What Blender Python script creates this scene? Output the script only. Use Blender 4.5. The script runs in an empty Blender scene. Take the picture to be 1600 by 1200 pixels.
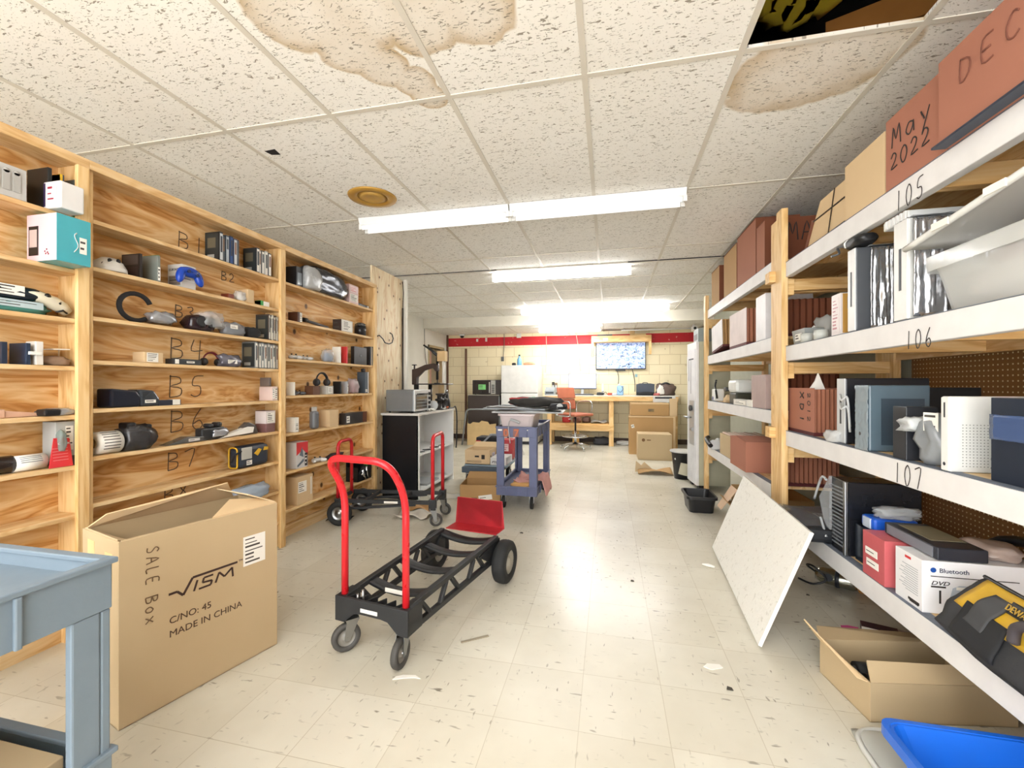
EM_NEAR, EM_SLIM, EM_FAR, EM_BEHIND, WORLD, EXPO = 0.5, 18.0, 42.0, 18.0, 4.8, 0.8
import bpy, bmesh, math, random
from mathutils import Vector, Matrix, noise
PI = math.pi
C = bpy.context.scene.collection
random.seed(7)
# ------------------------------------------------------------------ camera
FPX = 672.0; TH = math.atan2(151, FPX); CH = 1.2
cT, sT = math.cos(TH), math.sin(TH)
cd = bpy.data.cameras.new('camera'); cam = bpy.data.objects.new('camera', cd); C.objects.link(cam)
cam.location = (0, 0, CH); cam.rotation_euler = (PI/2, 0, TH)
cd.sensor_width = 36; cd.lens = FPX/1600*36; cd.shift_y = 0.0012; cd.clip_start = 0.02
bpy.context.scene.camera = cam
HZ = 602.0
def onX(px, py, X):           # point of the plane x = X seen at a pixel of the photograph
    u = (px-800)/FPX; z = X/(u*cT-sT)
    return Vector((X, z*(u*sT+cT), CH+(HZ-py)*z/FPX))
def onY(px, py, Y):
    u = (px-800)/FPX; z = Y/(u*sT+cT)
    return Vector((z*(u*cT-sT), Y, CH+(HZ-py)*z/FPX))
def onZ(px, py, Z):
    z = FPX*(CH-Z)/(py-HZ); u = (px-800)/FPX
    return Vector((z*(u*cT-sT), z*(u*sT+cT), Z))
# ------------------------------------------------------------------ materials
def rgb(h):
    h = h.lstrip('#'); o = []
    for i in (0, 2, 4):
        c = int(h[i:i+2], 16)/255
        o.append(c/12.92 if c <= .04045 else ((c+.055)/1.055)**2.4)
    return (*o, 1)
class NT:
    def __init__(s, name):
        s.m = bpy.data.materials.new(name); s.m.use_nodes = True
        s.t = s.m.node_tree; s.b = s.t.nodes['Principled BSDF']; s._co = None
    def n(s, typ, **kw):
        x = s.t.nodes.new(typ)
        for k, v in kw.items():
            if k.startswith('i_'):
                x.inputs[k[2:].replace('_', ' ')].default_value = v
            else: setattr(x, k, v)
        return x
    def l(s, a, b): s.t.links.new(a, b)
    def co(s):
        if not s._co: s._co = s.n('ShaderNodeTexCoord').outputs['Object']
        return s._co
    def mp(s, scale=(1,1,1), rot=(0,0,0), loc=(0,0,0)):
        x = s.n('ShaderNodeMapping'); x.inputs['Scale'].default_value = scale; x.inputs['Rotation'].default_value = rot
        x.inputs['Location'].default_value = loc
        s.l(s.co(), x.inputs['Vector']); return x.outputs[0]
    def noise(s, vec, scale, detail=3, rough=.5, dist=0):
        x = s.n('ShaderNodeTexNoise'); x.inputs['Scale'].default_value = scale; x.inputs['Detail'].default_value = detail
        x.inputs['Roughness'].default_value = rough; x.inputs['Distortion'].default_value = dist
        s.l(vec, x.inputs['Vector']); return x.outputs['Fac']
    def ramp(s, fac, stops, interp='LINEAR'):
        x = s.n('ShaderNodeValToRGB'); cr = x.color_ramp; cr.interpolation = interp
        while len(cr.elements) < len(stops): cr.elements.new(.5)
        for e, (p, c) in zip(cr.elements, stops):
            e.position = p; e.color = rgb(c) if isinstance(c, str) else (c, c, c, 1)
        s.l(fac, x.inputs[0]); return x.outputs[0]
    def math(s, op, a, b=None, clamp=False):
        x = s.n('ShaderNodeMath', operation=op, use_clamp=clamp)
        for i, v in enumerate((a, b)):
            if v is None: continue
            if isinstance(v, (int, float)): x.inputs[i].default_value = v
            else: s.l(v, x.inputs[i])
        return x.outputs[0]
    def mix(s, fac, a, b, mode='MIX'):
        x = s.n('ShaderNodeMix', data_type='RGBA', blend_type=mode)
        for k, v in ((0, fac), (6, a), (7, b)):
            if isinstance(v, str): x.inputs[k].default_value = rgb(v)
            elif isinstance(v, (int, float)): x.inputs[k].default_value = v
            else: s.l(v, x.inputs[k])
        return x.outputs[2]
    def base(s, c, rough=.5, metal=0, spec=.5):
        if isinstance(c, str): s.b.inputs['Base Color'].default_value = rgb(c)
        else: s.l(c, s.b.inputs['Base Color'])
        s.b.inputs['Roughness'].default_value = rough; s.b.inputs['Metallic'].default_value = metal
        s.b.inputs['Specular IOR Level'].default_value = spec
    def bump(s, h, strength=.3, dist=.01):
        x = s.n('ShaderNodeBump'); x.inputs['Strength'].default_value = strength; x.inputs['Distance'].default_value = dist
        s.l(h, x.inputs['Height']); s.l(x.outputs[0], s.b.inputs['Normal'])
_pc = {}
def P(c, rough=.5, metal=0, var=.12, spec=.5, bump=0, alpha=1, em=0, scale=9):
    """plain procedural material: a colour with faint noise wear"""
    key = (c, rough, metal, var, spec, bump, alpha, em)
    if key in _pc: return _pc[key]
    t = NT('surface_'+c.strip('#')+('_%d' % len(_pc)))
    if var:
        f = t.noise(t.mp(), scale, 4)
        t.base(t.mix(f, c, t.mix(var*2, c, '#000000')), rough, metal, spec)
        r = t.math('MULTIPLY_ADD', f, .15); t.t.nodes[-1].inputs[2].default_value = max(0, rough-.07)
        t.l(r, t.b.inputs['Roughness'])
    else: t.base(c, rough, metal, spec)
    if bump: t.bump(t.noise(t.mp(), 60, 4), bump, .004)
    if alpha < 1: t.b.inputs['Alpha'].default_value = alpha
    if em:
        t.b.inputs['Emission Color'].default_value = rgb(c); t.b.inputs['Emission Strength'].default_value = em
    _pc[key] = t.m; return t.m
def wood(name, lo, mid, hi, along=1, sc=1.0, contrast=1.0, rough=.55, knots=0):
    """knotty plywood / pine with long streaks along one axis"""
    t = NT(name); s = [4.2*sc, 4.2*sc, 4.2*sc]; s[along] = .8*sc
    a = t.noise(t.mp(tuple(s)), 1.6, 3, .55, 1.6)
    bands = t.math('FRACT', t.math('MULTIPLY', a, 4.2))
    bands = t.math('ABSOLUTE', t.math('SUBTRACT', bands, .5))
    s2 = [90, 90, 90]; s2[along] = 4
    fine = t.noise(t.mp(tuple(s2)), 1, 2)
    v = t.math('ADD', t.math('MULTIPLY', bands, .95*contrast), t.math('MULTIPLY', fine, .3))
    c = t.ramp(v, ((.08, lo), (.3, mid), (.62, hi)))
    if knots:
        kn = t.n('ShaderNodeTexVoronoi'); kn.inputs['Scale'].default_value = knots; kn.voronoi_dimensions = '2D'
        sp = t.n('ShaderNodeSeparateXYZ'); t.l(t.mp((1, 1, .8)), sp.inputs[0]); cb = t.n('ShaderNodeCombineXYZ'); t.l(sp.outputs[1], cb.inputs[0]); t.l(sp.outputs[2], cb.inputs[1])
        t.l(cb.outputs[0], kn.inputs['Vector']); d = kn.outputs['Distance']
        rings = t.math('MULTIPLY', t.math('ABSOLUTE', t.math('SINE', t.math('MULTIPLY', d, 60))), t.ramp(d, ((.06, .35), (.3, 0.0))))
        c = t.mix(rings, c, lo); c = t.mix(t.ramp(d, ((.04, 1.0), (.07, 0.0))), c, '#5A3818')
    t.base(c, rough, 0, .35)
    t.bump(fine, .12, .003)
    return t.m
PLY = wood('plywood_back', '#B47838', '#D8A566', '#EBC994')
PLYK = wood('plywood_back_knotty', '#B87C3C', '#E0AC68', '#F0CE98', knots=3.2)
PLYLIGHT = wood('plywood_pale', '#D9B484', '#F3E0BC', '#FBF0D8', along=2, sc=1.2, contrast=.5, knots=5.5)
PINE = wood('pine_board', '#CB9C62', '#E3C08C', '#F1DAB0', contrast=.55)
PINEV = wood('pine_upright', '#CF9E5C', '#EBC68C', '#F5DAA8', along=2, contrast=.5)
PINEX = wood('pine_cross', '#CE9A58', '#E8C083', '#F6DCAB', along=0, contrast=.5)
DARKPLY = wood('dark_plywood', '#8A4E16', '#B87430', '#CE9048')  # darker, redder plywood tone
def cardboard(name, c, d):
    t = NT(name); f = t.noise(t.mp(), 3, 4)
    s = t.noise(t.mp((1, 1, 120)), 2, 2)
    t.base(t.mix(t.math('MULTIPLY', f, .55), c, d), .75, 0, .2); t.bump(s, .08, .002)
    return t.m
CARD = cardboard('cardboard', '#C5AF8C', '#B29B76')
CARDD = cardboard('cardboard_dark', '#B99567', '#9B794C')  # darker brown board, the own colour of some cartons
CARDL = cardboard('cardboard_pale', '#DABF98', '#CBAC80')
RED = cardboard('redrope_paper', '#A9725A', '#8F5C46')
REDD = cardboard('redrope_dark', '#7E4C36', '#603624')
REDB = cardboard('redrope_bright', '#AE7661', '#9E6753')
WHITE = P('#F1F0EC', .45, var=.05); GREYW = P('#D5D6D4', .5); PAPER = P('#F6F3EA', .8, var=.04)
BLACK = P('#17181B', .42); BLACKM = P('#1D1D20', .8); DARK = P('#2A2D33', .45); RUBBER = P('#202122', .75)
NAVY = P('#1F2B40', .4); GREY = P('#8C9095', .45); LGREY = P('#B9BCBC', .45); CHROME = P('#D5D8DA', .18, 1, .05)
STEEL = P('#A9ACAE', .32, 1); REDP = P('#C9222B', .3, var=.14); REDC = P('#E0555A', .5)
INK = P('#2A2320', .7, var=0); INKS = P('#5B4A3C', .8, var=0); BROWN = P('#6B3F2A', .6); TAN = P('#D8B886', .7)
BLUEP = P('#1663C8', .35); TEAL = P('#56B7C4', .35); PINK = P('#F3CBD0', .45); GREEN = P('#2F9A3F', .45)
YEL = P('#E5B52B', .6); ORANGE = P('#CC6A3C', .6); SKIN = P('#E8B9A2', .8); REDX = P('#D93A3E', .45)
PLASTIC = P('#5F6B74', .55, var=.14, bump=.15); PLASTICB = P('#616889', .5, var=.14, bump=.1)
CLEARB = P('#DADCD6', .25, alpha=.55, var=0); FOIL = P('#C9CCD2', .22, .55, .3)
BAG = P('#E3E6E8', .15, alpha=.32, var=0); SMOKE = P('#9A9EA4', .2, alpha=.6, var=0)
WPAINT = P('#F1EEEC', .55, var=.1, bump=.1)
# ------------------------------------------------------------------ mesh builder
class M:
    def __init__(s): s.v = []; s.f = []; s.mi = []; s.sm = []
    def add(s, vs, fs, mi=0, smooth=False, mat=None):
        b = len(s.v)
        for p in vs:
            p = Vector(p); s.v.append(mat @ p if mat else p)
        for f in fs: s.f.append([b+i for i in f]); s.mi.append(mi); s.sm.append(smooth)
        return s
    def box(s, x0, x1, y0, y1, z0, z1, mi=0, mat=None, taper=1):
        x0, x1 = min(x0, x1), max(x0, x1); y0, y1 = min(y0, y1), max(y0, y1); z0, z1 = min(z0, z1), max(z0, z1)
        cx, cy = (x0+x1)/2, (y0+y1)/2
        vs = []
        for z, t in ((z0, taper), (z1, 1)):
            for x, y in ((x0, y0), (x1, y0), (x1, y1), (x0, y1)): vs.append((cx+(x-cx)*t, cy+(y-cy)*t, z))
        return s.add(vs, [(3,2,1,0), (4,5,6,7), (0,1,5,4), (1,2,6,5), (2,3,7,6), (3,0,4,7)], mi, False, mat)
    def bar(s, a, b, w, h=None, mi=0, up=(0,0,1)):
        """rectangular bar from a to b"""
        a, b = Vector(a), Vector(b); d = (b-a); L = d.length; d.normalize()
        up = Vector(up); x = d.cross(up)
        if x.length < 1e-3: x = d.cross(Vector((1,0,0)))
        x.normalize(); z = x.cross(d); h = h or w
        vs = [a+x*sx*w/2+z*sz*h/2+d*t for t in (0, L) for sx, sz in ((-1,-1),(1,-1),(1,1),(-1,1))]
        return s.add(vs, [(3,2,1,0), (4,5,6,7), (0,1,5,4), (1,2,6,5), (2,3,7,6), (3,0,4,7)], mi)
    def tube(s, pts, r, seg=10, mi=0, closed=False, caps=True, flat=1, ref=None):
        pts = [Vector(p) for p in pts]; n = len(pts); rs = r if isinstance(r, (list, tuple)) else [r]*n
        vs = []; nrm = Vector(ref) if ref else None
        for i, p in enumerate(pts):
            t = (pts[(i+1) % n]-pts[i-1]) if closed else (pts[min(i+1, n-1)]-pts[max(i-1, 0)])
            if t.length < 1e-9: t = Vector((0,0,1))
            t.normalize()
            if nrm is None: nrm = t.orthogonal()
            nrm = nrm-t*nrm.dot(t)
            if nrm.length < 1e-6: nrm = t.orthogonal()
            nrm.normalize(); bi = t.cross(nrm)
            for k in range(seg):
                a = 2*PI*k/seg; vs.append(p+(nrm*math.cos(a)*flat+bi*math.sin(a))*rs[i])
        fs = []
        for i in range(n if closed else n-1):
            j = (i+1) % n
            for k in range(seg):
                k2 = (k+1) % seg; fs.append((i*seg+k, i*seg+k2, j*seg+k2, j*seg+k))
        s.add(vs, fs, mi, True)
        if caps and not closed:
            b = len(s.v)-n*seg
            s.f.append([b+k for k in reversed(range(seg))]); s.f.append([b+(n-1)*seg+k for k in range(seg)])
            s.mi += [mi, mi]; s.sm += [False, False]
        return s
    def cyl(s, a, b, r, r2=None, seg=20, mi=0): return s.tube([a, b], [r, r if r2 is None else r2], seg, mi)
    def lathe(s, prof, c=(0,0,0), axis=2, seg=24, mi=0, closed=False, smooth=True):
        """revolve (radius, height) pairs about an axis through c"""
        c = Vector(c); vs = []
        for r, h in prof:
            for k in range(seg):
                a = 2*PI*k/seg; q = (r*math.cos(a), r*math.sin(a), h)
                if axis == 0: q = (q[2], q[0], q[1])
                elif axis == 1: q = (q[1], q[2], q[0])
                vs.append(c+Vector(q))
        fs = []; n = len(prof)
        for i in range(n if closed else n-1):
            j = (i+1) % n
            for k in range(seg):
                k2 = (k+1) % seg; fs.append((i*seg+k, i*seg+k2, j*seg+k2, j*seg+k))
        s.add(vs, fs, mi, smooth)
        if not closed:
            b = len(s.v)-n*seg
            for i, rev in ((0, True), (n-1, False)):
                if prof[i][0] > 1e-5:
                    ks = [b+i*seg+k for k in range(seg)]
                    s.f.append(ks[::-1] if rev else ks); s.mi.append(mi); s.sm.append(False)
        return s
    def prism(s, poly, a, b, axis=2, mi=0, mat=None):
        """extrude a 2-D polygon from a to b along an axis"""
        n = len(poly); vs = []
        for h in (a, b):
            for p, q in poly: vs.append({2: (p, q, h), 1: (p, h, q), 0: (h, p, q)}[axis])
        fs = [tuple(range(n))[::-1], tuple(range(n, 2*n))]+[(i, (i+1) % n, n+(i+1) % n, n+i) for i in range(n)]
        return s.add(vs, fs, mi, False, mat)
    def sheet(s, fn, nu, nv, mi=0, th=.003, smooth=True):
        """a thin curved sheet, thickness th"""
        g = [[Vector(fn(i/nu, j/nv)) for j in range(nv+1)] for i in range(nu+1)]
        def nrm(i, j):
            a = g[min(i+1, nu)][j]-g[max(i-1, 0)][j]; b = g[i][min(j+1, nv)]-g[i][max(j-1, 0)]
            n = a.cross(b); return n.normalized() if n.length > 1e-9 else Vector((0,0,1))
        W = nv+1; top = [g[i][j] for i in range(nu+1) for j in range(W)]
        bot = [g[i][j]-nrm(i, j)*th for i in range(nu+1) for j in range(W)]; N = len(top)
        fs = []
        for i in range(nu):
            for j in range(nv):
                q = (i*W+j, (i+1)*W+j, (i+1)*W+j+1, i*W+j+1); fs.append(q); fs.append(tuple(N+k for k in q[::-1]))
        ring = [i*W for i in range(nu+1)]+[nu*W+j for j in range(1, W)]+[i*W+nv for i in range(nu-1, -1, -1)]+[j for j in range(nv-1, 0, -1)]
        for a, b in zip(ring, ring[1:]+ring[:1]): fs.append((b, a, N+a, N+b))
        return s.add(top+bot, fs, mi, smooth)
    def blob(s, c, size, seed=0, amp=.25, freq=2.2, mi=0, sub=3, flat=True, smooth=True):
        """a crumpled, sagging lump (bag, cloth) sitting on its base"""
        bm = bmesh.new(); bmesh.ops.create_icosphere(bm, subdivisions=sub, radius=1)
        vs = []; o = Vector((seed*3.7, seed*1.3, seed*2.1))
        for v in bm.verts:
            p = v.co.copy(); q = Vector((max(-1, min(1, x*1.25)) for x in p))
            q *= 1+amp*(noise.noise(p*freq+o)+.5*noise.noise(p*freq*2.6+o))
            if flat and q.z < -.85: q.z = -.85
            vs.append(Vector(c)+Vector((q.x*size[0]/2, q.y*size[1]/2, q.z*size[2]/2+size[2]*.425*(1 if flat else 0))))
        fs = [[v.index for v in f.verts] for f in bm.faces]; bm.free()
        return s.add(vs, fs, mi, smooth)
    def build(s, name, mats, parent=None, bev=0, sub=0, loc=None, rotz=None):
        me = bpy.data.meshes.new(name); me.from_pydata(s.v, [], s.f); me.update()
        if not isinstance(mats, (list, tuple)): mats = [mats]
        for m in mats: me.materials.append(m)
        for p, i, q in zip(me.polygons, s.mi, s.sm): p.material_index = min(i, len(mats)-1); p.use_smooth = q
        bm = bmesh.new(); bm.from_mesh(me); bmesh.ops.recalc_face_normals(bm, faces=bm.faces); bm.to_mesh(me); bm.free()
        o = bpy.data.objects.new(name, me); C.objects.link(o)
        if parent: o.parent = parent
        if loc is not None: o.location = loc
        if rotz: o.rotation_euler = (0, 0, rotz)
        if bev:
            b = o.modifiers.new('bevel', 'BEVEL'); b.width = bev; b.segments = 2; b.limit_method = 'ANGLE'; b.angle_limit = .7
        if sub:
            b = o.modifiers.new('sub', 'SUBSURF'); b.levels = b.render_levels = sub
        return o
def thing(name, label, cat, loc=(0,0,0), rotz=0, group=None):
    o = bpy.data.objects.new(name, None); C.objects.link(o); o.empty_display_size = .1
    o.location = loc; o.rotation_euler = (0, 0, rotz); o['label'] = label; o['category'] = cat
    if group: o['group'] = group
    return o
def tag(o, label, cat, group=None, kind=None):
    o['label'] = label; o['category'] = cat
    if group: o['group'] = group
    if kind: o['kind'] = kind
    return o
def struct(o, label=None):
    o['kind'] = 'structure'
    if label: o['label'] = label
    return o
def copy_tree(o, parent=None):
    c = o.copy(); C.objects.link(c)
    if parent: c.parent = parent
    for ch in list(o.children): copy_tree(ch, c)
    return c
# ------------------------------------------------------------------ writing
def frame(origin, right, up):
    r = Vector(right).normalized(); u = Vector(up); u = (u-r*u.dot(r)).normalized(); n = r.cross(u)
    m = Matrix.Identity(4)
    for i, a in enumerate((r, u, n)):
        for k in range(3): m[k][i] = a[k]
    m.translation = Vector(origin); return m
def fillet(pts, r, n=6):
    pts = [Vector(p) for p in pts]; out = [pts[0]]
    for a, b, c in zip(pts, pts[1:], pts[2:]):
        u = (a-b); v = (c-b); k = min(r, u.length*.49, v.length*.49); p, q = b+u.normalized()*k, b+v.normalized()*k
        for i in range(n+1): t = i/n; out.append(p*(1-t)**2+b*2*t*(1-t)+q*t*t)
    return out+[pts[-1]]
def text(s, origin, right, up, size, mat, parent, name='printed_lettering', ext=.0006, align='LEFT', shear=0, sx=1, off=0):
    cu = bpy.data.curves.new('t', 'FONT'); cu.body = s; cu.size = size; cu.extrude = ext; cu.align_x = align; cu.shear = shear
    cu.offset = off; cu.resolution_u = 3
    to = bpy.data.objects.new('t', cu); C.objects.link(to)
    dg = bpy.context.evaluated_depsgraph_get(); dg.update()
    me = bpy.data.meshes.new_from_object(to.evaluated_get(dg)); bpy.data.objects.remove(to)
    if sx != 1: me.transform(Matrix.Diagonal((sx, 1, 1, 1)))
    me.transform(frame(origin, right, up)); me.materials.clear(); me.materials.append(mat); me.name = name
    o = bpy.data.objects.new(name, me); C.objects.link(o); o.parent = parent
    return o
def smooth(pts, n=5):
    P_ = [Vector(p) for p in pts]; out = []
    for i in range(len(P_)-1):
        a, b, c, d = P_[max(i-1, 0)], P_[i], P_[i+1], P_[min(i+2, len(P_)-1)]
        for k in range(n):
            u = k/n; out.append(.5*((2*b)+(c-a)*u+(2*a-5*b+4*c-d)*u*u+(3*b-a-3*c+d)*u**3))
    out.append(P_[-1]); return out
ST = {'0': [[(.5,1),(.2,.8),(.1,.4),(.3,.02),(.6,.05),(.85,.45),(.75,.85),(.5,1)]], '1': [[(.5,1),(.45,0)]],
 '2': [[(.1,.75),(.4,1),(.75,.8),(.6,.45),(.1,.05),(.9,.1)]], '3': [[(.1,.9),(.6,1),(.7,.75),(.35,.55),(.75,.35),(.6,.05),(.1,.05)]],
 '4': [[(.3,1),(.1,.45),(.9,.5)],[(.75,1),(.65,0)]], '5': [[(.95,1),(.35,.95),(.2,.55),(.7,.5),(.75,.15),(.4,0),(.1,.1)]],
 '6': [[(.7,1),(.3,.6),(.15,.2),(.5,0),(.8,.2),(.6,.45),(.2,.3)]], '7': [[(.05,.9),(.85,1),(.4,0)]],
 '8': [[(.75,.9),(.4,1),(.3,.7),(.7,.35),(.5,0),(.15,.2),(.6,.6),(.75,.9)]],
 'B': [[(.15,1),(.1,0)],[(.1,.95),(.7,.9),(.75,.65),(.15,.5),(.8,.4),(.75,.08),(.1,0)]],
 'S': [[(.8,.85),(.5,1),(.2,.75),(.7,.4),(.6,.08),(.1,.1)]], 'A': [[(.05,0),(.45,1),(.85,0)],[(.2,.4),(.7,.4)]],
 'C': [[(.8,.85),(.5,1),(.15,.6),(.2,.15),(.5,0),(.8,.15)]], 'L': [[(.25,1),(.2,.05),(.75,.05)]], 'E': [[(.8,1),(.2,.95),(.15,.05),(.8,0)],[(.15,.5),(.65,.5)]],
 'o': [[(.45,.6),(.1,.35),(.3,.02),(.7,.1),(.75,.45),(.45,.6)]], 'x': [[(.1,.6),(.8,0)],[(.8,.6),(.1,0)]],
 'M': [[(.05,0),(.2,1),(.45,.35),(.75,1),(.9,0)]], 'a': [[(.75,.5),(.35,.6),(.1,.25),(.4,.02),(.7,.3),(.75,.55),(.8,.02)]],
 'y': [[(.1,.6),(.4,.15)],[(.8,.6),(.2,-.45)]], 'Y': [[(.1,1),(.45,.5),(.8,1)],[(.45,.5),(.4,0)]], 'D': [[(.15,1),(.15,0),(.7,.2),(.75,.75),(.15,1)]],
 'X': [[(.1,1),(.8,0)],[(.85,1),(.05,0)]], 'R': [[(.1,0),(.15,1),(.7,.85),(.65,.55),(.15,.5),(.75,0)]], ' ': []}
def hand(s, origin, right, up, size, mat, parent, r=.0035, name='handwriting', asp=.62, gap=.25):
    """marker strokes: thin flat ribbons lying on a surface"""
    m = M(); F = frame(origin, right, up); x = 0; n = F.col[2].xyz
    for ch in s:
        for st in ST[ch]:
            pts = smooth([(a, b, 0) for a, b in st], 3) if len(st) > 2 else [(*st[0], 0), (*st[1], 0)]
            m.tube([F @ Vector(((p[0]*asp+x)*size, p[1]*size, .001)) for p in pts], r, 6, flat=.25, ref=n)
        x += asp+gap*asp
    return m.build(name, mat, parent)
def sticker(origin, right, up, w, h, parent, bars=4, bg=None, fg=None, name='label_sticker', th=.0012):
    """a paper label with printed bars; origin is its lower-left corner"""
    F = frame(origin, right, up); m = M(); m.box(0, w, 0, h, 0, th, 0, F)
    rnd = random.Random(int(abs(w*h)*1e7)+bars)
    for i in range(bars):
        y = h*(1-(i+.9)/(bars+.6)); hh = h/(bars+1)*.55
        m.box(w*.08, w*(.45+.45*rnd.random()), y, y+hh*(.35+.65*rnd.random()), th, th+.0004, 1, F)
    return m.build(name, [bg or PAPER, fg or P('#4A4642', .8, var=0)], parent)
# ================================================================== THE ROOM
ZC = 2.516; XL, XR, YB, Y0 = -2.53, 1.76, 9.25, -2.6
XL2, YJ, YS, ZC2 = -3.59, 4.78, 7.95, 2.335
# ---- floor
t = NT('vinyl_tile_floor'); v = t.mp((1,1,1), loc=(.1025,.02,0))
br = t.n('ShaderNodeTexBrick'); br.offset = 0; br.squash = 1
for k, x in (('Scale', 1), ('Mortar Size', .0014), ('Mortar Smooth', .3), ('Brick Width', .305), ('Row Height', .305), ('Bias', 0)): br.inputs[k].default_value = x
t.l(v, br.inputs['Vector']); br.inputs['Color1'].default_value = rgb('#E3DFD0'); br.inputs['Color2'].default_value = rgb('#DAD5C4'); br.inputs['Mortar'].default_value = rgb('#C4BCA8')
big = t.noise(t.mp(), 1.1, 5, .6); c = t.mix(t.ramp(big, ((.38, 0.0), (.72, .5))), br.outputs['Color'], '#B5AC98')
s1 = t.noise(t.mp((14, 55, 1), rot=(0,0,.25)), 1, 2); s2 = t.noise(t.mp((60, 16, 1), rot=(0,0,.3)), 1, 2); s3 = t.noise(t.mp(), 2.3, 3)
sc = t.math('MULTIPLY', t.math('MAXIMUM', t.ramp(s1, ((.655, 0.0), (.72, 1.0))), t.ramp(s2, ((.67, 0.0), (.73, 1.0)))), t.ramp(s3, ((.4, .15), (.62, .8))))
c = t.mix(sc, c, '#6A6152'); t.base(c, .3, 0, .5)
t.b.inputs['Roughness'].default_value = .27; t.bump(t.math('MULTIPLY', br.outputs['Fac'], -1), .05, .002)
FLOOR = t.m
m = M(); m.box(XL2-.3, XR+.3, Y0, YB+.2, -.06, 0); struct(m.build('floor', FLOOR))
# ---- ceiling tiles with fissures and water stains
def ceiling_mat(name, stains):
    t = NT(name)
    w1 = t.noise(t.mp((40, 105, 1)), 1, 2, .5, .8); w2 = t.noise(t.mp((36, 110, 1), loc=(7, 3, 0), rot=(0,0,.5)), 1, 2, .5, .8)
    g1 = t.ramp(w1, ((.65, 0.0), (.675, 1.0))); g2 = t.ramp(w2, ((.65, 0.0), (.675, 1.0)))
    pin = t.noise(t.mp(), 160, 1); g = t.math('MAXIMUM', t.math('MAXIMUM', g1, g2), t.math('MULTIPLY', t.ramp(pin, ((.7, 0.0), (.74, 1.0))), .6))
    big = t.noise(t.mp(), .9, 3); c = t.ramp(big, ((.3, '#F4F0E7'), (.7, '#F8F6F0')))
    if stains:
        sep = t.n('ShaderNodeSeparateXYZ'); t.l(t.co(), sep.inputs[0])
        nz = t.noise(t.mp(), 2.6, 4, .6); best = None
        for sx, sy, r in stains:
            d = t.math('SQRT', t.math('ADD', t.math('POWER', t.math('SUBTRACT', sep.outputs[0], sx), 2), t.math('POWER', t.math('SUBTRACT', sep.outputs[1], sy), 2)))
            d = t.math('DIVIDE', d, r); best = d if best is None else t.math('MINIMUM', best, d)
        d = t.math('ADD', best, t.math('MULTIPLY', t.math('SUBTRACT', nz, .5), 1.0))
        blot = t.noise(t.mp(), 6, 4)
        f = t.ramp(d, ((.0, .3), (.65, .42), (.93, .9), (1.0, 0.0)))
        f = t.math('MULTIPLY', f, t.ramp(blot, ((.3, .55), (.7, 1.0))))
        c = t.mix(f, c, '#B99A66')
    c = t.mix(t.math('MULTIPLY', g, .85), c, '#8A8070'); t.base(c, .9, 0, .15)
    t.bump(t.math('MULTIPLY', g, -1), .5, .006); return t.m
stain = []
for px, py, r in ((470, 20, .2), (545, 70, .16), (600, 105, .12), (650, 128, .1), (672, 150, .09), (735, 15, .17), (655, 40, .16), (560, 5, .22), (1240, 120, .26), (1290, 105, .26), (1340, 85, .22)):
    q = onZ(px, py, ZC); stain.append((q.x, q.y, r))
CEIL = ceiling_mat('mineral_fibre_tile', stain); CEILP = ceiling_mat('mineral_fibre_plain', [])
HX0, HX1, HY0, HY1 = .515, 1.115, .63, 1.85
m = M()
m.box(XL2-.2, HX0, Y0, YJ, ZC, ZC+.02); m.box(HX1, XR+.2, Y0, YJ, ZC, ZC+.02)
m.box(HX0, HX1, Y0, HY0, ZC, ZC+.02); m.box(HX0, HX1, HY1, YJ, ZC, ZC+.02); m.box(XL2-.2, XR+.2, YJ, YS, ZC, ZC+.02)
m.box(XL2-.2, XR+.2, YS+.001, YB+.1, ZC2, ZC2+.02)
struct(m.build('ceiling', CEIL))
TEE = P('#DDD6C8', .5, var=.05)
m = M()
gx = [.51+.61*k for k in range(-6, 3)]
for x in gx:
    m.box(x-.012, x+.012, Y0, YJ, ZC-.004, ZC+.0)
    m.box(x-.012, x+.012, YJ, YS, ZC-.004, ZC)
    m.box(x-.012, x+.012, YS, YB, ZC2-.004, ZC2)
for k in range(-3, 3): m.box(XL2, XR, 1.85+1.22*k-.012, 1.85+1.22*k+.012, ZC-.0038, ZC)
for k in range(1, 5): m.box(XL2, XR, YJ+.61*k-.012, YJ+.61*k+.012, ZC-.0038, ZC)
m.box(XL2, XR, YJ-.03, YJ+.005, ZC-.012, ZC)
struct(m.build('trim_ceiling_grid', TEE))
m = M(); m.box(XL2, -1.25, YJ-.045, YJ-.03, ZC-.006, ZC); m.box(.2, XR, YJ-.05, YJ-.03, ZC-.006, ZC); struct(m.build('trim_ceiling_gap', BLACKM))
m = M(); m.box(XL2, XR, YS-.012, YS+.012, ZC2-.012, ZC); struct(m.build('wall_soffit', P('#E3DCCB', .8, var=.08)))
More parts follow.
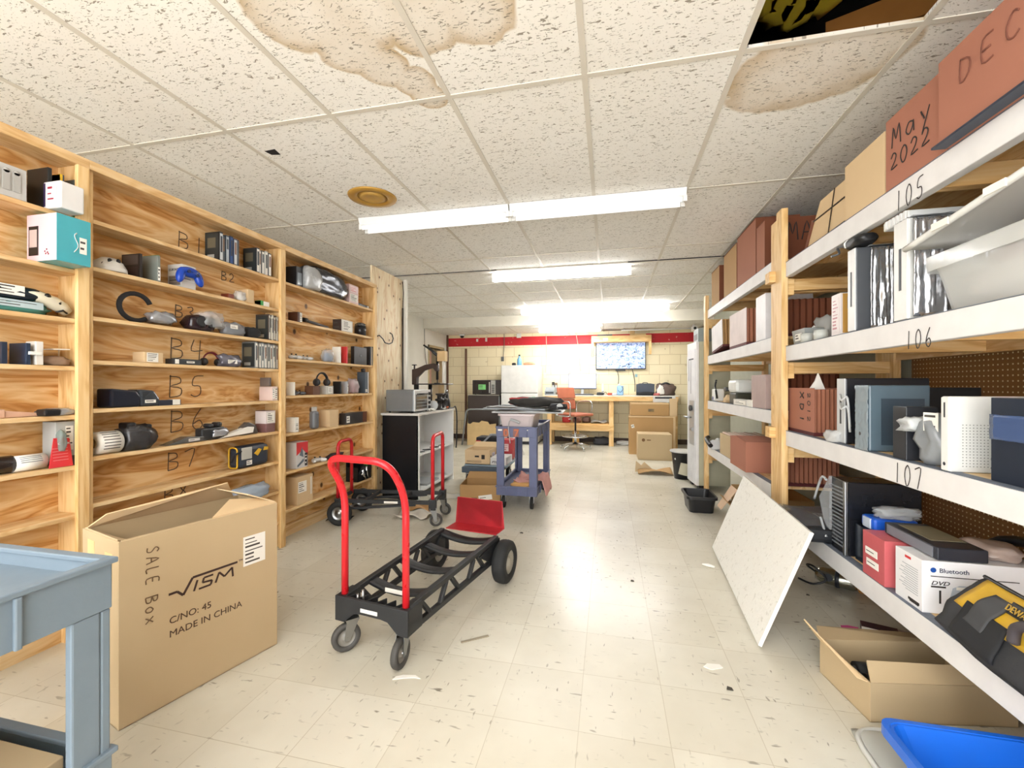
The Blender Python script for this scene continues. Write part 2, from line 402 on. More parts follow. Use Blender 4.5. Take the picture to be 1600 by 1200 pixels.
# plenum above the missing tile
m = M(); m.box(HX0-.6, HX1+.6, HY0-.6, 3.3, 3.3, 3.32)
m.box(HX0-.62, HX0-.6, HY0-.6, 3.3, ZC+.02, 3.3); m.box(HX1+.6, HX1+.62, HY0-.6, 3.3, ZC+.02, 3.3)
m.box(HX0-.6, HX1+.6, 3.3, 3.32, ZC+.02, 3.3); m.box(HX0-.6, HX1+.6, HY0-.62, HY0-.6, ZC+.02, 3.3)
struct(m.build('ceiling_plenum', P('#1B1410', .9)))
q0 = onZ(1290, 62, 2.95); q1 = onZ(1475, -8, 2.95); m = M(); m.bar(q0, q1, .05, .14); struct(m.build('ceiling_joists', P('#B0722E', .8)))
m = M()
for i, (px, py) in enumerate(((1225, 12), (1250, 18), (1265, 2), (1212, -8), (1290, -5), (1420, 4))):
    q = onZ(px, py, 3.02); m.blob((q.x, q.y, q.z), (.16, .26, .14), i, .3)
tag(m.build('ceiling_insulation', P('#D9BA2A', .95)), 'yellow insulation seen inside the hole of the missing ceiling tile', 'insulation', kind='stuff')
# ---- walls
WCREAM = P('#EFE6CF', .8, var=.05); WWHITE = P('#F1EEE4', .7, var=.04)
DY0, DY1, DZ = 8.22, 9.02, 1.98
m = M(); m.box(XL2-.1, XL2, Y0, DY0, 0, ZC); m.box(XL2-.1, XL2, DY1, YB, 0, ZC); m.box(XL2-.1, XL2, DY0, DY1, DZ, ZC)
struct(m.build('wall_left', WWHITE))
t = NT('painted_block_wall')
br = t.n('ShaderNodeTexBrick'); br.offset = .5
for k, x in (('Scale', 1), ('Mortar Size', .006), ('Mortar Smooth', .4), ('Brick Width', .406), ('Row Height', .203)): br.inputs[k].default_value = x
sep = t.n('ShaderNodeSeparateXYZ'); t.l(t.co(), sep.inputs[0]); cmb = t.n('ShaderNodeCombineXYZ'); t.l(sep.outputs[0], cmb.inputs[0]); t.l(sep.outputs[2], cmb.inputs[1]); t.l(cmb.outputs[0], br.inputs['Vector'])
br.inputs['Color1'].default_value = rgb('#F3E6C2'); br.inputs['Color2'].default_value = rgb('#F0E0B8'); br.inputs['Mortar'].default_value = rgb('#D2BE92')
spot = t.noise(t.mp(), 9, 2); c = t.mix(t.ramp(spot, ((.7, 0.0), (.76, .5))), br.outputs['Color'], '#A98B58')
band = t.math('MULTIPLY', t.math('GREATER_THAN', sep.outputs[2], 2.075), t.math('LESS_THAN', sep.outputs[2], 2.265))
wear = t.ramp(t.noise(t.mp(), 14, 4), ((.68, 0.0), (.74, .7)))
c = t.mix(band, c, t.mix(wear, '#C8202A', '#E9C9B0')); t.base(c, .55, 0, .4); t.bump(t.math('MULTIPLY', br.outputs['Fac'], -1), .3, .01)
m = M(); m.box(XL2-.1, XR+.1, YB, YB+.1, 0, ZC); struct(m.build('wall_back', t.m))
m = M(); m.box(XL2, XR, YB-.012, YB, 0, .1); struct(m.build('baseboard_back', P('#4A3A30', .6)))
t = NT('brown_pegboard'); vo = t.n('ShaderNodeTexVoronoi'); vo.inputs['Randomness'].default_value = 0; vo.inputs['Scale'].default_value = 1/.0254
sp = t.n('ShaderNodeSeparateXYZ'); t.l(t.co(), sp.inputs[0]); cb = t.n('ShaderNodeCombineXYZ'); t.l(sp.outputs[1], cb.inputs[0]); t.l(sp.outputs[2], cb.inputs[1])
vo.voronoi_dimensions = '2D'; t.l(cb.outputs[0], vo.inputs['Vector']); hole = t.ramp(vo.outputs['Distance'], ((.14, 1.0), (.17, 0.0)))
t.base(t.mix(hole, t.mix(t.noise(t.mp(), 4), '#7A5428', '#94693A'), '#E2CFA4'), .55)
m = M(); m.box(XR, XR+.1, Y0, 3.02, 0, ZC+.02); struct(m.build('wall_right', t.m))
m = M(); m.box(XR, XR+.1, 3.02, YB, 0, ZC+.02); struct(m.build('wall_right_far', P('#A3A392', .7, var=.08)))
# doorway in the far left wall: frame, door ajar
m = M()
for y in (DY0, DY1): m.box(XL2-.1, XL2+.015, y-.05, y+.0, 0, DZ+.05)
m.box(XL2-.1, XL2+.015, DY0-.05, DY1, DZ, DZ+.05); struct(m.build('door_frame', P('#C9B58C', .6)))
d = M(); d.box(-.04, 0, 0, .62, 0, DZ-.01); do = d.build('door_1', P('#E7B7A4', .6), loc=(XL2-.06, DY0+.02, .005), rotz=.25); struct(do)
m = M(); m.tube([(.002, .56, .98), (.04, .56, .98), (.04, .47, .98)], .009); struct(m.build('door_handle', STEEL, do))
m = M(); m.box(XL2-.6, XL2-.58, DY0-.1, DY1+.1, 0, DZ+.1); m.box(XL2-.6, XL2-.1, DY0-.12, DY0-.1, 0, DZ+.1); m.box(XL2-.6, XL2-.1, DY1+.1, DY1+.12, 0, DZ+.1); m.box(XL2-.6, XL2-.1, DY0-.1, DY1+.1, DZ+.1, DZ+.12); struct(m.build('wall_beyond_door', P('#D9C9A8', .8)))  # tan wall beyond; sides and top added to block world light
m = M(); m.box(XL2, XL2+.09, YJ+1.7, YJ+1.8, 0, ZC); struct(m.build('trim_corner_post', WWHITE))
m = M(); m.box(XL2, XL2+.03, YB-.06, YB, 0, ZC2); struct(m.build('trim_corner_strip', P('#6A4A36', .7)))
# ------------------------------------------------------------------ lights
def fixture(cx, y, L, label, em, z=ZC, col='#FFFFFF', w=.105, hang=0.0):
    r = thing('fluorescent_fixture', label, 'ceiling light', (cx, y, z-hang-.004))
    m = M(); m.prism([(-w/2-.02, 0), (w/2+.02, 0), (w/2, -.045), (-w/2, -.045)], -L/2+.004, L/2-.004, axis=0); m.build('housing', WHITE, r)
    for s in (-1, 1):
        m = M(); m.cyl((-L/2+.03, s*w*.42, -.068), (L/2-.03, s*w*.42, -.068), .016, seg=14)
        k = NT('lamp_glow'); k.base('#FFFFFF', .3); k.b.inputs['Emission Color'].default_value = rgb(col); k.b.inputs['Emission Strength'].default_value = em
        m.build('fluorescent_tube', k.m, r)
        for e in (-1, 1):
            m = M(); m.box(e*L/2-(.022 if e > 0 else 0), e*L/2+(.022 if e < 0 else 0), s*w*.42-.012, s*w*.42+.012, -.085, -.044); m.build('lamp_socket', WHITE, r)
    return r
fixture(-1.315, 3.1, 1.215, 'white twin tube ceiling light, left of the two joined end to end in front', EM_NEAR)
fixture(-.098, 3.1, 1.215, 'white twin tube ceiling light, right of the two joined end to end in front', EM_NEAR)
fixture(-.55, 4.93, 1.6, 'slim white tube light on the ceiling just beyond the dark ceiling joint', EM_SLIM, w=.05)
fixture(.35, 7.35, 1.22, 'bright white ceiling light before the soffit, right of the two', EM_FAR)
fixture(-.88, 7.35, 1.22, 'bright white ceiling light before the soffit, left of the two', EM_FAR)
fixture(-.75, 8.45, 1.22, 'glaring ceiling light beyond the soffit above the fridge and desk', EM_FAR, z=ZC2)
for x in (-1.75, -.1):
    for y in (-.35, -1.9): fixture(x, y, 1.215, 'white twin tube ceiling light behind the viewer', EM_BEHIND)['group'] = 'ceiling lights behind the viewer'
m = M(); m.cyl((.25, 8.9, 2.3), (1.7, 8.9, 2.3), .012); m.cyl((.3, 8.9, 2.3), (.3, 8.9, ZC2+.005), .008); m.cyl((1.6, 8.9, 2.3), (1.6, 8.9, ZC2+.005), .008)
tag(m.build('hanging_conduit', WHITE), 'thin white conduit under the ceiling above the wall screen', 'pipe')
w = bpy.data.worlds.new('world'); bpy.context.scene.world = w; w.use_nodes = True
w.node_tree.nodes['Background'].inputs[0].default_value = (.98, .99, 1, 1); w.node_tree.nodes['Background'].inputs[1].default_value = WORLD
vs = bpy.context.scene.view_settings
vs.view_transform = 'Standard'; vs.look = 'None'; vs.gamma = 1; vs.use_curve_mapping = False; vs.exposure = EXPO
# round brass ceiling vent, and a small hole
q = onZ(582, 308, ZC)
r = thing('ceiling_speaker', 'round brass coloured speaker disc flush in the ceiling tile', 'ceiling speaker', (q.x, q.y, ZC-.001))
BRASS = P('#C79A45', .4, .3)
m = M(); m.lathe([(.165, 0), (.16, -.008), (.12, -.012), (.108, -.006), (.1, 0)], seg=40); m.build('rim', BRASS, r)
m = M(); m.lathe([(.1, -.002), (.06, -.014), (.052, -.009), (.0001, -.016)], seg=40); m.build('grille', P('#D0A552', .5, .2), r)
q = onZ(425, 238, ZC); m = M(); m.prism([(-.03, -.02), (.04, -.025), (.03, .03), (-.02, .02)], -.001, .001)
tag(m.build('tile_hole', BLACKM, loc=(q.x, q.y, ZC-.0012)), 'small ragged dark hole broken in a ceiling tile above the shelves marked B', 'hole')
cy = bpy.context.scene.cycles
cy.max_bounces = 5; cy.diffuse_bounces = 3; cy.glossy_bounces = 2; cy.transmission_bounces = 2; cy.transparent_max_bounces = 8
cy.caustics_reflective = False; cy.caustics_refractive = False; cy.sample_clamp_indirect = 6; cy.use_adaptive_sampling = True; cy.adaptive_threshold = .03
# ================================================================== LEFT WALL SHELVING
XF, XBK = -2.37, -2.51          # front edge and back panel of the shallow shelves
SHT = .02
BAYS = [(.22, 1.52, [1.965, 1.727, 1.503, 1.286, 1.065, .835, .61, .33]),
        (1.52, 2.76, [1.983, 1.76, 1.525, 1.318, 1.088, .862, .641, .424, .19]),
        (2.76, 4.06, [1.979, 1.696, 1.403, 1.12, .832, .544, .256])]
BL = ['tall wooden wall shelf nearest the viewer, with no letters on its back panel',
      'tall wooden wall shelf with back panel hand lettered B1 to B8',
      'tall wooden wall shelf farthest along the left wall, with knotty unlettered back panel']
TOPZ = 2.235
for (y0, y1, zs), lab, first in zip(BAYS, BL, (1, 0, 0)):
    r = thing('wooden_shelf', lab, 'shelf', (XF, y0, 0), group='wooden wall shelves')
    L = y1-y0; D = XF-XBK
    m = M(); m.box(-D-.012, -D, .003, L-.003, .02, TOPZ); m.build('back_panel', PLYK if lab is BL[2] else PLY, r)
    for z in zs:
        m = M(); m.box(-D, 0, .024, L-.024, z-SHT, z); m.build('shelf_board', PINE, r, bev=.002)
    m = M(); m.box(-D, .0, .024, L-.024, TOPZ-.02, TOPZ+.0); m.box(.0, .018, .0, L, TOPZ-.03, TOPZ+.012); m.build('top_board', PINE, r, bev=.002)
    m = M(); m.box(-D, 0, L-.024, L-.003, 0, TOPZ); m.build('side_panel', PINEV, r)
    m = M(); m.box(0, .02, L-.048, L-.002, 0, TOPZ-.0305); m.build('upright_strip', PINEV, r, bev=.002)
    m = M(); m.box(-D, -D+.02, .024, L-.024, 0, .09); m.build('toe_board', PINE, r)
    if first:
        m = M(); m.box(-D, 0, .003, .024, 0, TOPZ); m.build('side_panel', PINEV, r)
    else:
        m = M(); m.box(-D, 0, .003, .024, 0, TOPZ); m.build('side_panel', PINEV, r)
    if lab is BL[1]:
        for s, px, py, h in (('B1', 277, 386, .1), ('B2', 345, 437, .06), ('B3', 272, 495, .075), ('B4', 264, 560, .125), ('B5', 262, 621, .13), ('B6', 264, 676, .13), ('B7', 260, 736, .105), ('B8', 255, 786, .085)):
            q = onX(px, py, XBK); hand(s, (-D+.001, q.y-y0, q.z), (0,1,0), (0,0,1), h, INKS, r, .0032, asp=.75, gap=.35)
        m = M()
        for k in range(7):
            for a, b in ((.03, .05+.04*((k*37) % 5)/5),): m.box(-D, -D+.001, a, a+b, .46+k*.022, .466+k*.022+.006*(k % 2))
        m.build('printed_stamp', INKS, r)
# plywood partition after the shelves, its hook and pole
m = M(); m.box(-2.44, -2.42, 4.075, 4.76, 0, 2.46); o = m.build('plywood_panel', PLYLIGHT)
tag(o, 'tall pale knotty plywood sheet standing at the far end of the wooden wall shelves', 'plywood sheet')
pts = [(-2.42, 4.16, 1.72), (-2.40, 4.19, 1.735), (-2.385, 4.24, 1.70), (-2.385, 4.28, 1.665), (-2.385, 4.37, 1.66), (-2.385, 4.44, 1.68), (-2.385, 4.465, 1.73), (-2.385, 4.44, 1.775), (-2.385, 4.39, 1.785)]
m = M(); m.tube(pts, .006); tag(m.build('wall_hook', BLACK), 'bent black metal hook fixed to the pale plywood sheet', 'hook')
m = M(); m.cyl((-2.405, 4.735, 0), (-2.405, 4.735, 2.12), .009, mi=0); m.tube([(-2.405, 4.735, 2.12), (-2.40, 4.745, 2.3), (-2.405, 4.735, 2.44)], .004)
tag(m.build('corner_pole', P('#3A332E', .6)), 'thin dark pole with a wire at its top along the edge of the plywood sheet', 'pole')
m = M(); m.box(-2.41, -2.37, 4.765, 4.80, 0, 2.47); struct(m.build('trim_plywood_edge', WWHITE))

# ------------------------------------------------------------------ helpers for things on the shelves
def near(px, X): return onX(px, 600, X).y
def onshelf(bay, i): return BAYS[bay][2][i]+.0008
def LB(name, label, cat, px0, px1, pytop, z, mats, d=.11, xf=XF-.008, group=None, bev=.002, h=None, mi=None, yback=False):
    """upright box on a left shelf, from its far-left outline px0 to its right outline px1, top at pytop"""
    ya = near(px0, xf-d); yb = near(px1, xf)
    if yb-ya < .015: yb = ya+.015
    hh = h or onX((px0+px1)/2, pytop, xf).z-z
    o = thing(name, label, cat, (xf, ya, z), group=group)
    m = M(); m.box(-d, 0, 0, yb-ya, 0, hh); m.build(mi or 'box_body', mats, o, bev=bev)
    o['_'] = 0; del o['_']
    return o, d, yb-ya, hh
def frontlabel(o, w, h, fx=.1, fz=.2, fw=.8, fh=.5, bars=4, bg=None, fg=None): return sticker((.0005, w*fx, h*fz), (0,1,0), (0,0,1), w*fw, h*fh, o, bars, bg, fg)
def sidelabel(o, d, h, fx=.1, fz=.2, fw=.8, fh=.5, bars=4, bg=None, fg=None): return sticker((-d+d*fx, -.0005, h*fz), (1,0,0), (0,0,1), d*fw, h*fh, o, bars, bg, fg)
CASEC = [P(c, .3, var=.06) for c in ('#1E2326', '#2C3A3E', '#3C4650', '#20304C', '#26304A', '#4A3A48')]
def cases(px0, px1, pytop, z, n, label, group, pale=False, d=.112, xf=XF-.01, cols=None, h=None):
    """a row of game cases standing spine out"""
    y0 = near(px0, xf); y1 = near(px1, xf); t = (y1-y0)/n
    hh = h or (onX((px0+px1)/2, pytop, xf).z-z)
    for k in range(n):
        col = (cols or CASEC)[k % len(cols or CASEC)]
        hk = hh*(1-.02*((k*5) % 3))
        o = thing('game_case', label, 'game case', (xf-.004*((k*7) % 4), y0+k*t, z), group=group)
        m = M(); m.box(-d, 0, .0006, t-.0006, 0, hk); m.build('case_shell', col, o, bev=.001)
        m = M(); m.box(0, .0006, t*.12, t*.88, hk*.04, hk*.95); m.box(.0006, .001, t*.25, t*.75, hk*(.3+.1*(k % 3)), hk*.86, 1)
        m.build('spine_label', [P('#E9E6DC', .5, var=.03) if pale else P(('#C9CDD0', '#55606A', '#AEB6BE', '#2E4F86')[k % 4], .4, var=.03), P(('#3A3F48', '#8A6A5A', '#555B60')[k % 3], .6, var=.03)], o)
        if k == 0:
            m = M(); m.box(-d+.006, -.008, -.0004, .0004, hk*.05, hk*.95, 0); m.box(-d+.02, -.03, -.0007, -.0002, hk*.45, hk*.8, 1); m.box(-d+.02, -.04, -.0007, -.0002, hk*.1, hk*.22, 2)
            m.build('cover_sheet', [P('#30383A', .3), P('#6F6A58', .4), P('#B9BDBA', .4)], o)
def clearbag(name, label, cat, c, size, seed, mat=None, inner=None, amp=.3):
    o = thing(name, label, cat, c)
    if inner:
        m = M(); m.blob((0, 0, .001), [s*.72 for s in size], seed+5, .12); m.build('contents', inner, o)
    m = M(); m.blob((0, 0, 0), size, seed, amp, 2.6); m.build('plastic_bag', mat or BAG, o)
    return o
def cable(name, label, pts, r, mat, cat='cable'):
    m = M(); m.tube(smooth(pts), r, 7); return tag(m.build(name, mat), label, cat)
def SP(px, z, xi=.06):         # a point on a left shelf: pixel column, shelf height, inset behind the front edge
    return (XF-xi, near(px, XF-xi), z)
def headset(label, c, rz, R, band, cup, tilt=0, squash=1.0, mic=False):
    o = thing('headset', label, 'headset', c, rz)
    T = Matrix.Rotation(tilt, 4, 'X')
    m = M(); pts = [T @ Vector((0, R*math.cos(a), R*.55+R*squash*math.sin(a))) for a in [PI*k/16-.0 for k in range(17)]]
    m.tube(pts, R*.085, 8, flat=1.8); m.build('headband', band, o)
    for s in (-1, 1):
        m = M(); p = Vector((0, s*R*.95, R*.5)); m.lathe([(.001, -.014), (R*.3, -.014), (R*.42, -.01), (R*.45, 0), (R*.4, .01), (R*.2, .012), (.001, .012)], (0, s*R*.9, R*.48), 1, 18)
        m.build('ear_cup', cup, o)
    if mic:
        m = M(); m.tube(smooth([(0, R*.9, R*.45), (.05, R*.7, R*.2), (.08, R*.4, R*.12)]), .004); m.build('microphone', BLACK, o)
    return o
def gamepad(label, c, rz, s, mat, stick=None, tilt=0):
    o = thing('game_controller', label, 'game controller', c, rz)
    bm = M()
    def ell(c, r, ang):
        ca2, sa2 = math.cos(ang), math.sin(ang)
        def f(u, v):
            a = 2*PI*u; t_ = PI*v; x, y, z = r[0]*math.cos(a)*math.sin(t_), r[1]*math.sin(a)*math.sin(t_), r[2]*math.cos(t_)
            return ((c[0]+x*ca2-y*sa2)*s, (c[1]+x*sa2+y*ca2)*s, (c[2]+z)*s)
        bm.sheet(f, 20, 10, th=.0004)
    ell((0, .06, .17), (.42, .2, .14), 0); ell((-.36, -.1, .15), (.15, .33, .145), -.32); ell((.36, -.1, .15), (.15, .33, .145), .32); bm.build('controller_body', mat, o)
    for x, y in ((-.2, .02), (.14, -.07)):
        k = M(); k.cyl((x*s, y*s, .32*s), (x*s, y*s, .4*s), .05*s, .065*s, 12); k.build('thumb_stick', stick or BLACK, o)
    k = M()
    for a in range(4): k.lathe([(.0001, .025*s), (.024*s, .018*s), (.028*s, 0)], (.27*s+.06*s*math.cos(a*PI/2), .06*s+.06*s*math.sin(a*PI/2), .29*s), 2, 8)
    k.build('face_buttons', GREY, o)
    if tilt: o.rotation_euler = (tilt, 0, rz)
    return o
# ================================================================== THINGS ON THE LEFT SHELVES
# ---- nearest bay (no letters)
z = onshelf(0, 0)
o, d, w, h = LB('game_box', 'large pale grey embossed game box on the top shelf of the nearest wooden shelf', 'game box', -75, 42, 246, z, P('#C9C7C2', .5), .13, XF-.005)
for k in range(4): m = M(); m.box(.0, .004, w*.08+k*w*.21, w*.08+k*w*.21+w*.15, h*.2, h*.8); m.lathe([(w*.07, 0), (w*.065, .004), (.001, .004)], (0, w*.155+k*w*.21, h*.8), 0, 16); m.build('embossed_arch', P('#B9B6B0', .5), o)
LB('game_case', 'black game case with amber picture, left of the yellow-spined case on the top shelf', 'game case', 42, 63, 252, z, [P('#232526', .3)], .125, XF-.006)
o, d, w, h = LB('game_case', 'game case with a yellow spine on the top shelf of the nearest wooden shelf', 'game case', 62, 82, 263, z, P('#4A5056', .3), .125, XF-.006)
m = M(); m.box(-d, .0008, 0, w*.5, h*.35, h*1.0); m.build('spine_band', YEL, o)
o, d, w, h = LB('game_case', 'dark game case with a green base band, beside the small white box', 'game case', 84, 104, 272, z, P('#3B4443', .3), .125, XF-.006)
m = M(); m.box(-d, .0008, -.0008, w+.0008, 0, h*.09); m.build('green_band', GREEN, o); frontlabel(o, w, h, .1, .2, .5, .3, 3)
o = thing('small_box', 'small white box with red script at the corner of the nearest top shelf', 'box', (XF+.05, 1.378, z))
m = M(); m.box(-.08, .02, 0, .088, 0, .118); m.build('box_body', P('#F2EFEC', .4), o, bev=.006)
sticker((-.055, -.0005, .02), (1,0,0), (0,0,1), .055, .085, o, 3, P('#F8F3F0', .5), P('#A82A40', .5)); m = M(); m.box(-.076, -.066, -.001, 0, .01, .11); m.build('purple_edge', P('#3A2A55', .5), o)
z = onshelf(0, 1)
o = thing('gift_box', 'large pink and teal shrink-wrapped box jutting from the nearest bay', 'box', (XF+.105, 1.345, z))
m = M(); m.box(-.17, 0, 0, .122, 0, .2); m.box(-.1705, -.001, -.0008, .0006, .001, .1995, 1); m.build('box_body', [P('#4FB2BF', .2), P('#F3CDD3', .3)], o, bev=.001)
m = M(); F = frame((-.158, -.0008, .025), (1,0,0), (0,0,1)); m.box(0, .055, 0, .125, 0, .0015, 0, F); m.box(.006, .049, .035, .11, .0015, .0025, 1, F); m.build('printed_phone', [BLACK, P('#C8B5B0', .3)], o)
m = M()
for i, (a, b) in enumerate(((.09, .03), (.1, .035), (.085, .04), (.105, .028), (.095, .048))): m.lathe([(.004, -.0006), (.001, -.0012)], (-.15+a, -.001, b), 1, 8)
m.build('printed_dots', P('#A0344E', .5), o)
sticker((.0006, .08, .05), (0,1,0), (0,0,1), .026, .07, o, 2)
m = M(); m.tube(smooth([(.001, .06, .05), (.001, .075, .08), (.001, .062, .12), (.001, .07, .135)]), .004, 6, flat=.3); m.build('printed_swirl', WHITE, o)
z = onshelf(0, 2)
q = SP(30, z, .07); o = clearbag('bagged_part', 'teal plastic packet lying under a black and white packet on the third shelf', 'packet', (q[0], q[1]-.06, z), (.1, .28, .055), 3, P('#4C8E84', .25, alpha=.9, var=.1), None, .15)
sticker((.052, -.05, .02), (0,1,0), (0,0,1), .16, .03, o, 2, P('#C9DCE0', .2))
o = clearbag('bagged_part', 'black and white bagged part on top of the teal packet', 'packet', (q[0], q[1]-.06, z+.056), (.1, .27, .06), 4, P('#1F2A33', .2), None, .16)
sticker((.05, -.08, .012), (0,1,0), (0,0,1), .13, .042, o, 3); m = M(); m.tube(smooth([(.05, -.15, .02), (.06, -.1, .06), (.05, -.05, .05)]), .006); m.build('cord', P('#AEB4B8', .3), o)
q = SP(73, z, .04); o = thing('light_gun', 'cream curved toy light gun at the right end of the third shelf, nearest bay', 'toy gun', q)
m = M(); m.tube([(0, -.07, .085), (0, -.03, .078), (0, .02, .062), (0, .055, .045), (0, .075, .026)], [.018, .026, .03, .026, .02], 12); m.build('gun_shell', P('#E4DCC4', .4), o)
m = M(); m.lathe([(.012, 0), (.001, .004)], (.024, -.01, .085), 0, 12); m.lathe([(.009, 0), (.001, .004)], (.026, .03, .06), 0, 12); m.tube([(.02, .02, .02), (.03, .04, .03), (.02, .06, .02)], .004); m.build('trigger_detail', BLACK, o)
z = onshelf(0, 3)
LB('small_box', 'dark blue box cut by the left edge of the fourth shelf, nearest bay', 'box', -25, 12, 533, z, NAVY, .1)
LB('small_box', 'navy box beside the upright white box on the fourth shelf, nearest bay', 'box', 14, 46, 535, z, P('#27364E', .4), .1)
o, d, w, h = LB('small_box', 'upright white box with a paper slip on its front, fourth shelf of the nearest bay', 'box', 40, 68, 533, z, P('#EFEBE2', .5), .06)
m = M(); m.box(.0005, .012, -.025, w*.55, h*.42, h*.55); m.build('paper_slip', PAPER, o)
q = SP(82, z, .07); o = clearbag('bagged_part', 'clear brown bag with a white card, right on the nearest bay fourth shelf', 'packet', q, (.08, .1, .045), 9, P('#A98A72', .3, alpha=.75, var=.1), PAPER)
m = M(); m.box(-.04, .03, -.01, .05, .072, .077, 0, Matrix.Rotation(.05, 4, 'X')); m.box(-.034, -.03, .04, .044, 0, .073); m.build('price_card', PAPER, o)
z = onshelf(0, 4)
q = SP(30, z, .085); o = thing('flat_packet', 'flat peach coloured packet along the fifth shelf of the nearest bay', 'packet', (q[0], q[1]-.17, z))
m = M(); m.box(-.05, .05, 0, .1, 0, .035); m.prism([(.1, 0), (.1, .03), (.27, .006), (.27, 0)], -.045, .045, axis=0); m.build('packet_body', P('#E2B79C', .6), o, bev=.006); sticker((-.02, .03, .036), (0,1,0), (-1,0,0), .05, .03, o, 2)
q = SP(87, z, .03); o = thing('wrapped_device', 'silver and black wrapped gadget at the right end of the fifth shelf, nearest bay', 'gadget', q)
m = M(); m.blob((0, 0, 0), (.07, .11, .035), 12, .2); m.build('foil_wrap', FOIL, o); m = M(); m.box(-.02, .04, -.06, .0, 0, .03); m.build('gadget_body', BLACK, o, bev=.008)
z = onshelf(0, 5)
o, d, w, h = LB('blister_box', 'tall grey blister box behind a red card, sixth shelf of the nearest bay', 'box', 66, 117, 656, z, P('#C3C6C4', .25, alpha=.95), .08, XF-.024, h=.2)
frontlabel(o, w, h, .5, .35, .4, .55, 6); m = M(); m.box(.0003, .001, 0, w, 0, h*.22); m.build('dark_base_print', P('#5A6066', .4), o); sticker((.001, w*.3, h*.06), (0,1,0), (0,0,1), w*.3, h*.1, o, 1); m = M(); m.blob((-.0, w*.22, h*.35), (.05, w*.4, h*.5), 14, .2); m.build('clear_window', P('#8FA09A', .2, alpha=.7, var=.1), o)
ya = near(78, XF); o = thing('red_card', 'bright red printed card leaning in front of the grey blister box', 'card', (XF-.004, ya, z+.001))
m = M(); m.prism([(0, 0), (.085, 0), (.08, .125), (.025, .13)], -.004, .001, axis=0, mat=Matrix.Rotation(-.12, 4, 'Y')); m.build('card_sheet', P('#E2383E', .45), o)
text('CERAMIC', (.0005, .03, .1), (0,1,0), (-.12,0,1), .011, WHITE, o, 'printed_title'); m = M()
for k in range(5): m.box(.001-.0145*0, .0016, .015, .07, .03+.013*k, .032+.013*k, 0, Matrix.Rotation(-.12, 4, 'Y'))
m.build('printed_lines', P('#F0A0A0', .5), o)
q = SP(-9, z, .06); o = thing('lens_bottle', 'dark glossy bottle lying at the left edge of the sixth shelf, nearest bay', 'bottle', (q[0], q[1], z))
m = M(); m.lathe([(.001, -.09), (.03, -.085), (.036, -.03), (.036, .05), (.02, .075), (.001, .076)], (0, 0, .036), 1, 18); m.build('bottle_body', P('#2B2220', .15), o)
q = SP(44, z, .05); o = thing('paper_roll', 'white labelled roll lying beside the dark bottle, sixth shelf of the nearest bay', 'roll', (q[0], q[1], z))
m = M(); m.lathe([(.012, -.05), (.034, -.05), (.034, .05), (.012, .05)], (0, 0, .034), 1, 20); m.build('roll_body', PAPER, o); m = M()
for k in range(4):
    a = .2+.25*k; m.box(.034*math.cos(a)-.001, .034*math.cos(a)+.0015, -.04, .03, .034+.034*math.sin(a)-.002, .034+.034*math.sin(a)+.001)
m.build('printed_lines', GREY, o)
cable('cable_bundle', 'short black cable lying between the white roll and the red card', [SP(64, z+.016, .03), SP(70, z+.035, .04), SP(76, z+.018, .03), SP(80, z+.014, .06)], .008, BLACK)
z = onshelf(0, 6)
m = M(); m.sheet(lambda u, v: (XF-.13+.125*v, .3+.9*u, z+.003+.004*abs(math.sin(9*u+3*v))), 20, 4, th=.001); tag(m.build('paper_sheet', P('#EEE2DA', .4)), 'crumpled whitish paper sheet lying along the seventh shelf of the nearest bay', 'paper')
# ---- bay lettered B1 to B8
z = onshelf(1, 0)
cases(343, 376, 368, z, 6, 'dark plastic game case in the row of six right of the hand written B1', 'game cases beside B1')
cases(401, 424, 391, z, 5, 'pale spined game case in the row at the right end of the shelf marked B1', 'game cases at the right end of B1', True, cols=[P('#30343A', .3), P('#C9C8C2', .4)])
m = M(); m.blob((XF-.06, near(433, XF-.06), z), (.06, .07, .018), 21, .2); tag(m.build('black_pouch', BLACKM), 'small flat black pouch beside the pale cases on the B1 shelf', 'pouch')
z = onshelf(1, 1)
q = SP(170, z, .06); o = thing('controller_shell', 'white rounded shell with black holes at the left end of the shelf under B1', 'plastic shell', q)
m = M(); m.lathe([(.001, .075), (.03, .07), (.055, .05), (.07, .02), (.072, 0)], (0, 0, 0), 2, 24); m.build('shell', P('#E9E6DF', .35), o)
m = M()
for a, zz in ((-.5, .05), (.1, .055), (.6, .035), (-.9, .03)): m.lathe([(.011, 0), (.001, .003)], (.058*math.cos(a)*.95, .058*math.sin(a), zz), 0, 12)
m.build('button_holes', BLACK, o)
o, d, w, h = LB('game_case', 'black game case facing out with a green spine edge, alone on the shelf under B1', 'game case', 190, 220, 392, z, P('#2B2422', .3), .12, XF-.008)
m = M(); m.box(-.11, -.01, -.0006, 0, h*.55, h*.95, 0); m.box(-.11, -.01, -.0006, 0, h*.05, h*.45, 1); m.build('cover_sheet', [P('#5A504C', .3), P('#3A2E2C', .3)], o)
o, d, w, h = LB('game_case', 'clear game case with white labels standing against the black green-edged case', 'game case', 219, 234, 393, z, P('#8E958F', .25), .12, XF-.008); frontlabel(o, w, h, .1, .05, .8, .5, 3); m = M(); m.box(-.1, .0006, .001, w*.6, h-.001, h+.001); m.build('green_edge', GREEN, o)
o, d, w, h = LB('carton_box', 'white printed carton standing behind the blue game controller', 'box', 262, 306, 412, z, P('#E6E2DA', .5), .1)
text('LUKWORE', (-.09, -.0006, h*.72), (1,0,0), (0,0,1), .02, INK, o); frontlabel(o, w, h, .1, .3, .8, .5, 4); sidelabel(o, d, h, .1, .1, .8, .4, 3, P('#8B7D70', .6))
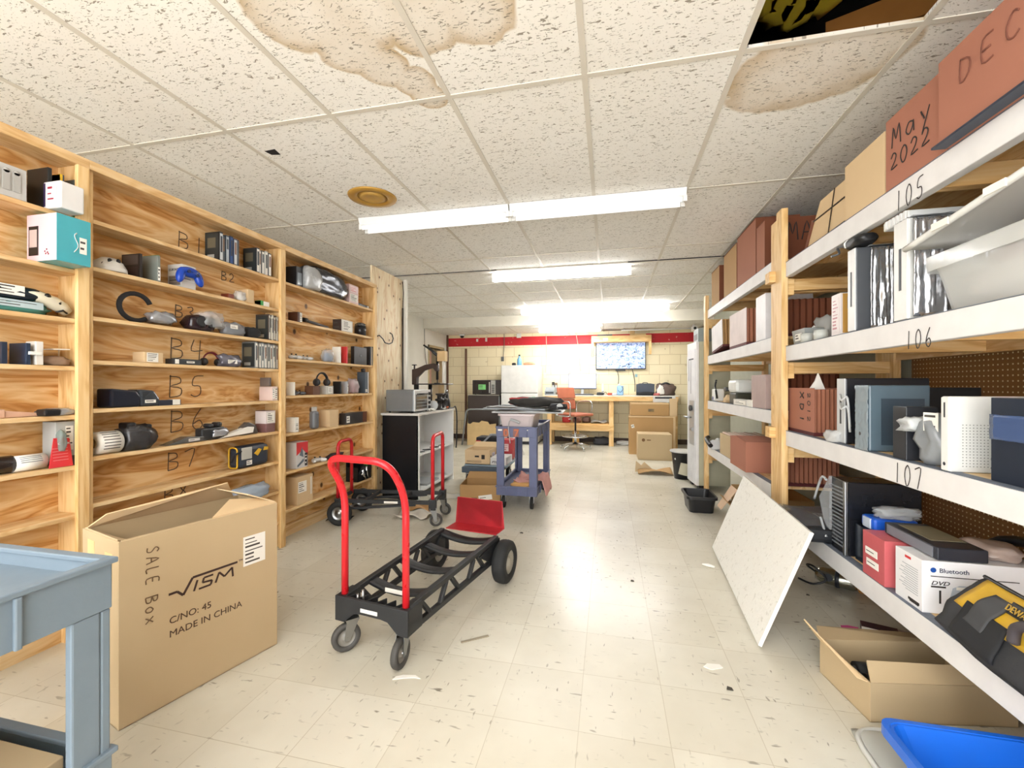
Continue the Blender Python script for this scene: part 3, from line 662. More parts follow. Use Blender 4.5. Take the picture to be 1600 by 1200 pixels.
q = SP(296, z, -.012); o = gamepad('blue game controller leaning on the white printed carton under B1', (XF+.0, near(289, XF), z+.03), PI/2+.25, .15, P('#1746B4', .3), P('#0C2050', .4)); o.rotation_euler = (PI/2-.12, 0, PI/2); o.location = (XF-.004, near(292, XF), z+.075)
o, d, w, h = LB('small_box', 'small red brown box on the shelf under B1, left of the tan box', 'box', 345, 366, 458, z, P('#7E3A26', .5), .06)
q = SP(374, z, .04); clearbag('bagged_part', 'small clear bag of white parts between the red brown and tan boxes', 'packet', q, (.06, .07, .07), 31, BAG, PAPER)
LB('carton_box', 'small tan carton on the shelf between B1 and B2, right of the clear bag', 'box', 372, 397, 451, z, CARDL, .08)
o, d, w, h = LB('small_box', 'flat white box with green stripe at the right end under B1', 'box', 398, 421, 470, z, PAPER, .05); m = M(); m.box(-d, .0005, 0, w*.3, 0, h+.0005); m.build('green_stripe', GREEN, o)
z = onshelf(1, 2)
q = SP(238, z, .05); o = thing('headset', 'black headset ring with silver wrapped cup, left on the B3 shelf', 'headset', q)
m = M(); m.tube([(0, -.085+.078*math.cos(a), .084+.07*math.sin(a)) for a in [.4+5.0*k/20 for k in range(21)]], .012, 10); m.build('headband', BLACKM, o)
m = M(); m.blob((.0, .045, .012), (.09, .13, .07), 41, .35); m.build('foil_wrap', FOIL, o)
q = SP(312, z, .05); o = thing('bagged_goggles', 'shiny black goggles in a clear bag on the B3 shelf', 'goggles', q)
m = M(); m.blob((0, -.01, 0), (.1, .16, .1), 43, .1, flat=True); m.build('goggle_body', P('#2B1E24', .12), o); m = M(); m.lathe([(.03, 0), (.034, .006), (.026, .008)], (.045, -.03, .055), 0, 16); m.lathe([(.03, 0), (.034, .006), (.026, .008)], (.045, .035, .055), 0, 16); m.build('lens_ring', BLACK, o)
m = M(); m.blob((.01, .06, .03), (.11, .15, .1), 44, .4); m.build('plastic_bag', BAG, o)
q = SP(362, z, .04); o = clearbag('bagged_part', 'grey plastic bag with a white label between goggles and black pouch on the B3 shelf', 'packet', q, (.08, .15, .085), 45, SMOKE, DARK); sticker((.042, -.05, .04), (0,1,0), (0,0,1), .055, .025, o, 2)
q = SP(392, z, .05); m = M(); m.blob(q, (.08, .1, .08), 47, .2); tag(m.build('cloth_pouch', BLACKM), 'black cloth pouch beside the game cases on the B3 shelf', 'pouch')
cases(420, 435.5, 489, z, 8, 'pale spined game case in the leaning row at the right end of the B3 shelf', 'game cases on B3', True, h=.185, cols=[P('#53463F', .3), P('#D5D2CA', .4)])
z = onshelf(1, 3)
o, d, w, h = LB('carton_box', 'small tan carton with a white address label on the B4 shelf', 'box', 207, 255, 550, z, CARDL, .08); frontlabel(o, w, h, .12, .1, .6, .85, 5)
o, d, w, h = LB('electronics_box', 'low black box with a paper slip, beside the tan carton on the B4 shelf', 'box', 258, 315, 561, z, P('#3A3E42', .35), .07); frontlabel(o, w, h, .42, .3, .3, .35, 1); m = M(); m.box(.0003, .001, 0, w*.14, h*.1, h*.9); m.build('white_end_print', PAPER, o)
o = headset('headset with a dark red band lying on the B4 shelf', (XF-.06, near(330, XF-.06), z), 0, .055, P('#6E1A22', .4), BLACK)
q = SP(358, z, .04); o = clearbag('wrapped_device', 'foil wrapped gadget with a white label on the B4 shelf', 'gadget', q, (.08, .14, .085), 51, P('#7C7A86', .2, .3, .3), None, .35); sticker((.043, -.05, .02), (0,1,0), (0,0,1), .07, .025, o, 2)
cases(399, 436, 534, z, 11, h=.182, label= 'slim pale spined game case in the long row, right on the B4 shelf', group='pale game cases on B4', pale=True, cols=[P('#8C8F8E', .4)])
z = onshelf(1, 4)
ya = near(152, XF-.1); o = thing('glasses_case', 'big navy black case lying at the left end of the B5 shelf', 'case', (XF-.01, ya, z))
m = M(); m.prism([(0, 0), (.135, 0), (.138, .055), (.12, .082), (0, .095)], -.1, 0, axis=0); m.build('case_body', P('#151C2B', .3), o, bev=.01)
m = M(); m.prism([(.138, 0), (.232, 0), (.234, .04), (.205, .083), (.132, .09)], -.095, .002, axis=0); m.build('case_flap', P('#3A3F45', .25), o, bev=.01); sticker((.003, .155, .018), (0,1,0), (0,0,1), .055, .016, o, 1)
o, d, w, h = LB('small_device', 'small flat black gadget with a white end on the B5 shelf', 'gadget', 240, 283, 625, z, P('#2A2E3C', .4), .04); m = M(); m.box(-.03, .001, w*.6, w*.95, .002, h+.001); m.build('white_end', PAPER, o)
o, d, w, h = LB('carton_box', 'long pinkish white carton at the right end of the B5 shelf, under two grey boxes', 'box', 405, 434, 604, z, P('#EBD3CB', .5), .11, XF+.0); frontlabel(o, w, h, .1, .15, .35, .7, 4); frontlabel(o, w, h, .55, .1, .35, .8, 5)
hz = h+z+.001
LB('small_box', 'dark grey box on the pinkish carton, left of two, right end of B5', 'box', 406, 424, 590, hz, P('#6B5F58', .5), .08, XF+.0)
o, d, w, h = LB('small_box', 'pale grey wrapped box on the pinkish carton, right of two, right end of B5', 'box', 424, 436, 590, hz, P('#B5B4B6', .3), .09, XF-.004); frontlabel(o, w, h, .4, .2, .5, .5, 3)
z = onshelf(1, 5)
q = SP(164, z, .055); o = thing('label_roll', 'roll of printed paper labels at the left end of the B6 shelf', 'roll of labels', q)
m = M(); m.lathe([(.022, -.05), (.055, -.05), (.055, .05), (.022, .05)], (0, 0, .055), 1, 32, closed=True); m.build('label_coil', PAPER, o); m = M()
for k in range(7):
    a = -.5+.27*k; p = Vector((.0556*math.cos(a), 0, .055+.0556*math.sin(a))); F = frame(p, (0,1,0), (-math.sin(a), 0, math.cos(a))); m.box(-.038, .034, -.002, .0025, 0, .0006, 0, F)
m.build('printed_lines', P('#6A6660', .6), o); m = M(); m.lathe([(.018, -.051), (.022, -.051), (.022, .051), (.018, .051)], (0, 0, .055), 1, 24, closed=True); m.build('core', CARD, o)
q = SP(213, z, .05); o = clearbag('wrapped_device', 'crumpled black and silver bag bulging on the B6 shelf beside the label roll', 'bagged gadget', q, (.1, .155, .14), 57, P('#4B4A4C', .22, alpha=.85, var=.3), BLACK, .35)
for bx in ((-.04, .03, -.06, -.02, .11, .145), (-.03, .03, .03, .06, .09, .13)): m = M(); m.box(*bx); m.build('gadget_corner', BLACK, o, bev=.008)
q = SP(288, z, .05); o = thing('wrapped_device', 'thin pointed silver and black packet lying on the B6 shelf', 'packet', q); m = M(); m.prism([(-.13, 0), (.03, 0), (.12, .0), (.1, .028), (.0, .036)], -.03, .03, axis=0); m.build('packet_body', P('#74726E', .22, .2, .3), o, bev=.004); sticker((.031, 0, .008), (0,1,0), (0,0,1), .07, .016, o, 1, P('#DAD8D4', .3))
q = SP(331, z, .05); o = thing('handheld_radio', 'black twin-topped gadget standing on the B6 shelf', 'gadget', q); m = M(); m.box(-.03, .03, -.09, .07, 0, .075); m.box(-.03, .03, -.04, -.01, .075, .1); m.box(-.03, .03, .02, .05, .075, .105); m.build('gadget_body', P('#2C2D2F', .3), o, bev=.01); m = M(); m.blob((.03, .03, .015), (.03, .1, .05), 60, .4); m.build('foil_corner', FOIL, o)
q = SP(373, z, .04); o = thing('paper_strip', 'white printed strip packet slanting on the B6 shelf', 'packet', q); m = M(); m.prism([(-.17, 0), (.1, .012), (.11, .05), (.06, .055), (-.1, .022)], -.02, .02, axis=0); m.build('strip_body', PAPER, o, bev=.003)
q = SP(388, z, .05); o = thing('small_device', 'dark wedge shaped gadget between the white strip and printed carton on B6', 'gadget', q); m = M(); m.prism([(-.07, 0), (.07, 0), (.05, .06), (-.01, .085), (-.06, .05)], -.03, .02, axis=0); m.build('gadget_body', P('#5A5552', .35), o, bev=.008)
o, d, w, h = LB('carton_box', 'white and maroon printed carton at the right end of the B6 shelf', 'box', 399, 430, 642, z, P('#7E5A58', .4), .09); m = M(); m.box(-d, .0008, -.0008, w+.0008, h*.4, h*.98); m.build('white_print_band', P('#E6DBD8', .4), o); frontlabel(o, w, h, .1, .45, .8, .45, 5)
z = onshelf(1, 6)
ya = near(360, XF-.08); o = thing('carry_case', 'navy zip case with yellow trim and white bagged front on the B7 shelf', 'case', (XF-.01, ya, z))
m = M(); m.box(-.09, 0, 0, .26, 0, .148); m.build('case_body', P('#2E3644', .5), o, bev=.028); m = M(); m.tube(fillet([(-.045, -.004, .008), (-.012, -.004, .008), (-.012, -.004, .142), (-.078, -.004, .142), (-.078, -.004, .008), (-.04, -.004, .008)], .025), .005, 8); m.build('yellow_trim', YEL, o)
m = M(); m.box(.001, .006, .015, .1, .06, .14); m.build('bag_front', P('#C9C8BE', .25), o, bev=.003); m = M(); m.prism([(.12, .09), (.15, .07), (.185, .11), (.16, .12)], .001, .004, axis=0); m.prism([(.2, .1), (.24, .1), (.245, .12), (.21, .125)], .001, .004, axis=0); m.build('yellow_print', YEL, o); sticker((.004, .055, .02), (0,1,0), (0,0,1), .045, .03, o, 2)
m = M(); m.tube(smooth([(.0, .02, .12), (-.0, -.03, .1), (-.03, -.035, .05)]), .006); m.build('strap', BLACKM, o)
z = onshelf(1, 7)
q = SP(388, z, .02); clearbag('plastic_bag', 'crumpled clear bluish plastic bag on the B8 shelf behind the big carton', 'plastic bag', (q[0], q[1], z), (.12, .27, .1), 66, P('#B9CBDD', .15, alpha=.75, var=.1))
# ---- far bay
z = onshelf(2, 0)
o, d, w, h = LB('electronics_box', 'black box with a clear front at the left end of the far bay top shelf', 'box', 446, 473, 414, z, P('#232428', .3), .1); m = M(); m.box(.0005, .002, w*.15, w*.85, h*.08, h*.7); m.build('clear_front', P('#9AA0A6', .15, .3), o)
q = SP(504, z, .03); o = thing('wrapped_console', 'long console wrapped in shiny black and silver film on the far bay top shelf', 'wrapped console', (q[0], q[1]+.02, z))
m = M(); m.blob((0, 0, 0), (.13, .56, .215), 71, .12, 3, sub=4); m.build('film_wrap', P('#54555A', .16, .45, .35), o); m = M(); m.blob((.03, -.2, 0), (.1, .18, .19), 72, .2, 3); m.build('white_wrap_end', P('#B9BABA', .25, .1), o)
o, d, w, h = LB('carton_box', 'pink and white printed carton right of the wrapped console, far bay top shelf', 'box', 531, 560, 443, z, P('#E9C9C6', .5), .1); frontlabel(o, w, h, .1, .1, .8, .4, 5); frontlabel(o, w, h, .1, .6, .8, .3, 3, P('#F2D9D8', .5), REDX)
q = SP(565, z, .05); o = thing('remote_control', 'flat black remote lying at the right end of the far bay top shelf', 'remote control', q); m = M(); m.box(-.025, .025, -.12, .1, 0, .03); m.build('remote_body', BLACK, o, bev=.006); sticker((.026, .06, .005), (0,1,0), (0,0,1), .03, .02, o, 1)
z = onshelf(2, 1)
o, d, w, h = LB('small_box', 'brown box with a white printed card, left end of the far bay second shelf', 'box', 450, 472, 486, z, P('#4A2A1C', .5), .09); frontlabel(o, w, h, .45, .05, .5, .9, 4)
q = SP(488, z, .05); o = thing('camera_stick', 'long silver and black folded stick on the far bay second shelf', 'stick', q); m = M(); m.cyl((0, -.1, .035), (0, .2, .012), .012); m.build('stick_tube', P('#6A6C70', .3, .5), o); m = M(); m.lathe([(.018, 0), (.018, .04)], (0, -.11, .036), 1, 14); m.build('stick_head', BLACK, o)
o, d, w, h = LB('small_box', 'white labelled box left of the round silver cup, far bay second shelf', 'box', 520, 551, 499, z, P('#E9E5DC', .5), .09); frontlabel(o, w, h, .1, .1, .8, .8, 6); sidelabel(o, d, h, 0, 0, 1, 1, 2, P('#3A2C26', .6))
q = SP(563, z, .05); o = thing('tin_cup', 'round black and silver tin at the right end of the far bay second shelf', 'tin', q); m = M(); m.lathe([(.05, 0), (.053, .02), (.052, .11), (.03, .125), (.001, .127)], (0,0,0), 2, 24); m.build('tin_body', P('#7A7B7E', .25, .7), o); m = M(); m.lathe([(.0545, .0), (.0545, .05), (.0545, .09)], (0,0,0), 2, 24); m.build('tin_band', P('#222327', .3), o)
z = onshelf(2, 2)
for px, s, l in ((459, .11, 'leftmost'), (477, .1, 'second')): gamepad('black and white game controller, %s on the far bay third shelf' % l, (XF-.05, near(px, XF-.05), z), PI/2+.3*(s*10-1), s, P('#D8D8D6', .35))
q = SP(511, z, .05); o = clearbag('bagged_part', 'blue and white figure in a clear bag on the far bay third shelf', 'packet', q, (.08, .11, .12), 81, BAG, P('#6C86A8', .4))
o, d, w, h = LB('small_box', 'narrow white box beside the blue and white bag, far bay third shelf', 'box', 519, 533, 541, z, PAPER, .08)
o, d, w, h = LB('small_box', 'small red box between the white box and black drive, far bay third shelf', 'box', 533, 542, 541, z, REDX, .06)
o, d, w, h = LB('hard_drive', 'square black device facing the room on the far bay third shelf', 'hard drive', 548, 573, 542, z, P('#17171A', .3), .04); m = M(); m.lathe([(.014, 0), (.01, .003), (.001, .003)], (.0005, w*.5, h*.5), 0, 16); m.build('round_mark', GREY, o)
o, d, w, h = LB('electronics_box', 'silver and black boxy device at the right end of the far bay third shelf', 'box', 568, 583, 541, z, P('#2A2A2D', .3), .08, XF-.004); m = M(); m.box(-d, .002, w*.2, w*.4, 0, h*.98); m.box(-d, .002, w*.65, w*.85, 0, h*.95); m.build('silver_band', CHROME, o)
z = onshelf(2, 3)
o, d, w, h = LB('small_box', 'white box at the left end of the far bay fourth shelf', 'box', 447, 459, 597, z, PAPER, .07)
o = gamepad('small dark controller beside the white box, far bay fourth shelf', (XF-.04, near(465, XF-.04), z), PI/2, .1, P('#55565A', .35))
o, d, w, h = LB('carton_box', 'brown box left of the headphones on the far bay fourth shelf', 'box', 476, 500, 603, z, P('#6A4630', .6), .08)
o, d, w, h = LB('electronics_box', 'white box with a label under the headphone band, far bay fourth shelf', 'box', 498, 521, 603, z, P('#C9C6BE', .5), .08); frontlabel(o, w, h, .2, .15, .6, .7, 3)
o = headset('black headphones standing arch up on the boxes of the far bay fourth shelf', (XF-.045, near(503, XF-.045), z+.068), 0, .075, BLACK, P('#2A2A2D', .4), .0, 1.0)
o, d, w, h = LB('small_box', 'black box right of the headphones, far bay fourth shelf', 'box', 520, 532, 596, z, BLACK, .08)
o, d, w, h = LB('small_box', 'white labelled box beside the black box, far bay fourth shelf', 'box', 531, 544, 596, z, P('#B9BABD', .4), .08); frontlabel(o, w, h, .2, .2, .6, .6, 4)
q = SP(551, z, .05); clearbag('bagged_part', 'red and white bagged part left of the blue-black bottle box, far bay fourth shelf', 'packet', q, (.08, .12, .15), 85, P('#D6C4C6', .2, alpha=.7, var=.2), REDX)
o, d, w, h = LB('boxed_bottle', 'tall blue-grey box with a white edge, right on the far bay fourth shelf', 'box', 558, 576, 581, z, P('#4A5560', .35), .09); m = M(); m.box(-d, .0008, w*.75, w+.0006, 0, h+.0006); m.build('white_edge', WHITE, o); frontlabel(o, w, h, .08, .06, .5, .12, 2); m = M(); m.box(-.06, -.02, w*.2, w*.7, h, h+.035); m.build('cap', BLACK, o, bev=.008)
z = onshelf(2, 4)
o, d, w, h = LB('small_box', 'white box with a grey label, left end of the far bay fifth shelf', 'box', 447, 467, 653, z, PAPER, .08); frontlabel(o, w, h, .15, .1, .7, .55, 4)
q = SP(491, z, .05); o = thing('packaged_tube', 'clear upright blister tube on the far bay fifth shelf', 'packet', q); m = M(); m.box(-.03, .03, -.035, .035, 0, .15); m.build('blister', P('#8F9296', .15, alpha=.7, var=.2), o, bev=.02); m = M(); m.box(-.02, .02, -.025, .025, .01, .13); m.build('contents', DARK, o, bev=.008); m = M(); m.box(-.004, .004, -.03, .03, .15, .185); m.build('hang_tab', P('#C9C8C2', .3), o)
LB('carton_box', 'plain tan carton between the blister tube and dark long box, far bay fifth shelf', 'box', 498, 529, 641, z, CARDL, .11)
o, d, w, h = LB('electronics_box', 'long low dark box at the right of the far bay fifth shelf', 'box', 530, 573, 645, z, P('#3C3836', .35), .07); frontlabel(o, w, h, .03, .15, .14, .6, 2); m = M(); m.box(.0, .001, w*.8, w, 0, h); m.build('brown_end', BROWN, o)
z = onshelf(2, 5)
o, d, w, h = LB('game_box', 'red and white game console carton, left end of the far bay sixth shelf', 'box', 446, 481, 692, z, P('#DDDAD8', .4), .1); m = M(); m.prism([(0, h), (w, h*.98), (w, h*.45), (w*.55, h*.7), (0, h*.5)], .0004, .0012, axis=0); m.build('red_print', REDX, o); m = M(); m.prism([(w*.25, h*.5), (w*.48, h*.82), (w*.6, h*.4)], .0012, .002, axis=0); m.prism([(w*.05, h*.12), (w*.6, h*.35), (w*.65, h*.25), (w*.1, h*.05)], .0012, .002, axis=0); m.build('console_print', P('#6E7A86', .4), o); frontlabel(o, w, h, .72, .05, .22, .5, 3, P('#3A3438', .5), PAPER)
gamepad('white game controller with a dark strap on the far bay sixth shelf', (XF-.05, near(496, XF-.05), z), PI/2-.3, .12, P('#E6E6E4', .3))
m = M(); m.prism([(-.05, 0), (.17, .0), (.2, .035), (.05, .045), (-.04, .02)], -.02, .02, axis=0); tag(m.build('cloth_strap', P('#342B30', .8), loc=(XF-.05, near(514, XF-.05), z), bev=.006), 'folded dark cloth strap lying right of the white controller', 'strap')
z = onshelf(2, 6)
o, d, w, h = LB('carton_box', 'tan carton with a barcode label and tape, left end of the far bay lowest shelf', 'box', 444, 489, 746, z, CARDL, .12); frontlabel(o, w, h, .05, .42, .52, .4, 5); m = M(); m.box(.0003, .001, w*.82, w*.92, h*.25, h*.9); m.build('tape_strip', P('#EFE6D8', .3), o)
q = SP(559, z, .07); o = thing('parts_bin', 'black open bin of silver tubes with a green cap, far bay lowest shelf', 'bin', q)
m = M(); m.box(-.065, .065, -.1, -.095, 0, .14); m.box(-.065, .065, .135, .14, 0, .2); m.box(-.065, -.06, -.1, .14, 0, .2); m.prism([(-.1, 0), (.14, 0), (.14, .19), (0, .17), (-.1, .07)], .06, .065, axis=0); m.box(-.065, .065, -.1, .14, 0, .005); m.build('bin_shell', BLACK, o)
for k, (a, b) in enumerate((((-.04, .11), (.0, .0)), ((-.06, .08), (.02, .005)), ((.03, .15), (.03, .005)))):
    m = M(); m.cyl((.072, a[0], a[1]), (.078, b[0]+.02, b[1]+.01), .012); m.build('silver_tube', CHROME, o)
m = M(); m.lathe([(.03, 0), (.03, .015), (.001, .018)], (.075, .035, .15), 2, 16); m.build('green_cap', GREEN, o)
# ================================================================== RIGHT HAND RACK
RX, RXB = 1.075, 1.70
NB = [1.965, 1.443, .918, .392]; FB = [2.035, 1.525, 1.03, .53]
def rack(name, label, y0, y1, zs, posts, marks):
    r = thing('storage_rack', label, 'storage rack', (RX, y0, 0)); D = RXB-RX; L = y1-y0
    for k, z in enumerate(zs):
        m = M(); m.box(0, .038, 0, L, z-.093, z-.002); b = m.build('front_beam', WPAINT, r, bev=.003)
        m = M(); m.box(D-.038, D, 0, L, z-.095, z-.02); m.build('rear_beam', PINE, r)
        m = M(); m.box(.039, D, 0, L, z-.018, z-.0); m.build('shelf_deck', PINE, r)
        m = M(); m.box(.0, .038, 0, L, z-.0015, z+.0005); m.build('edge_trim', P('#7E8796', .6, var=.3, scale=40), r)
        for e in range(1, 4):
            m = M(); m.box(.04, D-.04, e*L/4-.02, e*L/4+.02, z-.09, z-.019); m.build('joist', PINEX, r)
        if k in marks:
            s, px, py, h = marks[k]; q = onX(px, py, RX); hand(s, (-.0005, q.y-y0, q.z), (0,-1,0), (0,0,1), h, INK, b, .0022, asp=.5, gap=.5, name='marker_number')
    for (py, px_, top) in posts:
        m = M(); m.box(px_, px_+.037, py-y0, py-y0+.088, 0, top); m.build('upright_post', PINEV, r, bev=.002)
        m = M(); m.box(D-.05, D-.012, py-y0, py-y0+.088, 0, min(top, 2.2)); m.build('upright_post', PINEV, r)
        for z in zs:
            m = M(); m.box(px_+.038, px_+.075, py-y0+.012, py-y0+.087, z-.2, z-.1); m.build('cleat', PINEX, r)
            m = M(); m.box(px_+.038, D-.052, py-y0+.03, py-y0+.068, z-.17, z-.1); m.build('side_rail', PINEX, r)
    return r
nr = rack('near', 'wooden rack with white beams numbered 105, 106 and 107 on the right', .56, 2.985, NB, [(2.988, -.022, 2.305), (3.078, -.022, 2.26), (.47, -.022, 2.3)],
     {0: ('105', 1400, 332, .075), 1: ('106', 1416, 546, .066), 2: ('107', 1398, 752, .075)})
fr = rack('far', 'wooden rack with white beams beyond the post, nearer the white steel cabinet', 3.18, 5.15, FB, [(5.152, -.022, 2.2)], {})
for z in (FB[0], FB[2]): m = M(); m.box(-.06, -.0225, 2.52, 2.6, z-.17, z-.1); m.build('cleat_block', PINEX, nr, bev=.003)
def acc2(label, x0, x1, y0, y1, z, h, mat, n=8):
    o = thing('expanding_file', label, 'expanding file', (x0, y0, z+.001)); d = x1-x0; w = y1-y0
    m = M(); m.box(0, .003, 0, w, 0, h); m.box(d-.003, d, 0, w, 0, h); m.build('cover', mat, o)
    m = M(); m.prism([(.003+(d-.006)*k/(2*n), .004 if k % 2 else .022) for k in range(n*2+1)]+[(d-.003, w-.004), (.003, w-.004)], .002, h*.97); m.build('pleated_gusset', mat, o)
    m = M(); m.box(-.001, d+.001, -.001, w, 0, h*.07); m.build('binding_strip', P('#5A1E20', .7), o); return o
def rnear(px, X=RX): return onX(px, 600, X).y
def RB(name, label, cat, px0, px1, pytop, z, mats, d=.3, xf=RX+.012, lean=0, bev=.002, h=None, part='box_body', taper=1, group=None):
    """box on the right rack: px0 = far end of its aisle face, px1 = near end, pytop = top at px0"""
    y1 = rnear(px0, xf); y0 = rnear(px1, xf); z += .0008; hh = h or onX(px0, pytop, xf).z-z
    o = thing(name, label, cat, (xf, y0, z), group=group)
    m = M(); m.box(0, d, 0, y1-y0, 0, hh, taper=taper); b = m.build(part, mats, o, bev=bev)
    if lean: o.rotation_euler = (lean, 0, 0); o.location.z += max(0, -math.sin(lean)*(y1-y0)) if lean < 0 else 0
    return o, d, y1-y0, hh
def rfront(o, w, h, fx=.1, fz=.2, fw=.8, fh=.5, bars=4, bg=None, fg=None): return sticker((-.0005, w*(1-fx), h*fz), (0,-1,0), (0,0,1), w*fw, h*fh, o, bars, bg, fg)
def rside(o, d, h, fx=.1, fz=.2, fw=.8, fh=.5, bars=4, bg=None, fg=None): return sticker((d*fx, -.0005, h*fz), (1,0,0), (0,0,1), d*fw, h*fh, o, bars, bg, fg)
def accordion(label, px0, px1, pytop, z, mats, d=.14, xf=RX+.02, n=7, h=None, lean=0, panel=None, flap=False):
    """redrope expanding file: flat covers facing aisle and wall, pleated gusset on the near end"""
    y1 = rnear(px0, xf); y0 = rnear(px1, xf); z += .001; hh = h or onX(px0, pytop, xf).z-z; w = y1-y0
    o = thing('expanding_file', label, 'expanding file', (xf, y0, z))
    m = M(); m.box(0, .003, 0, w, 0, hh); m.box(d-.003, d, 0, w, 0, hh); m.build('cover', panel or mats, o)
    m = M(); P_ = []
    for k in range(n*2+1): P_.append((.003+(d-.006)*k/(2*n), .004 if k % 2 else .022))
    m.prism(P_+[(d-.003, w-.004), (.003, w-.004)], .002, hh*.97); m.build('pleated_gusset', mats, o)
    m = M(); m.box(-.001, d+.001, -.001, w, 0, hh*.07); m.build('binding_strip', P('#5A1E20', .7), o)
    if flap: m = M(); m.prism([(0, hh*.97), (d, hh*.97), (d*.8, hh*1.05), (d*.3, hh*1.07)], .02, w-.02, axis=1); m.build('flap', PAPER, o)
    if lean: o.rotation_euler = (lean, 0, 0)
    return o, d, w, hh
# ---- shelf 105 (top)
z = NB[0]
o = thing('file_box', 'dark brown file box marked MAY, just behind the post on the rack top', 'file box', (1.14, 3.2, FB[0]+.001)); m = M(); m.box(0, .4, 0, .12, 0, .285); m.build('box_body', REDD, o, bev=.002)
for k, ch in enumerate('MAY'): hand(ch, (.02+.085*k, -.001, .13), (1,0,0), (0,0,1), .12, INK, o, .004, asp=.6)
y0, y1 = rnear(1318)+.05, rnear(1246); o = thing('folded_carton', 'tan folded carton tied with string on the rack top, leaning', 'carton', (RX+.03, y0-.045, z+.001))
m = M(); m.prism([(0, 0), (y1-y0, 0), (y1-y0-.1, .14), (y1-y0-.16, .22), (.0, .22)], 0, .22, axis=0); m.build('carton_body', CARDL, o, bev=.002)
m = M(); m.bar((-.003, .0, .135), (-.003, y1-y0-.09, .135), .004, .006); m.bar((-.003, (y1-y0)*.45, .006), (-.003, (y1-y0)*.3, .22), .004); m.bar((-.003, 0, .02), (-.003, y1-y0, .012), .004, .004); m.build('string', P('#3A2A1A', .8), o)
m = M(); m.prism([(y1-y0-.0, 0), (y1-y0+.03, .0), (y1-y0-.07, .15), (y1-y0-.1, .14)], -.004, .2, axis=0); m.build('side_flap', REDD, o)
o, d, w, h = RB('carton_box', 'plain tan carton on the rack top, left of the brown May 2022 box', 'carton', 1320, 1382, 262, z, CARDL, .32, RX+.004)
o, d, w, h = RB('file_box', 'brown file box with May 2022 written on it, on the rack top', 'file box', 1384, 1480, 192, z, REDB, .34, RX+.0); hand('May', (-.001, w*.88, h*.55), (0,-1,0), (0,0,1), .075, INK, o, .003, asp=.8, gap=.3); hand('2022', (-.001, w*.9, h*.25), (0,-1,0), (0,0,1), .06, INK, o, .003, asp=.75, gap=.25)
o, d, w, h = RB('file_box', 'big red brown file box nearest the viewer on the rack top', 'file box', 1466, 1680, 100, z, REDB, .36, RX-.03)
hand('DEC 20', (-.001, w*.8, h*.55), (0,-1,0), (0,0,1), .07, P('#7A4636', .8, var=0), o, .003, asp=.8, gap=.4)
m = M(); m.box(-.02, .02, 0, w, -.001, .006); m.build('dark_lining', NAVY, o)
# ---- shelf 106
z = NB[1]
acc2('highest of three brown expanding files just behind the tall post', 1.13, 1.44, 3.19, 3.3, FB[1], .255, REDD)
o, d, w, h = RB('parts_tray', 'small grey tray with a white tag at the far end of shelf 106', 'tray', 1237, 1257, 518, z, P('#9BA09E', .4), .1, RX+.015, taper=.85); rfront(o, w, h, .3, .2, .5, .5, 2)
y = rnear(1274, RX+.1); clearbag('plastic_bag', 'clear plastic bag of small parts between grey tray and thin white box, shelf 106', 'plastic bag', (RX+.165, y, z+.001), (.12, .15, .17), 91, P('#C9CCC9', .2, alpha=.55, var=0))
for px, l in ((1262, 'farther'), (1283, 'nearer')):
    o = thing('tape_roll', 'small pale tape roll on shelf 106, the %s of the two beside the plastic bag' % l, 'tape roll', (RX+.03, rnear(px, RX+.03), z+.001)); m = M(); m.lathe([(.02, 0), (.034, 0), (.034, .05), (.02, .05)], (0,0,0), 2, 24, closed=True); m.build('roll_body', P('#C9CBC4', .25), o)
o, d, w, h = RB('small_box', 'thin white and pink printed box standing on shelf 106 beside the first console', 'box', 1299, 1313, 463, z, P('#F1E6E2', .45), .2, RX+.02); rfront(o, w, h, .15, .1, .7, .8, 9, P('#F3E9E6', .5), P('#C98A92', .5))
m = M(); m.box(.01, .19, -.0008, .001, h*.05, h*.98); m.box(.03, .17, -.0016, -.0007, h*.62, h*.9, 1); m.build('yellow_side_print', [P('#D9A452', .4), P('#3C6EA8', .4)], o)
def console(label, px0, px1, pytop, z, side, edge, d, xf, wrap=None, h=None, vents=False):
    o, d, w, h = RB('game_console', label, 'game console', px0, px1, pytop, z, side, d, xf, bev=.006, h=h, part='console_body')
    m = M(); m.box(-.0025, .012, .002, w-.002, .002, h-.002); m.build('front_panel', edge, o, bev=.002)
    m = M(); m.box(-.004, -.002, w*.42, w*.58, h*.3, h*.72); m.build('disc_slot', DARK, o)
    if vents:
        m = M()
        for k in range(9): m.box(d*.42, d*.46, -.0012, .001, h*(.2+.07*k), h*(.23+.07*k))
        m.build('side_vents', BLACK, o)
    if wrap:
        m = M(); N = 26
        def fn(u, v):
            x = d*(wrap[0]+(wrap[1]-wrap[0])*u); zz = h*(.02+.96*v)
            return (x, -.014-.012*noise.noise(Vector((u*30, v*1.6, px0)))-.006*noise.noise(Vector((u*22+v*9, v*12, 2))), zz)
        m.sheet(fn, 60, 24, th=.001); m.build('film_wrap', P('#D3D5D9', .2, .75, .2, scale=40), o)
        m = M(); m.sheet(lambda u, v: (d*(wrap[0]+(wrap[1]-wrap[0])*u), -.012+(w+.016)*v, h+.004+.006*noise.noise(Vector((u*12, v*9, 1)))), 16, 10, th=.001); m.build('film_top', P('#C3C6CA', .2, .3, .2), o)
    return o, d, w, h
console('tall console with white front edge and film wrapped side, first on shelf 106', 1325, 1337, 392, z, P('#56595E', .4), P('#E6E5E2', .35), .29, RX+.0, (.17, 1.0), h=.372)
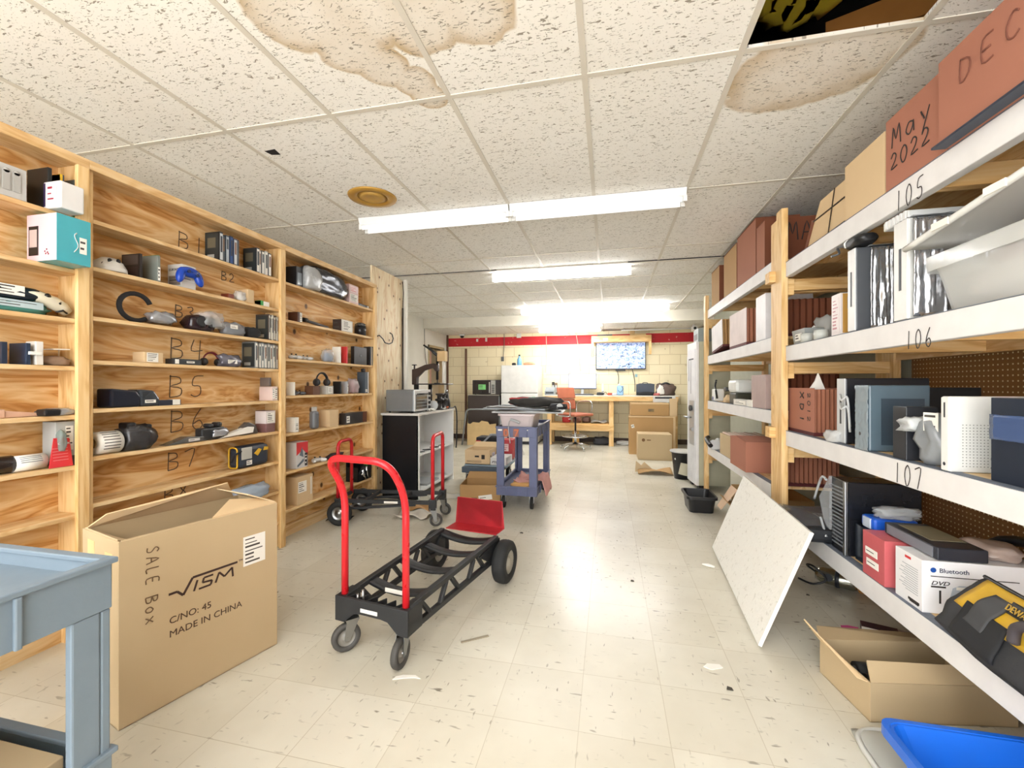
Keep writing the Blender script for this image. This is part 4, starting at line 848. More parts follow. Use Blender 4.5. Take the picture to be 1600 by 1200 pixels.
console('white console wrapped in shiny film, second from the post on shelf 106', 1397, 1419, 380, z, P('#D6D6D2', .35), P('#F0EFEB', .35), .28, RX+.0, (.03, .97), h=.374)
o = thing('ac_adapter', 'black controller grip with white band lying on top of the first console, shelf 106', 'game controller', (RX+.02, rnear(1345, RX+.02), z+.3765)); m = M(); m.blob((0, 0, 0), (.08, .14, .046), 93, .12); m.build('controller_body', BLACK, o); m = M(); m.tube([(-.036, .05, .008), (-.041, .045, .028), (-.03, .04, .04)], .005); m.build('white_band', WHITE, o); m = M(); m.tube(smooth([(-.02, .07, .02), (-.04, .11, .03), (-.02, .14, .01), (-.05, .15, .0)]), .005); m.build('cord', P('#55585C', .4), o)
o = thing('white_console', 'flat white ribbed console lying across the two upright consoles on shelf 106', 'game console', (RX+.02, rnear(1419, RX+.02)+.0, z+.3785)); m = M(); m.box(0, .2, .0, .15, .003, .036); m.build('console_body', P('#E3E4E2', .35), o, bev=.004); m = M()
for k in range(6): m.box(-.002, .02, .012+k*.022, .026+k*.022, .008, .038)
m.build('ribs', P('#F4F4F2', .35), o)
o, d, w, h = RB('electronics_box', 'dark grey device in shadow between the second console and the clear bin, shelf 106', 'gadget', 1440, 1462, 445, z, P('#3A3D44', .4), .15, RX+.31)
# clear bin with its lid
def tub(label, cat, loc, sx, sy, h, mat, rim=.02, name='storage_bin', taper=.86, th=.004, rz=0, inner=None, lip=.012):
    o = thing(name, label, cat, loc, rz)
    m = M(); n = 5; R = .04
    def ring(s, z, off=0):
        hx, hy = sx/2*s-off, sy/2*s-off; out = []
        for cx, cy_, a0 in ((hx, hy, 0), (-hx, hy, PI/2), (-hx, -hy, PI), (hx, -hy, 1.5*PI)):
            for k in range(n): a = a0+PI/2*k/(n-1); out.append((cx-math.copysign(R, cx)+R*math.cos(a), cy_-math.copysign(R, cy_)+R*math.sin(a), z))
        return out
    lev = [(taper, 0, 0), (.5*(1+taper), h*.55, 0), (1, h, 0), (1, h, -lip), (1, h-rim, -lip), (1, h-rim, -lip+.003), (1, h-.003, -lip+.003), (1, h-.003, th), (taper, th, th)]
    vs = []
    for s, z, off in lev: vs += ring(s, z, off)
    N = 4*n; fs = []
    for i in range(len(lev)-1):
        for k in range(N): fs.append((i*N+k, i*N+(k+1) % N, (i+1)*N+(k+1) % N, (i+1)*N+k))
    fs.append(tuple(range(N))[::-1]); fs.append(tuple((len(lev)-1)*N+k for k in range(N)))
    m.add(vs, fs, 0, False); m.build('bin_shell', mat, o); return o
yb0, yb1 = 1.12, rnear(1452, RX+.03)
o = tub('translucent storage bin packed with pale plastic on shelf 106, lid resting above it', 'storage bin', (RX+.23, (yb0+yb1)/2, z+.001), .42, yb1-yb0, .2, P('#E8E8E4', .12, alpha=.38, var=0), .05)
m = M(); m.blob((0, 0, .006), (.35, (yb1-yb0)*.84, .15), 95, .12); m.build('plastic_contents', P('#EDE6E2', .5), o)
m = M(); m.blob((-.05, .05, .12), (.22, .3, .06), 96, .2); m.build('pink_contents', P('#CDB0B4', .4), o)
o = thing('bin_lid', 'translucent white bin lid tilted on top of the storage bin on shelf 106', 'lid', (RX+.2, (yb0+yb1)/2, z+.245)); m = M()
def lid(u, v):
    x = -.23+.46*u; y = -.36+.72*v; e = max(abs(2*u-1), abs(2*v-1)); return (x, y, .1*(1-v)*1.0+.03*(1-abs(2*u-1)**6)*(1-abs(2*v-1)**8))
m.sheet(lid, 20, 24, th=.005); m.build('lid_panel', P('#DAD9D3', .3, alpha=.85, var=0), o)
m = M(); m.tube([(-.232, -.36+.72*k/12, .1*(1-k/12)) for k in range(13)], .011, 8); m.build('lid_rim', P('#F1F0EA', .3), o)
for a in (-.06, .14): zr = .1*(1-(a+.395)/.72); m = M(); m.box(-.247, -.243, a, a+.07, zr-.011, zr+.011); m.build('white_tape', PAPER, o)
m = M(); m.box(RX+.0, RX+.25, .75, 1.35, z+.0006, z+.001); 
o = thing('blue_mat', 'blue patterned strip of liner under the storage bin at the edge of shelf 106', 'shelf liner', (RX+.0015, .9, z+.0007)); m = M(); m.box(-.005, -.0025, 0, .36, -.02, .0008); m.box(-.005, .03, 0, .36, .0009, .0025); m.build('liner_strip', P('#3A4E86', .6, var=.3, scale=60), o)
# ---- shelf 107
z = NB[2]
acc2('middle one of three brown expanding files just behind the tall post', 1.15, 1.46, 3.19, 3.3, FB[2], .25, REDD)
o, d, w, h = accordion('expanding file with handwriting on its cover and white paper on top, shelf 107', 1232, 1272, 601, z, RED, .15, RX+.03, 7, panel=REDB, h=.265)
hand('XD1', (-.0015, w*.5, h*.92), (0,0,-1), (0,-1,0), .05, INK, o, .004, asp=.9, gap=.5); hand('2012', (-.0015, w*.22, h*.9), (0,0,-1), (0,-1,0), .035, INK, o, .0025, asp=.9, gap=.4)
m = M(); m.prism([(.02, h-.01), (.1, h-.01), (.065, h+.085), (.05, h+.04)], w*.3, w*.34, axis=1); m.build('white_paper', PAPER, o)
o, d, w, h = console('tall black console with white front strip and cables, shelf 107 behind the grey wrapped box', 1308, 1321, 581, z, P('#23252B', .3), P('#D9DCDD', .25), .34, RX+.03, None, h=.315)
for k, (a, b) in enumerate(((.75, .2), (.62, .28))): cable('white_cable', ('upper', 'lower')[k]+' loop of pale cable at the front of the black console on shelf 107', [(RX+.02, o.location.y+.03, z+h*a), (RX-.0+.005*k-.014*k, o.location.y-.03-.02*k, z+h*(a-.08)), (RX+.01, o.location.y-.06, z+h*(a-.05)), (RX+.025, o.location.y-.05, z+h*b)], .005, P('#D0D2D2', .4))
o = clearbag('plastic_bag', 'crumpled clear bag end hanging by the handwritten file at the front of shelf 107', 'plastic bag', (RX+.02, rnear(1302, RX+.02), z+.001), (.06, .1, .06), 101, P('#D6D6D4', .2, alpha=.7, var=0))
o, d, w, h = RB('wrapped_box', 'grey blue box in shiny clear wrap standing on shelf 107', 'wrapped box', 1338, 1358, 602, z, P('#5B6E7A', .22, var=.15), .22, RX+.005, bev=.006)
m = M(); m.sheet(lambda u, v: (-.004-.006*noise.noise(Vector((u*9, v*14, 3))), w*u, h*(.0+v)), 14, 30, th=.0008); m.build('clear_wrap', P('#A9B6BE', .12, alpha=.6, var=0), o); m = M(); m.lathe([(.008, 0), (.001, .002)], (-.008, w*.55, h*.25), 0, 12); m.build('round_mark', BLACK, o); m = M(); m.box(d*.2, d*.9, -.002, 0, h*.1, h*.8); m.build('dark_panel', P('#3A4854', .25), o)
o, d, w, h = RB('electronics_box', 'black box behind the grey plastic bag on shelf 107', 'box', 1422, 1444, 612, z, BLACK, .22, RX+.36, h=.27)
o, d, w, h = RB('electronics_box', 'low black box with two white stickers at the front of shelf 107', 'box', 1395, 1416, 640, z, P('#2C2E33', .35), .1, RX+.01, h=.2); rside(o, d, h, .02, .7, .5, .1, 1); rside(o, d, h, .02, .55, .5, .1, 1)
yy = rnear(1452, RX+.04); o = clearbag('plastic_bag', 'grey plastic bag bulging with cables beside the white console, shelf 107', 'bagged cables', (RX+.105, 1.812, z+.001), (.17, .125, .2), 105, P('#A3A7AB', .18, alpha=.92, var=.25), DARK, .22); sticker((-.088, .0, .12), (.3,-1,0), (0,0,1), .05, .065, o, 3)
m = M(); m.tube(smooth([(.0, .05, .16), (.02, .02, .22), (.05, -.03, .23)]), .007); m.build('cable_loop', P('#6A7076', .4), o); m = M(); m.blob((-.07, .07, .11), (.08, .08, .06), 106, .5); m.build('knotted_end', P('#D5D8D8', .15, alpha=.8, var=0), o)
o, d, w, h = RB('game_console', 'white console with dotted vent side standing upright on shelf 107', 'game console', 1471, 1484, 593, z, P('#E6E6E2', .35), .3, RX+.002, bev=.004, part='console_body', h=.245)
m = M(); m.box(-.003, .02, .002, w-.002, .003, h-.003); m.build('front_panel', WHITE, o, bev=.002); m = M(); m.box(-.0045, -.003, w*.42, w*.55, h*.72, h*.92); m.lathe([(.006, 0), (.001, .001)], (-.004, w*.5, h*.1), 0, 10); m.build('disc_slot', DARK, o)
m = M(); [m.lathe([(.0022, 0), (.0001, .0008)], (.035+.0095*i, -.0004, .02+.0095*j), 1, 5) for i in range(27) for j in range(15)]; v = m.build('dotted_vent', P('#8E908C', .5, var=0), o)
m = M(); m.box(.12, .16, -.001, .0, h*.88, h*.99); m.build('red_sticker', REDX, o)
o = clearbag('wrapped_device', 'black headset in clear film hanging over the white console side, shelf 107', 'headset', (RX+.16, o.location.y-.05, z+.001), (.13, .07, .21), 108, BAG, BLACK, .4)
m = M(); m.tube(smooth([(.0, -.03, .17), (-.05, -.04, .19), (-.08, -.03, .15), (-.05, -.04, .13)]), .01); m.tube(smooth([(-.06, -.03, .05), (-.09, -.02, .03), (-.05, -.04, .02)]), .009); m.build('headband', BLACK, o)
o, d, w, h = RB('electronics_box', 'large navy black box nearest the viewer on shelf 107', 'box', 1548, 1660, 600, z, P('#202B3C', .3, var=.2), .26, RX+.03, h=.245)
m = M(); m.sheet(lambda u, v: (-.003-.003*noise.noise(Vector((u*5, v*5, 7))), w*u, h*(.5+.3*v)), 12, 8, th=.0008); m.build('film_band', P('#4A5F8A', .15, alpha=.8, var=0), o)
# ---- bottom shelf
z = NB[3]
acc2('lowest of three brown expanding files just behind the tall post', 1.13, 1.46, 3.19, 3.3, FB[3], .28, RED, 12)
o = thing('laptop_bag', 'black laptop bag lying flat with a white tag, overhanging the bottom shelf edge', 'bag', (RX+.08, 2.475, z+.001)); m = M(); m.box(-.19, .3, -.0, .47, 0, .075); m.build('bag_body', P('#26292E', .5, var=.2, bump=.3), o, bev=.025); m = M(); m.tube([(-.19, .02+.43*k/8, .04) for k in range(9)], .006); m.build('zip', P('#50555A', .4), o); sticker((-.02, .3, .0755), (0,-1,0), (1,0,0), .12, .06, o, 3); m = M(); m.sheet(lambda u, v: (-.17+.4*u, .03+.4*v, .083+.012*noise.noise(Vector((u*6, v*7, 1)))), 16, 16, th=.001); m.build('plastic_sleeve', P('#7A7F84', .15, alpha=.4, var=0), o)
y0 = rnear(1323, RX+.02); o = thing('computer_tower', 'black computer tower with mesh front inside a clear bag, bottom shelf', 'computer', (RX+.02, y0, z+.001)); H = .35
m = M(); m.box(0, .3, 0, .14, 0, H); m.build('tower_case', P('#1A1C22', .25), o, bev=.004); m = M()
for k in range(16): m.box(-.003, 0, .025, .132, .03+k*.0185, .036+k*.0185)
m.build('mesh_front', P('#7E8388', .35), o); m = M(); m.box(-.008, .01, .0, .02, .0, H); m.build('chrome_edge', STEEL, o, bev=.003)
m = M(); m.prism([(.141, .08), (.141, H), (.25, H*.62), (.22, H*.45), (.19, .1)], -.01, .02, axis=0); m.build('bag_end', P('#C5C9CC', .15, alpha=.35, var=0), o)
for k in range(2): cable('grey_cable', ('upper', 'lower')[k]+' silver grey strap beside the black computer tower on the bottom shelf', [(RX-.0, y0+.28-.07*k, z+.2-.08*k), (RX-.0, y0+.2, z+.33-.22*k), (RX+.0, y0+.15, z+.33-.29*k)], .006, P('#B4B8BA', .3))
o = thing('electronics_box', 'low navy glossy box under the blue controller, behind the red box', 'box', (1.12, 2.175, z+.001)); m = M(); m.box(0, .28, 0, .13, 0, .165); m.build('box_body', P('#18202E', .2), o, bev=.003)
o = thing('blue_controller', 'bright blue controller in clear wrap lying behind the red box, bottom shelf', 'game controller', (1.13, 2.18, z+.167)); m = M(); m.box(0, .17, 0, .1, 0, .055); m.build('blue_shell', P('#1F5FD0', .3), o, bev=.012); m = M(); m.box(-.004, .03, .02, .08, .005, .05); m.build('white_front', P('#C9D6E8', .3), o, bev=.004); m = M(); m.blob((.1, .04, .056), (.15, .1, .05), 111, .4); m.build('clear_wrap', BAG, o)
o, d, w, h = RB('red_box', 'red box with white labels and a white side panel, bottom shelf', 'box', 1348, 1382, 815, z, P('#CE6468', .45), .22, RX+.0, h=.184)
m = M(); m.box(d*.25, d*1.0, -.001, .001, 0.002, h*.8); m.build('white_side_print', PAPER, o); rfront(o, w, h, .15, .5, .55, .16, 1); rfront(o, w, h, .2, .25, .55, .16, 1)
# white printed carton with a picture of a stereo
y1 = rnear(1398, RX+.01); y0 = rnear(1440, RX+.01); o = thing('player_carton', 'white printed player carton with a boombox picture on the bottom shelf', 'carton', (RX+.012, y0, z+.001)); W = .36; D = y1-y0; H = .185
m = M(); m.box(0, W, 0, D, 0, H); m.build('carton_body', P('#F0EFF0', .35, var=.03), o, bev=.002)
text('Bluetooth', (.05, -.0008, H*.79), (1,0,0), (0,0,1), .022, P('#202A44', .5, var=0), o); m = M(); m.lathe([(.009, 0), (.0001, .0006)], (.033, -.0002, H*.83), 1, 18); m.build('round_logo', P('#1E4FA0', .4), o)
text('DVD', (.025, -.0008, H*.55), (1,0,0), (0,0,1), .02, INK, o, shear=.3, sx=1.3); m = M(); m.box(.026, .07, -.0008, 0, H*.5, H*.53); m.box(.025, .28, -.0008, 0, H*.705, H*.72); m.box(.05, .056, -.0008, 0, H*.2, H*.45); m.build('printed_lines', INK, o)
m = M(); m.box(.305, .345, -.001, 0, H*.7, H*.78); m.box(.305, .345, -.001, 0, H*.82, H*.9); m.build('red_logo', REDX, o); m = M(); m.lathe([(.014, 0), (.0001, .0006)], (.328, -.0002, H*.53), 1, 20); m.build('purple_badge', P('#3A2350', .4), o)
m = M(); m.prism([(.075, .03), (.09, .095), (.11, .105), (.22, .108), (.3, .08), (.34, .03), (.2, .018), (.1, .016)], -.001, .0, axis=1); m.build('boombox_picture', P('#C3CBD6', .35), o); m = M(); m.lathe([(.026, 0), (.022, .0015), (.0001, .0016)], (.12, -.0012, .045), 1, 24); m.build('speaker_picture', P('#1B2030', .3), o); m = M(); m.lathe([(.024, 0), (.02, .0015), (.0001, .0016)], (.29, -.0012, .045), 1, 24); m.build('speaker_picture', P('#1B2030', .3), o); m = M(); m.box(.1, .125, -.0018, -.001, .09, .1); m.build('display_picture', PAPER, o)
m = M(); [m.box(-.0006, 0, D*.15, D*(.6+.3*((k*7) % 5)/5), H*(.25+.045*k), H*(.265+.045*k)) for k in range(12)]; m.box(-.0006, 0, D*.4, D*.62, H*.88, H*.93, 1); m.box(-.0006, 0, D*.1, D*.5, H*.08, H*.13, 2); m.build('printed_text_block', [P('#B9BCC0', .6), REDX, INK], o)
text('Bluetooth', (-.0008, D*.45, H*.06), (0,-1,0), (0,0,1), .012, INK, o)
zt = z+H+.003
o = thing('electronics_box', 'black oblong device with a printed top, lying on the white player carton', 'gadget', (RX+.06, y0+.005, zt)); m = M(); m.box(0, .15, .0, .3, 0, .045); m.build('device_body', P('#2C2F38', .35), o, bev=.004); m = M(); m.box(.03, .14, .08, .26, .045, .047); m.build('printed_top', P('#8A8268', .5), o); m = M(); m.box(-.002, .0, .02, .28, .004, .041); m.build('grey_side', P('#7E8088', .35), o)
o = clearbag('bagged_part', 'pale pinkish plastic bag on top of the white player carton, right of the device', 'packet', (RX+.28, y0+.1, zt), (.12, .15, .05), 115, P('#CDB8AC', .3, alpha=.9, var=.2))
cable('cable_bundle', 'thick black cables trailing behind the white player carton on the bottom shelf', [(RX+.36, y1+.25, z+.02), (RX+.42, y1+.1, z+.2), (RX+.46, y0+.02, z+.22), (RX+.5, y0-.1, z+.16), (RX+.5, y0-.16, z+.02)], .02, BLACK)
# tool bag
o = thing('tool_bag', 'yellow and black canvas tool bag slumped at the near end of the bottom shelf', 'tool bag', (RX+.15, 1.45, z+.004), .0)
BAGF = P('#3A3B3E', .85, var=.25, bump=.3); YELB = P('#E0B22C', .7, var=.15, bump=.2)
o.location = (0, 0, 0)
def sec(u):
    return Vector((1.05-.01*u, 1.69-.55*u, .43-.03*min(1, u*3))), Vector((1.165-.1*u, 1.655-.52*u, .592+.035*u)), Vector((1.40-.05*u, 1.65-.5*u, .398))
def bagf(u, v, off=0):
    a, b, c = sec(u); n = Vector((-.75, .1, .6)); w = noise.noise(Vector((u*5, v*4, 2)))*.012+.016*math.sin(PI*v)
    return tuple(a.lerp(b, v)+n*(w+off))
def bagb(u, v):
    a, b, c = sec(u); return tuple(b.lerp(c, v)+Vector((.5, 0, .6))*(.02*math.sin(PI*v)))
m = M(); m.sheet(bagf, 26, 14, th=.004); m.sheet(bagb, 20, 8, th=.004); m.sheet(lambda u, v: tuple(sec(u)[0].lerp(sec(u)[2], v)+Vector((0, 0, .0))), 10, 4, th=.002)
for u in (0, 1):
    a, b, c = sec(u); m.add([a, b, c, a+Vector((0, .004, 0)), b+Vector((0, .004, 0)), c+Vector((0, .004, 0))], [(0,1,2), (5,4,3), (0,3,4,1), (1,4,5,2), (2,5,3,0)])
m.build('bag_body', BAGF, o)
m = M(); m.sheet(lambda u, v: bagf(.05+.9*u, .42+.2*max(0, u-.5)*0+.56*v, .007), 24, 8, th=.004); m.build('yellow_panel', YELB, o)
m = M(); m.sheet(lambda u, v: bagf(.16+.14*u+.04*v, .3+.55*v, .014), 8, 10, th=.006); m.build('grey_strap', P('#4C4D50', .8, var=.2), o)
m = M(); m.sheet(lambda u, v: bagf(.12+.3*u, .05+.5*v, .012), 10, 10, th=.005); m.build('dark_pocket', P('#232427', .85, var=.2), o)
m = M(); m.tube(smooth([bagf(.5, .45, .02), bagf(.52, .62, .035), bagf(.62, .72, .04), bagf(.74, .62, .035), bagf(.76, .42, .02)]), .013, 8); m.build('handle', P('#4A4448', .7), o)
m = M(); m.tube([bagf(k/20, 1.0, .004) for k in range(21)], .006); m.build('zip', BLACK, o)
F0 = Vector(bagf(.34, .8, .0145)); F1 = Vector(bagf(.62, .8, .0145)); m = M(); m.sheet(lambda u, v: bagf(.34+.26*u, .72+.17*v, .012), 10, 4, th=.003); m.build('logo_patch', P('#2C2C2C', .6), o)
text('DEWALT', bagf(.35, .75, .0225), F1-F0, Vector(bagf(.4, 1))-Vector(bagf(.4, .6)), .026, P('#C9A23A', .6), o, 'patch_lettering', ext=.001)
# ---- far bay
z = FB[0]
for k, (a, b, t) in enumerate(((1112, 1124, 428), (1131, 1151, 402), (1152, 1181, 374), (1182, 1195, 358))):
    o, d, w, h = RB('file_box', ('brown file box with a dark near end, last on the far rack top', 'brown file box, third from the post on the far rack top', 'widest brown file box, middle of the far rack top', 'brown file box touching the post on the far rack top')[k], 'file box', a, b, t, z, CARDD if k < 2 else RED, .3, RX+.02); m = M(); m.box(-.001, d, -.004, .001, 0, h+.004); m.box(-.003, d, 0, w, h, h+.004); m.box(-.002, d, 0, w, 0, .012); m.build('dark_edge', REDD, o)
z = FB[1]
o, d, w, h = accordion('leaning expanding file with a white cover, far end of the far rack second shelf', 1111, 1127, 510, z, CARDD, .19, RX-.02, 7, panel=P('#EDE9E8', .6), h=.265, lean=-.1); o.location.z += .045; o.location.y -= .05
accordion('expanding file with a pinkish cover in the middle of the far rack second shelf', 1140, 1166, 490, z, RED, .16, RX+.0, 5, panel=P('#E3D2CC', .6), h=.3)
o, d, w, h = RB('white_folder', 'white folder beside the post on the far rack second shelf', 'folder', 1181, 1196, 470, z, P('#F1EFF1', .5), .3, RX+.01, h=.33)
z = FB[2]
o = thing('desk_mixer', 'white blender like appliance with a black curved arm, far rack third shelf', 'appliance', (RX+.07, rnear(1122, RX+.07), z+.001)); m = M(); m.box(-.05, .05, -.06, .06, 0, .13); m.build('appliance_body', WHITE, o, bev=.01); m = M(); m.tube(smooth([(-.02, .0, .21), (-.03, .0, .16), (-.035, -.06, .11), (-.03, -.09, .03)]), .01); m.cyl((-.02, -.02, .22), (-.02, .02, .22), .008); m.build('curved_arm', BLACK, o); m = M(); m.lathe([(.022, 0), (.012, .004), (.001, .004)], (-.054, .0, .03), 0, 16); m.build('blue_badge', P('#1E3E8C', .4), o)
m = M(); m.blob((RX+.08, rnear(1143, RX+.08), z+.001), (.12, .12, .08), 123, .3); tag(m.build('paper_heap', CARDL), 'crumpled tan paper on the far rack third shelf, below the white machine', 'paper')
o = thing('white_machine', 'white rounded machine with a dark opening on the far rack third shelf', 'machine', (RX+.12, rnear(1161, RX+.12), z+.001)); m = M(); m.box(-.1, .1, -.13, .12, .1, .22); m.build('machine_body', P('#E9EBE6', .35), o, bev=.03); m = M(); m.box(-.09, .09, -.11, .1, .0, .1); m.build('dark_base', P('#3A3A2A', .5), o, bev=.01); m = M(); m.box(-.12, -.05, .1, .19, .11, .15); m.build('black_front', BLACK, o, bev=.01)
o, d, w, h = RB('small_box', 'low white printed box in front of the white machine, far rack third shelf', 'box', 1146, 1167, 628, z, P('#D9D6D0', .5), .06, RX+.0, h=.05); rfront(o, w, h, .1, .2, .8, .6, 2)
o, d, w, h = RB('small_box', 'tiny white box beside the pale carton, far rack third shelf', 'box', 1168, 1175, 627, z, PAPER, .05, RX+.0, h=.055)
o, d, w, h = RB('carton_box', 'pale pinkish carton beside the post on the far rack third shelf', 'carton', 1174, 1196, 582, z, P('#B9A29C', .6), .05, RX+.004, h=.245)
z = FB[3]
o = thing('telephone', 'black and white desk telephone at the far end of the far rack lowest shelf', 'telephone', (RX+.04, rnear(1120, RX+.04), z+.001)); m = M(); m.prism([(-.1, 0), (.12, 0), (.12, .05), (-.08, .1)], -.07, .07, axis=0); m.build('phone_body', P('#D8D9DA', .3), o, bev=.006); m = M(); m.tube(smooth([(-.05, .16, .1), (-.08, .1, .09), (-.09, .0, .07), (-.08, -.1, .04)]), .022, 10); m.build('handset', BLACK, o); m = M(); m.lathe([(.04, 0), (.02, .02), (.0001, .02)], (.02, -.0, .09), 2, 16); m.build('dial', GREYW, o)
o, d, w, h = RB('carton_box', 'tan carton with a brown open top, middle of the far rack lowest shelf', 'carton', 1125, 1141, 668, z, CARD, .35, RX-.0, h=.2); m = M()
for k in range(7): m.box(.02+k*.045, .05+k*.045, .01, w-.01, h-.03, h+.012-.004*(k % 2))
m.build('file_tabs', P('#D9C3B4', .7), o)
o, d, w, h = RB('file_box', 'smooth red brown file box beside the post on the far rack lowest shelf', 'file box', 1141, 1165, 676, z, REDB, .35, RX-.05, h=.235); m = M(); m.prism([(0, h), (w, h), (w*.6, h+.02)], -.004, .35, axis=0); m.build('curved_lid', REDB, o)
# ================================================================== THINGS ON THE FLOOR
# ---- big open carton
FL = Vector((-1.657, 1.155, 0)); CW, CD_, CHH = .575, .31, .655
ca = math.atan2(.553, .157)
o = thing('large_carton', 'large open cardboard carton hand marked SALE Box, in front of the shelves', 'carton', FL, ca)
inv = Matrix.Translation(FL) @ Matrix.Rotation(ca, 4, 'Z'); inv.invert()
def onfront(px, py):          # local point of the carton's front face
    u = (px-800)/FPX; d = Vector((u*cT-sT, u*sT+cT, (HZ-py)/FPX)); c = Vector((0, 0, CH)); n = Vector((math.sin(ca), -math.cos(ca), 0))
    t = (FL-c).dot(n)/d.dot(n); return inv @ (c+d*t)
T_ = .006
m = M(); m.box(0, CW, 0, T_, 0, CHH); m.box(0, CW, CD_-T_, CD_, 0, CHH); m.box(0, T_, T_, CD_-T_, 0, CHH); m.box(CW-T_, CW, T_, CD_-T_, 0, CHH); m.box(0, CW, 0, CD_, 0, T_)
m.build('carton_walls', [CARD], o, bev=.0015)
def flap(pts, nm='top_flap', mt=None):
    m = M(); n = len(pts); up = (Vector(pts[1])-Vector(pts[0])).cross(Vector(pts[-1])-Vector(pts[0])).normalized()*.005
    vs = [Vector(p) for p in pts]+[Vector(p)+up for p in pts]
    m.add(vs, [tuple(range(n)), tuple(range(n, 2*n))[::-1]]+[(i, (i+1) % n, n+(i+1) % n, n+i) for i in range(n)]); return m.build(nm, mt or CARDL, o)
h = CHH
flap([(.01, .008, h-.002), (.3, .008, h-.002), (.25, .13, h-.075), (.03, .15, h-.06)], mt=CARD)
flap([(.3, .003, h), (CW-.004, .003, h), (CW-.03, .07, h+.016), (.43, .12, h+.03), (.38, .09, h-.01)])
flap([(CW, .02, h), (CW, CD_-.01, h), (CW-.13, CD_-.03, h+.06), (CW-.1, .06, h+.05)], mt=CARD)
flap([(.003, CD_-.01, h), (.003, .02, h), (.1, .07, h-.05), (.09, .25, h-.06)], mt=CARD)
flap([(.01, CD_-.003, h), (CW*.95, CD_-.003, h), (CW*.85, CD_-.06, h+.085), (.34, CD_-.07, h+.07), (.06, CD_-.03, h+.045)], mt=CARDL)
q = onfront(380, 886); q2 = onfront(414, 830); sticker((q.x, -.0005, q.z), (1,0,0), (0,0,1), q2.x-q.x, q2.z-q.z, o, 7)
q = onfront(268, 938); w = onfront(372, 905).x-q.x
lg = M(); S = w/3.95
for st in ([(-.15,.42),(.3,.42),(.62,.06),(1.15,1.0),(3.9,1.0)], [(1.22,.05),(1.42,.72)], [(2.35,.72),(1.8,.72),(1.72,.42),(2.28,.36),(2.2,.08),(1.5,.08)], [(2.5,.08),(2.72,.72),(3.05,.3),(3.55,.74),(3.6,.08)]):
    for a, b in zip(st, st[1:]): lg.bar((q.x+a[0]*S, -.0008, q.z+a[1]*S*.95), (q.x+b[0]*S, -.0008, q.z+b[1]*S*.95), .0015, .0085 if len(st) > 4 and st[0][0] < 0 else .007, 0, (0, 0, 1))
lg.build('printed_logo', P('#3A2620', .7, var=0), o); text('TM', (q.x+w+.002, -.0008, q.z+S*.93), (1,0,0), (0,0,1), .012, INK, o)
q = onfront(264, 976); text('C/NO: 45', (q.x, -.0008, q.z), (1,0,0), (0,0,1), .036, P('#4A3628', .7, var=0), o)
q = onfront(264, 997); text('MADE IN CHINA', (q.x, -.0008, q.z), (1,0,0), (0,0,1), .036, P('#4A3628', .7, var=0), o)
q = onfront(228, 856); hand('SALE', (q.x, -.001, q.z), (0,0,-1), (1,0,0), .038, P('#6A5238', .8, var=0), o, .0022, asp=.75, gap=.3); q = onfront(227, 934); hand('Box', (q.x, -.001, q.z), (0,0,-1), (1,0,0), .038, P('#6A5238', .8, var=0), o, .0022, asp=.75, gap=.3)
for bx in ((-.001, 0, .05, .11, h-.14, h-.05), (-.001, 0, .2, .26, h-.13, h-.03)): m = M(); m.box(*bx); m.build('tape_patch', P('#E9D29A', .5), o)
# ---- utility carts
def utility_cart(name, label, loc, rz, W, L, H, mat, tray, lowz, apron, handle=True, tape=None, lowap=.09):
    o = thing(name, label, 'utility cart', loc, rz); t = .012
    def traymesh(z1, ap, nm):
        m = M(); zb = z1-tray
        m.box(-W/2+.01, W/2-.01, -L/2+.01, L/2-.01, zb, zb+.01)
        for s in (-1, 1):
            m.box(s*W/2, s*(W/2-t), -L/2, L/2, z1-ap, z1); m.box(-W/2+t, W/2-t, s*L/2, s*(L/2-t), z1-ap, z1)
            m.box(s*(W/2+.008), s*(W/2-t-.004), -L/2-.008, L/2+.008, z1-.012, z1+.001); m.box(-W/2+t+.004, W/2-t-.004, s*(L/2+.008), s*(L/2-t-.004), z1-.012, z1+.001)
        n = max(3, int(L/.16))
        for k in range(1, n):
            y = -L/2+L*k/n
            for s in (-1, 1): m.box(s*(W/2+.009), s*(W/2-.001), y-.006, y+.006, z1-ap, z1-.012)
        for k in range(1, 4):
            x = -W/2+W*k/4
            for s in (-1, 1): m.box(x-.006, x+.006, s*(L/2+.009), s*(L/2-.001), z1-ap, z1-.012)
        return m.build(nm, mat, o, bev=.003)
    traymesh(H, apron, 'top_tray'); traymesh(lowz, lowap, 'lower_tray')
    for sx in (-1, 1):
        for sy in (-1, 1):
            x0, y0 = sx*(W/2-.002), sy*(L/2-.002); m = M()
            m.box(x0, x0-sx*.075, y0, y0-sy*.02, lowz-.01, H-apron); m.box(x0, x0-sx*.02, y0-sy*.0205, y0-sy*.075, lowz-.01, H-apron); m.build('leg', mat, o, bev=.004)
            zc = lowz-lowap; r = min(.06, zc*.45)
            cx, cy_ = sx*(W/2-.06), sy*(L/2-.07)
            c = M(); c.lathe([(r*.5, -.014), (r, -.012), (r, .012), (r*.5, .014)], (cx, cy_, r), 0, 20); c_o = c.build('caster', RUBBER, o)
            c = M(); c.box(cx-.022, cx-.016, cy_-.02, cy_+.02, r, zc); c.box(cx+.016, cx+.022, cy_-.02, cy_+.02, r, zc); c.box(cx-.03, cx+.03, cy_-.03, cy_+.03, zc-.006, zc); c.build('caster_fork', STEEL, c_o)
    if handle: m = M(); m.tube(smooth([(-W*.4, -L/2, H-.02), (-W*.35, -L/2-.08, H+.03), (0, -L/2-.1, H+.05), (W*.35, -L/2-.08, H+.03), (W*.4, -L/2, H-.02)]), .018, 10); m.build('handle', mat, o)
    return o
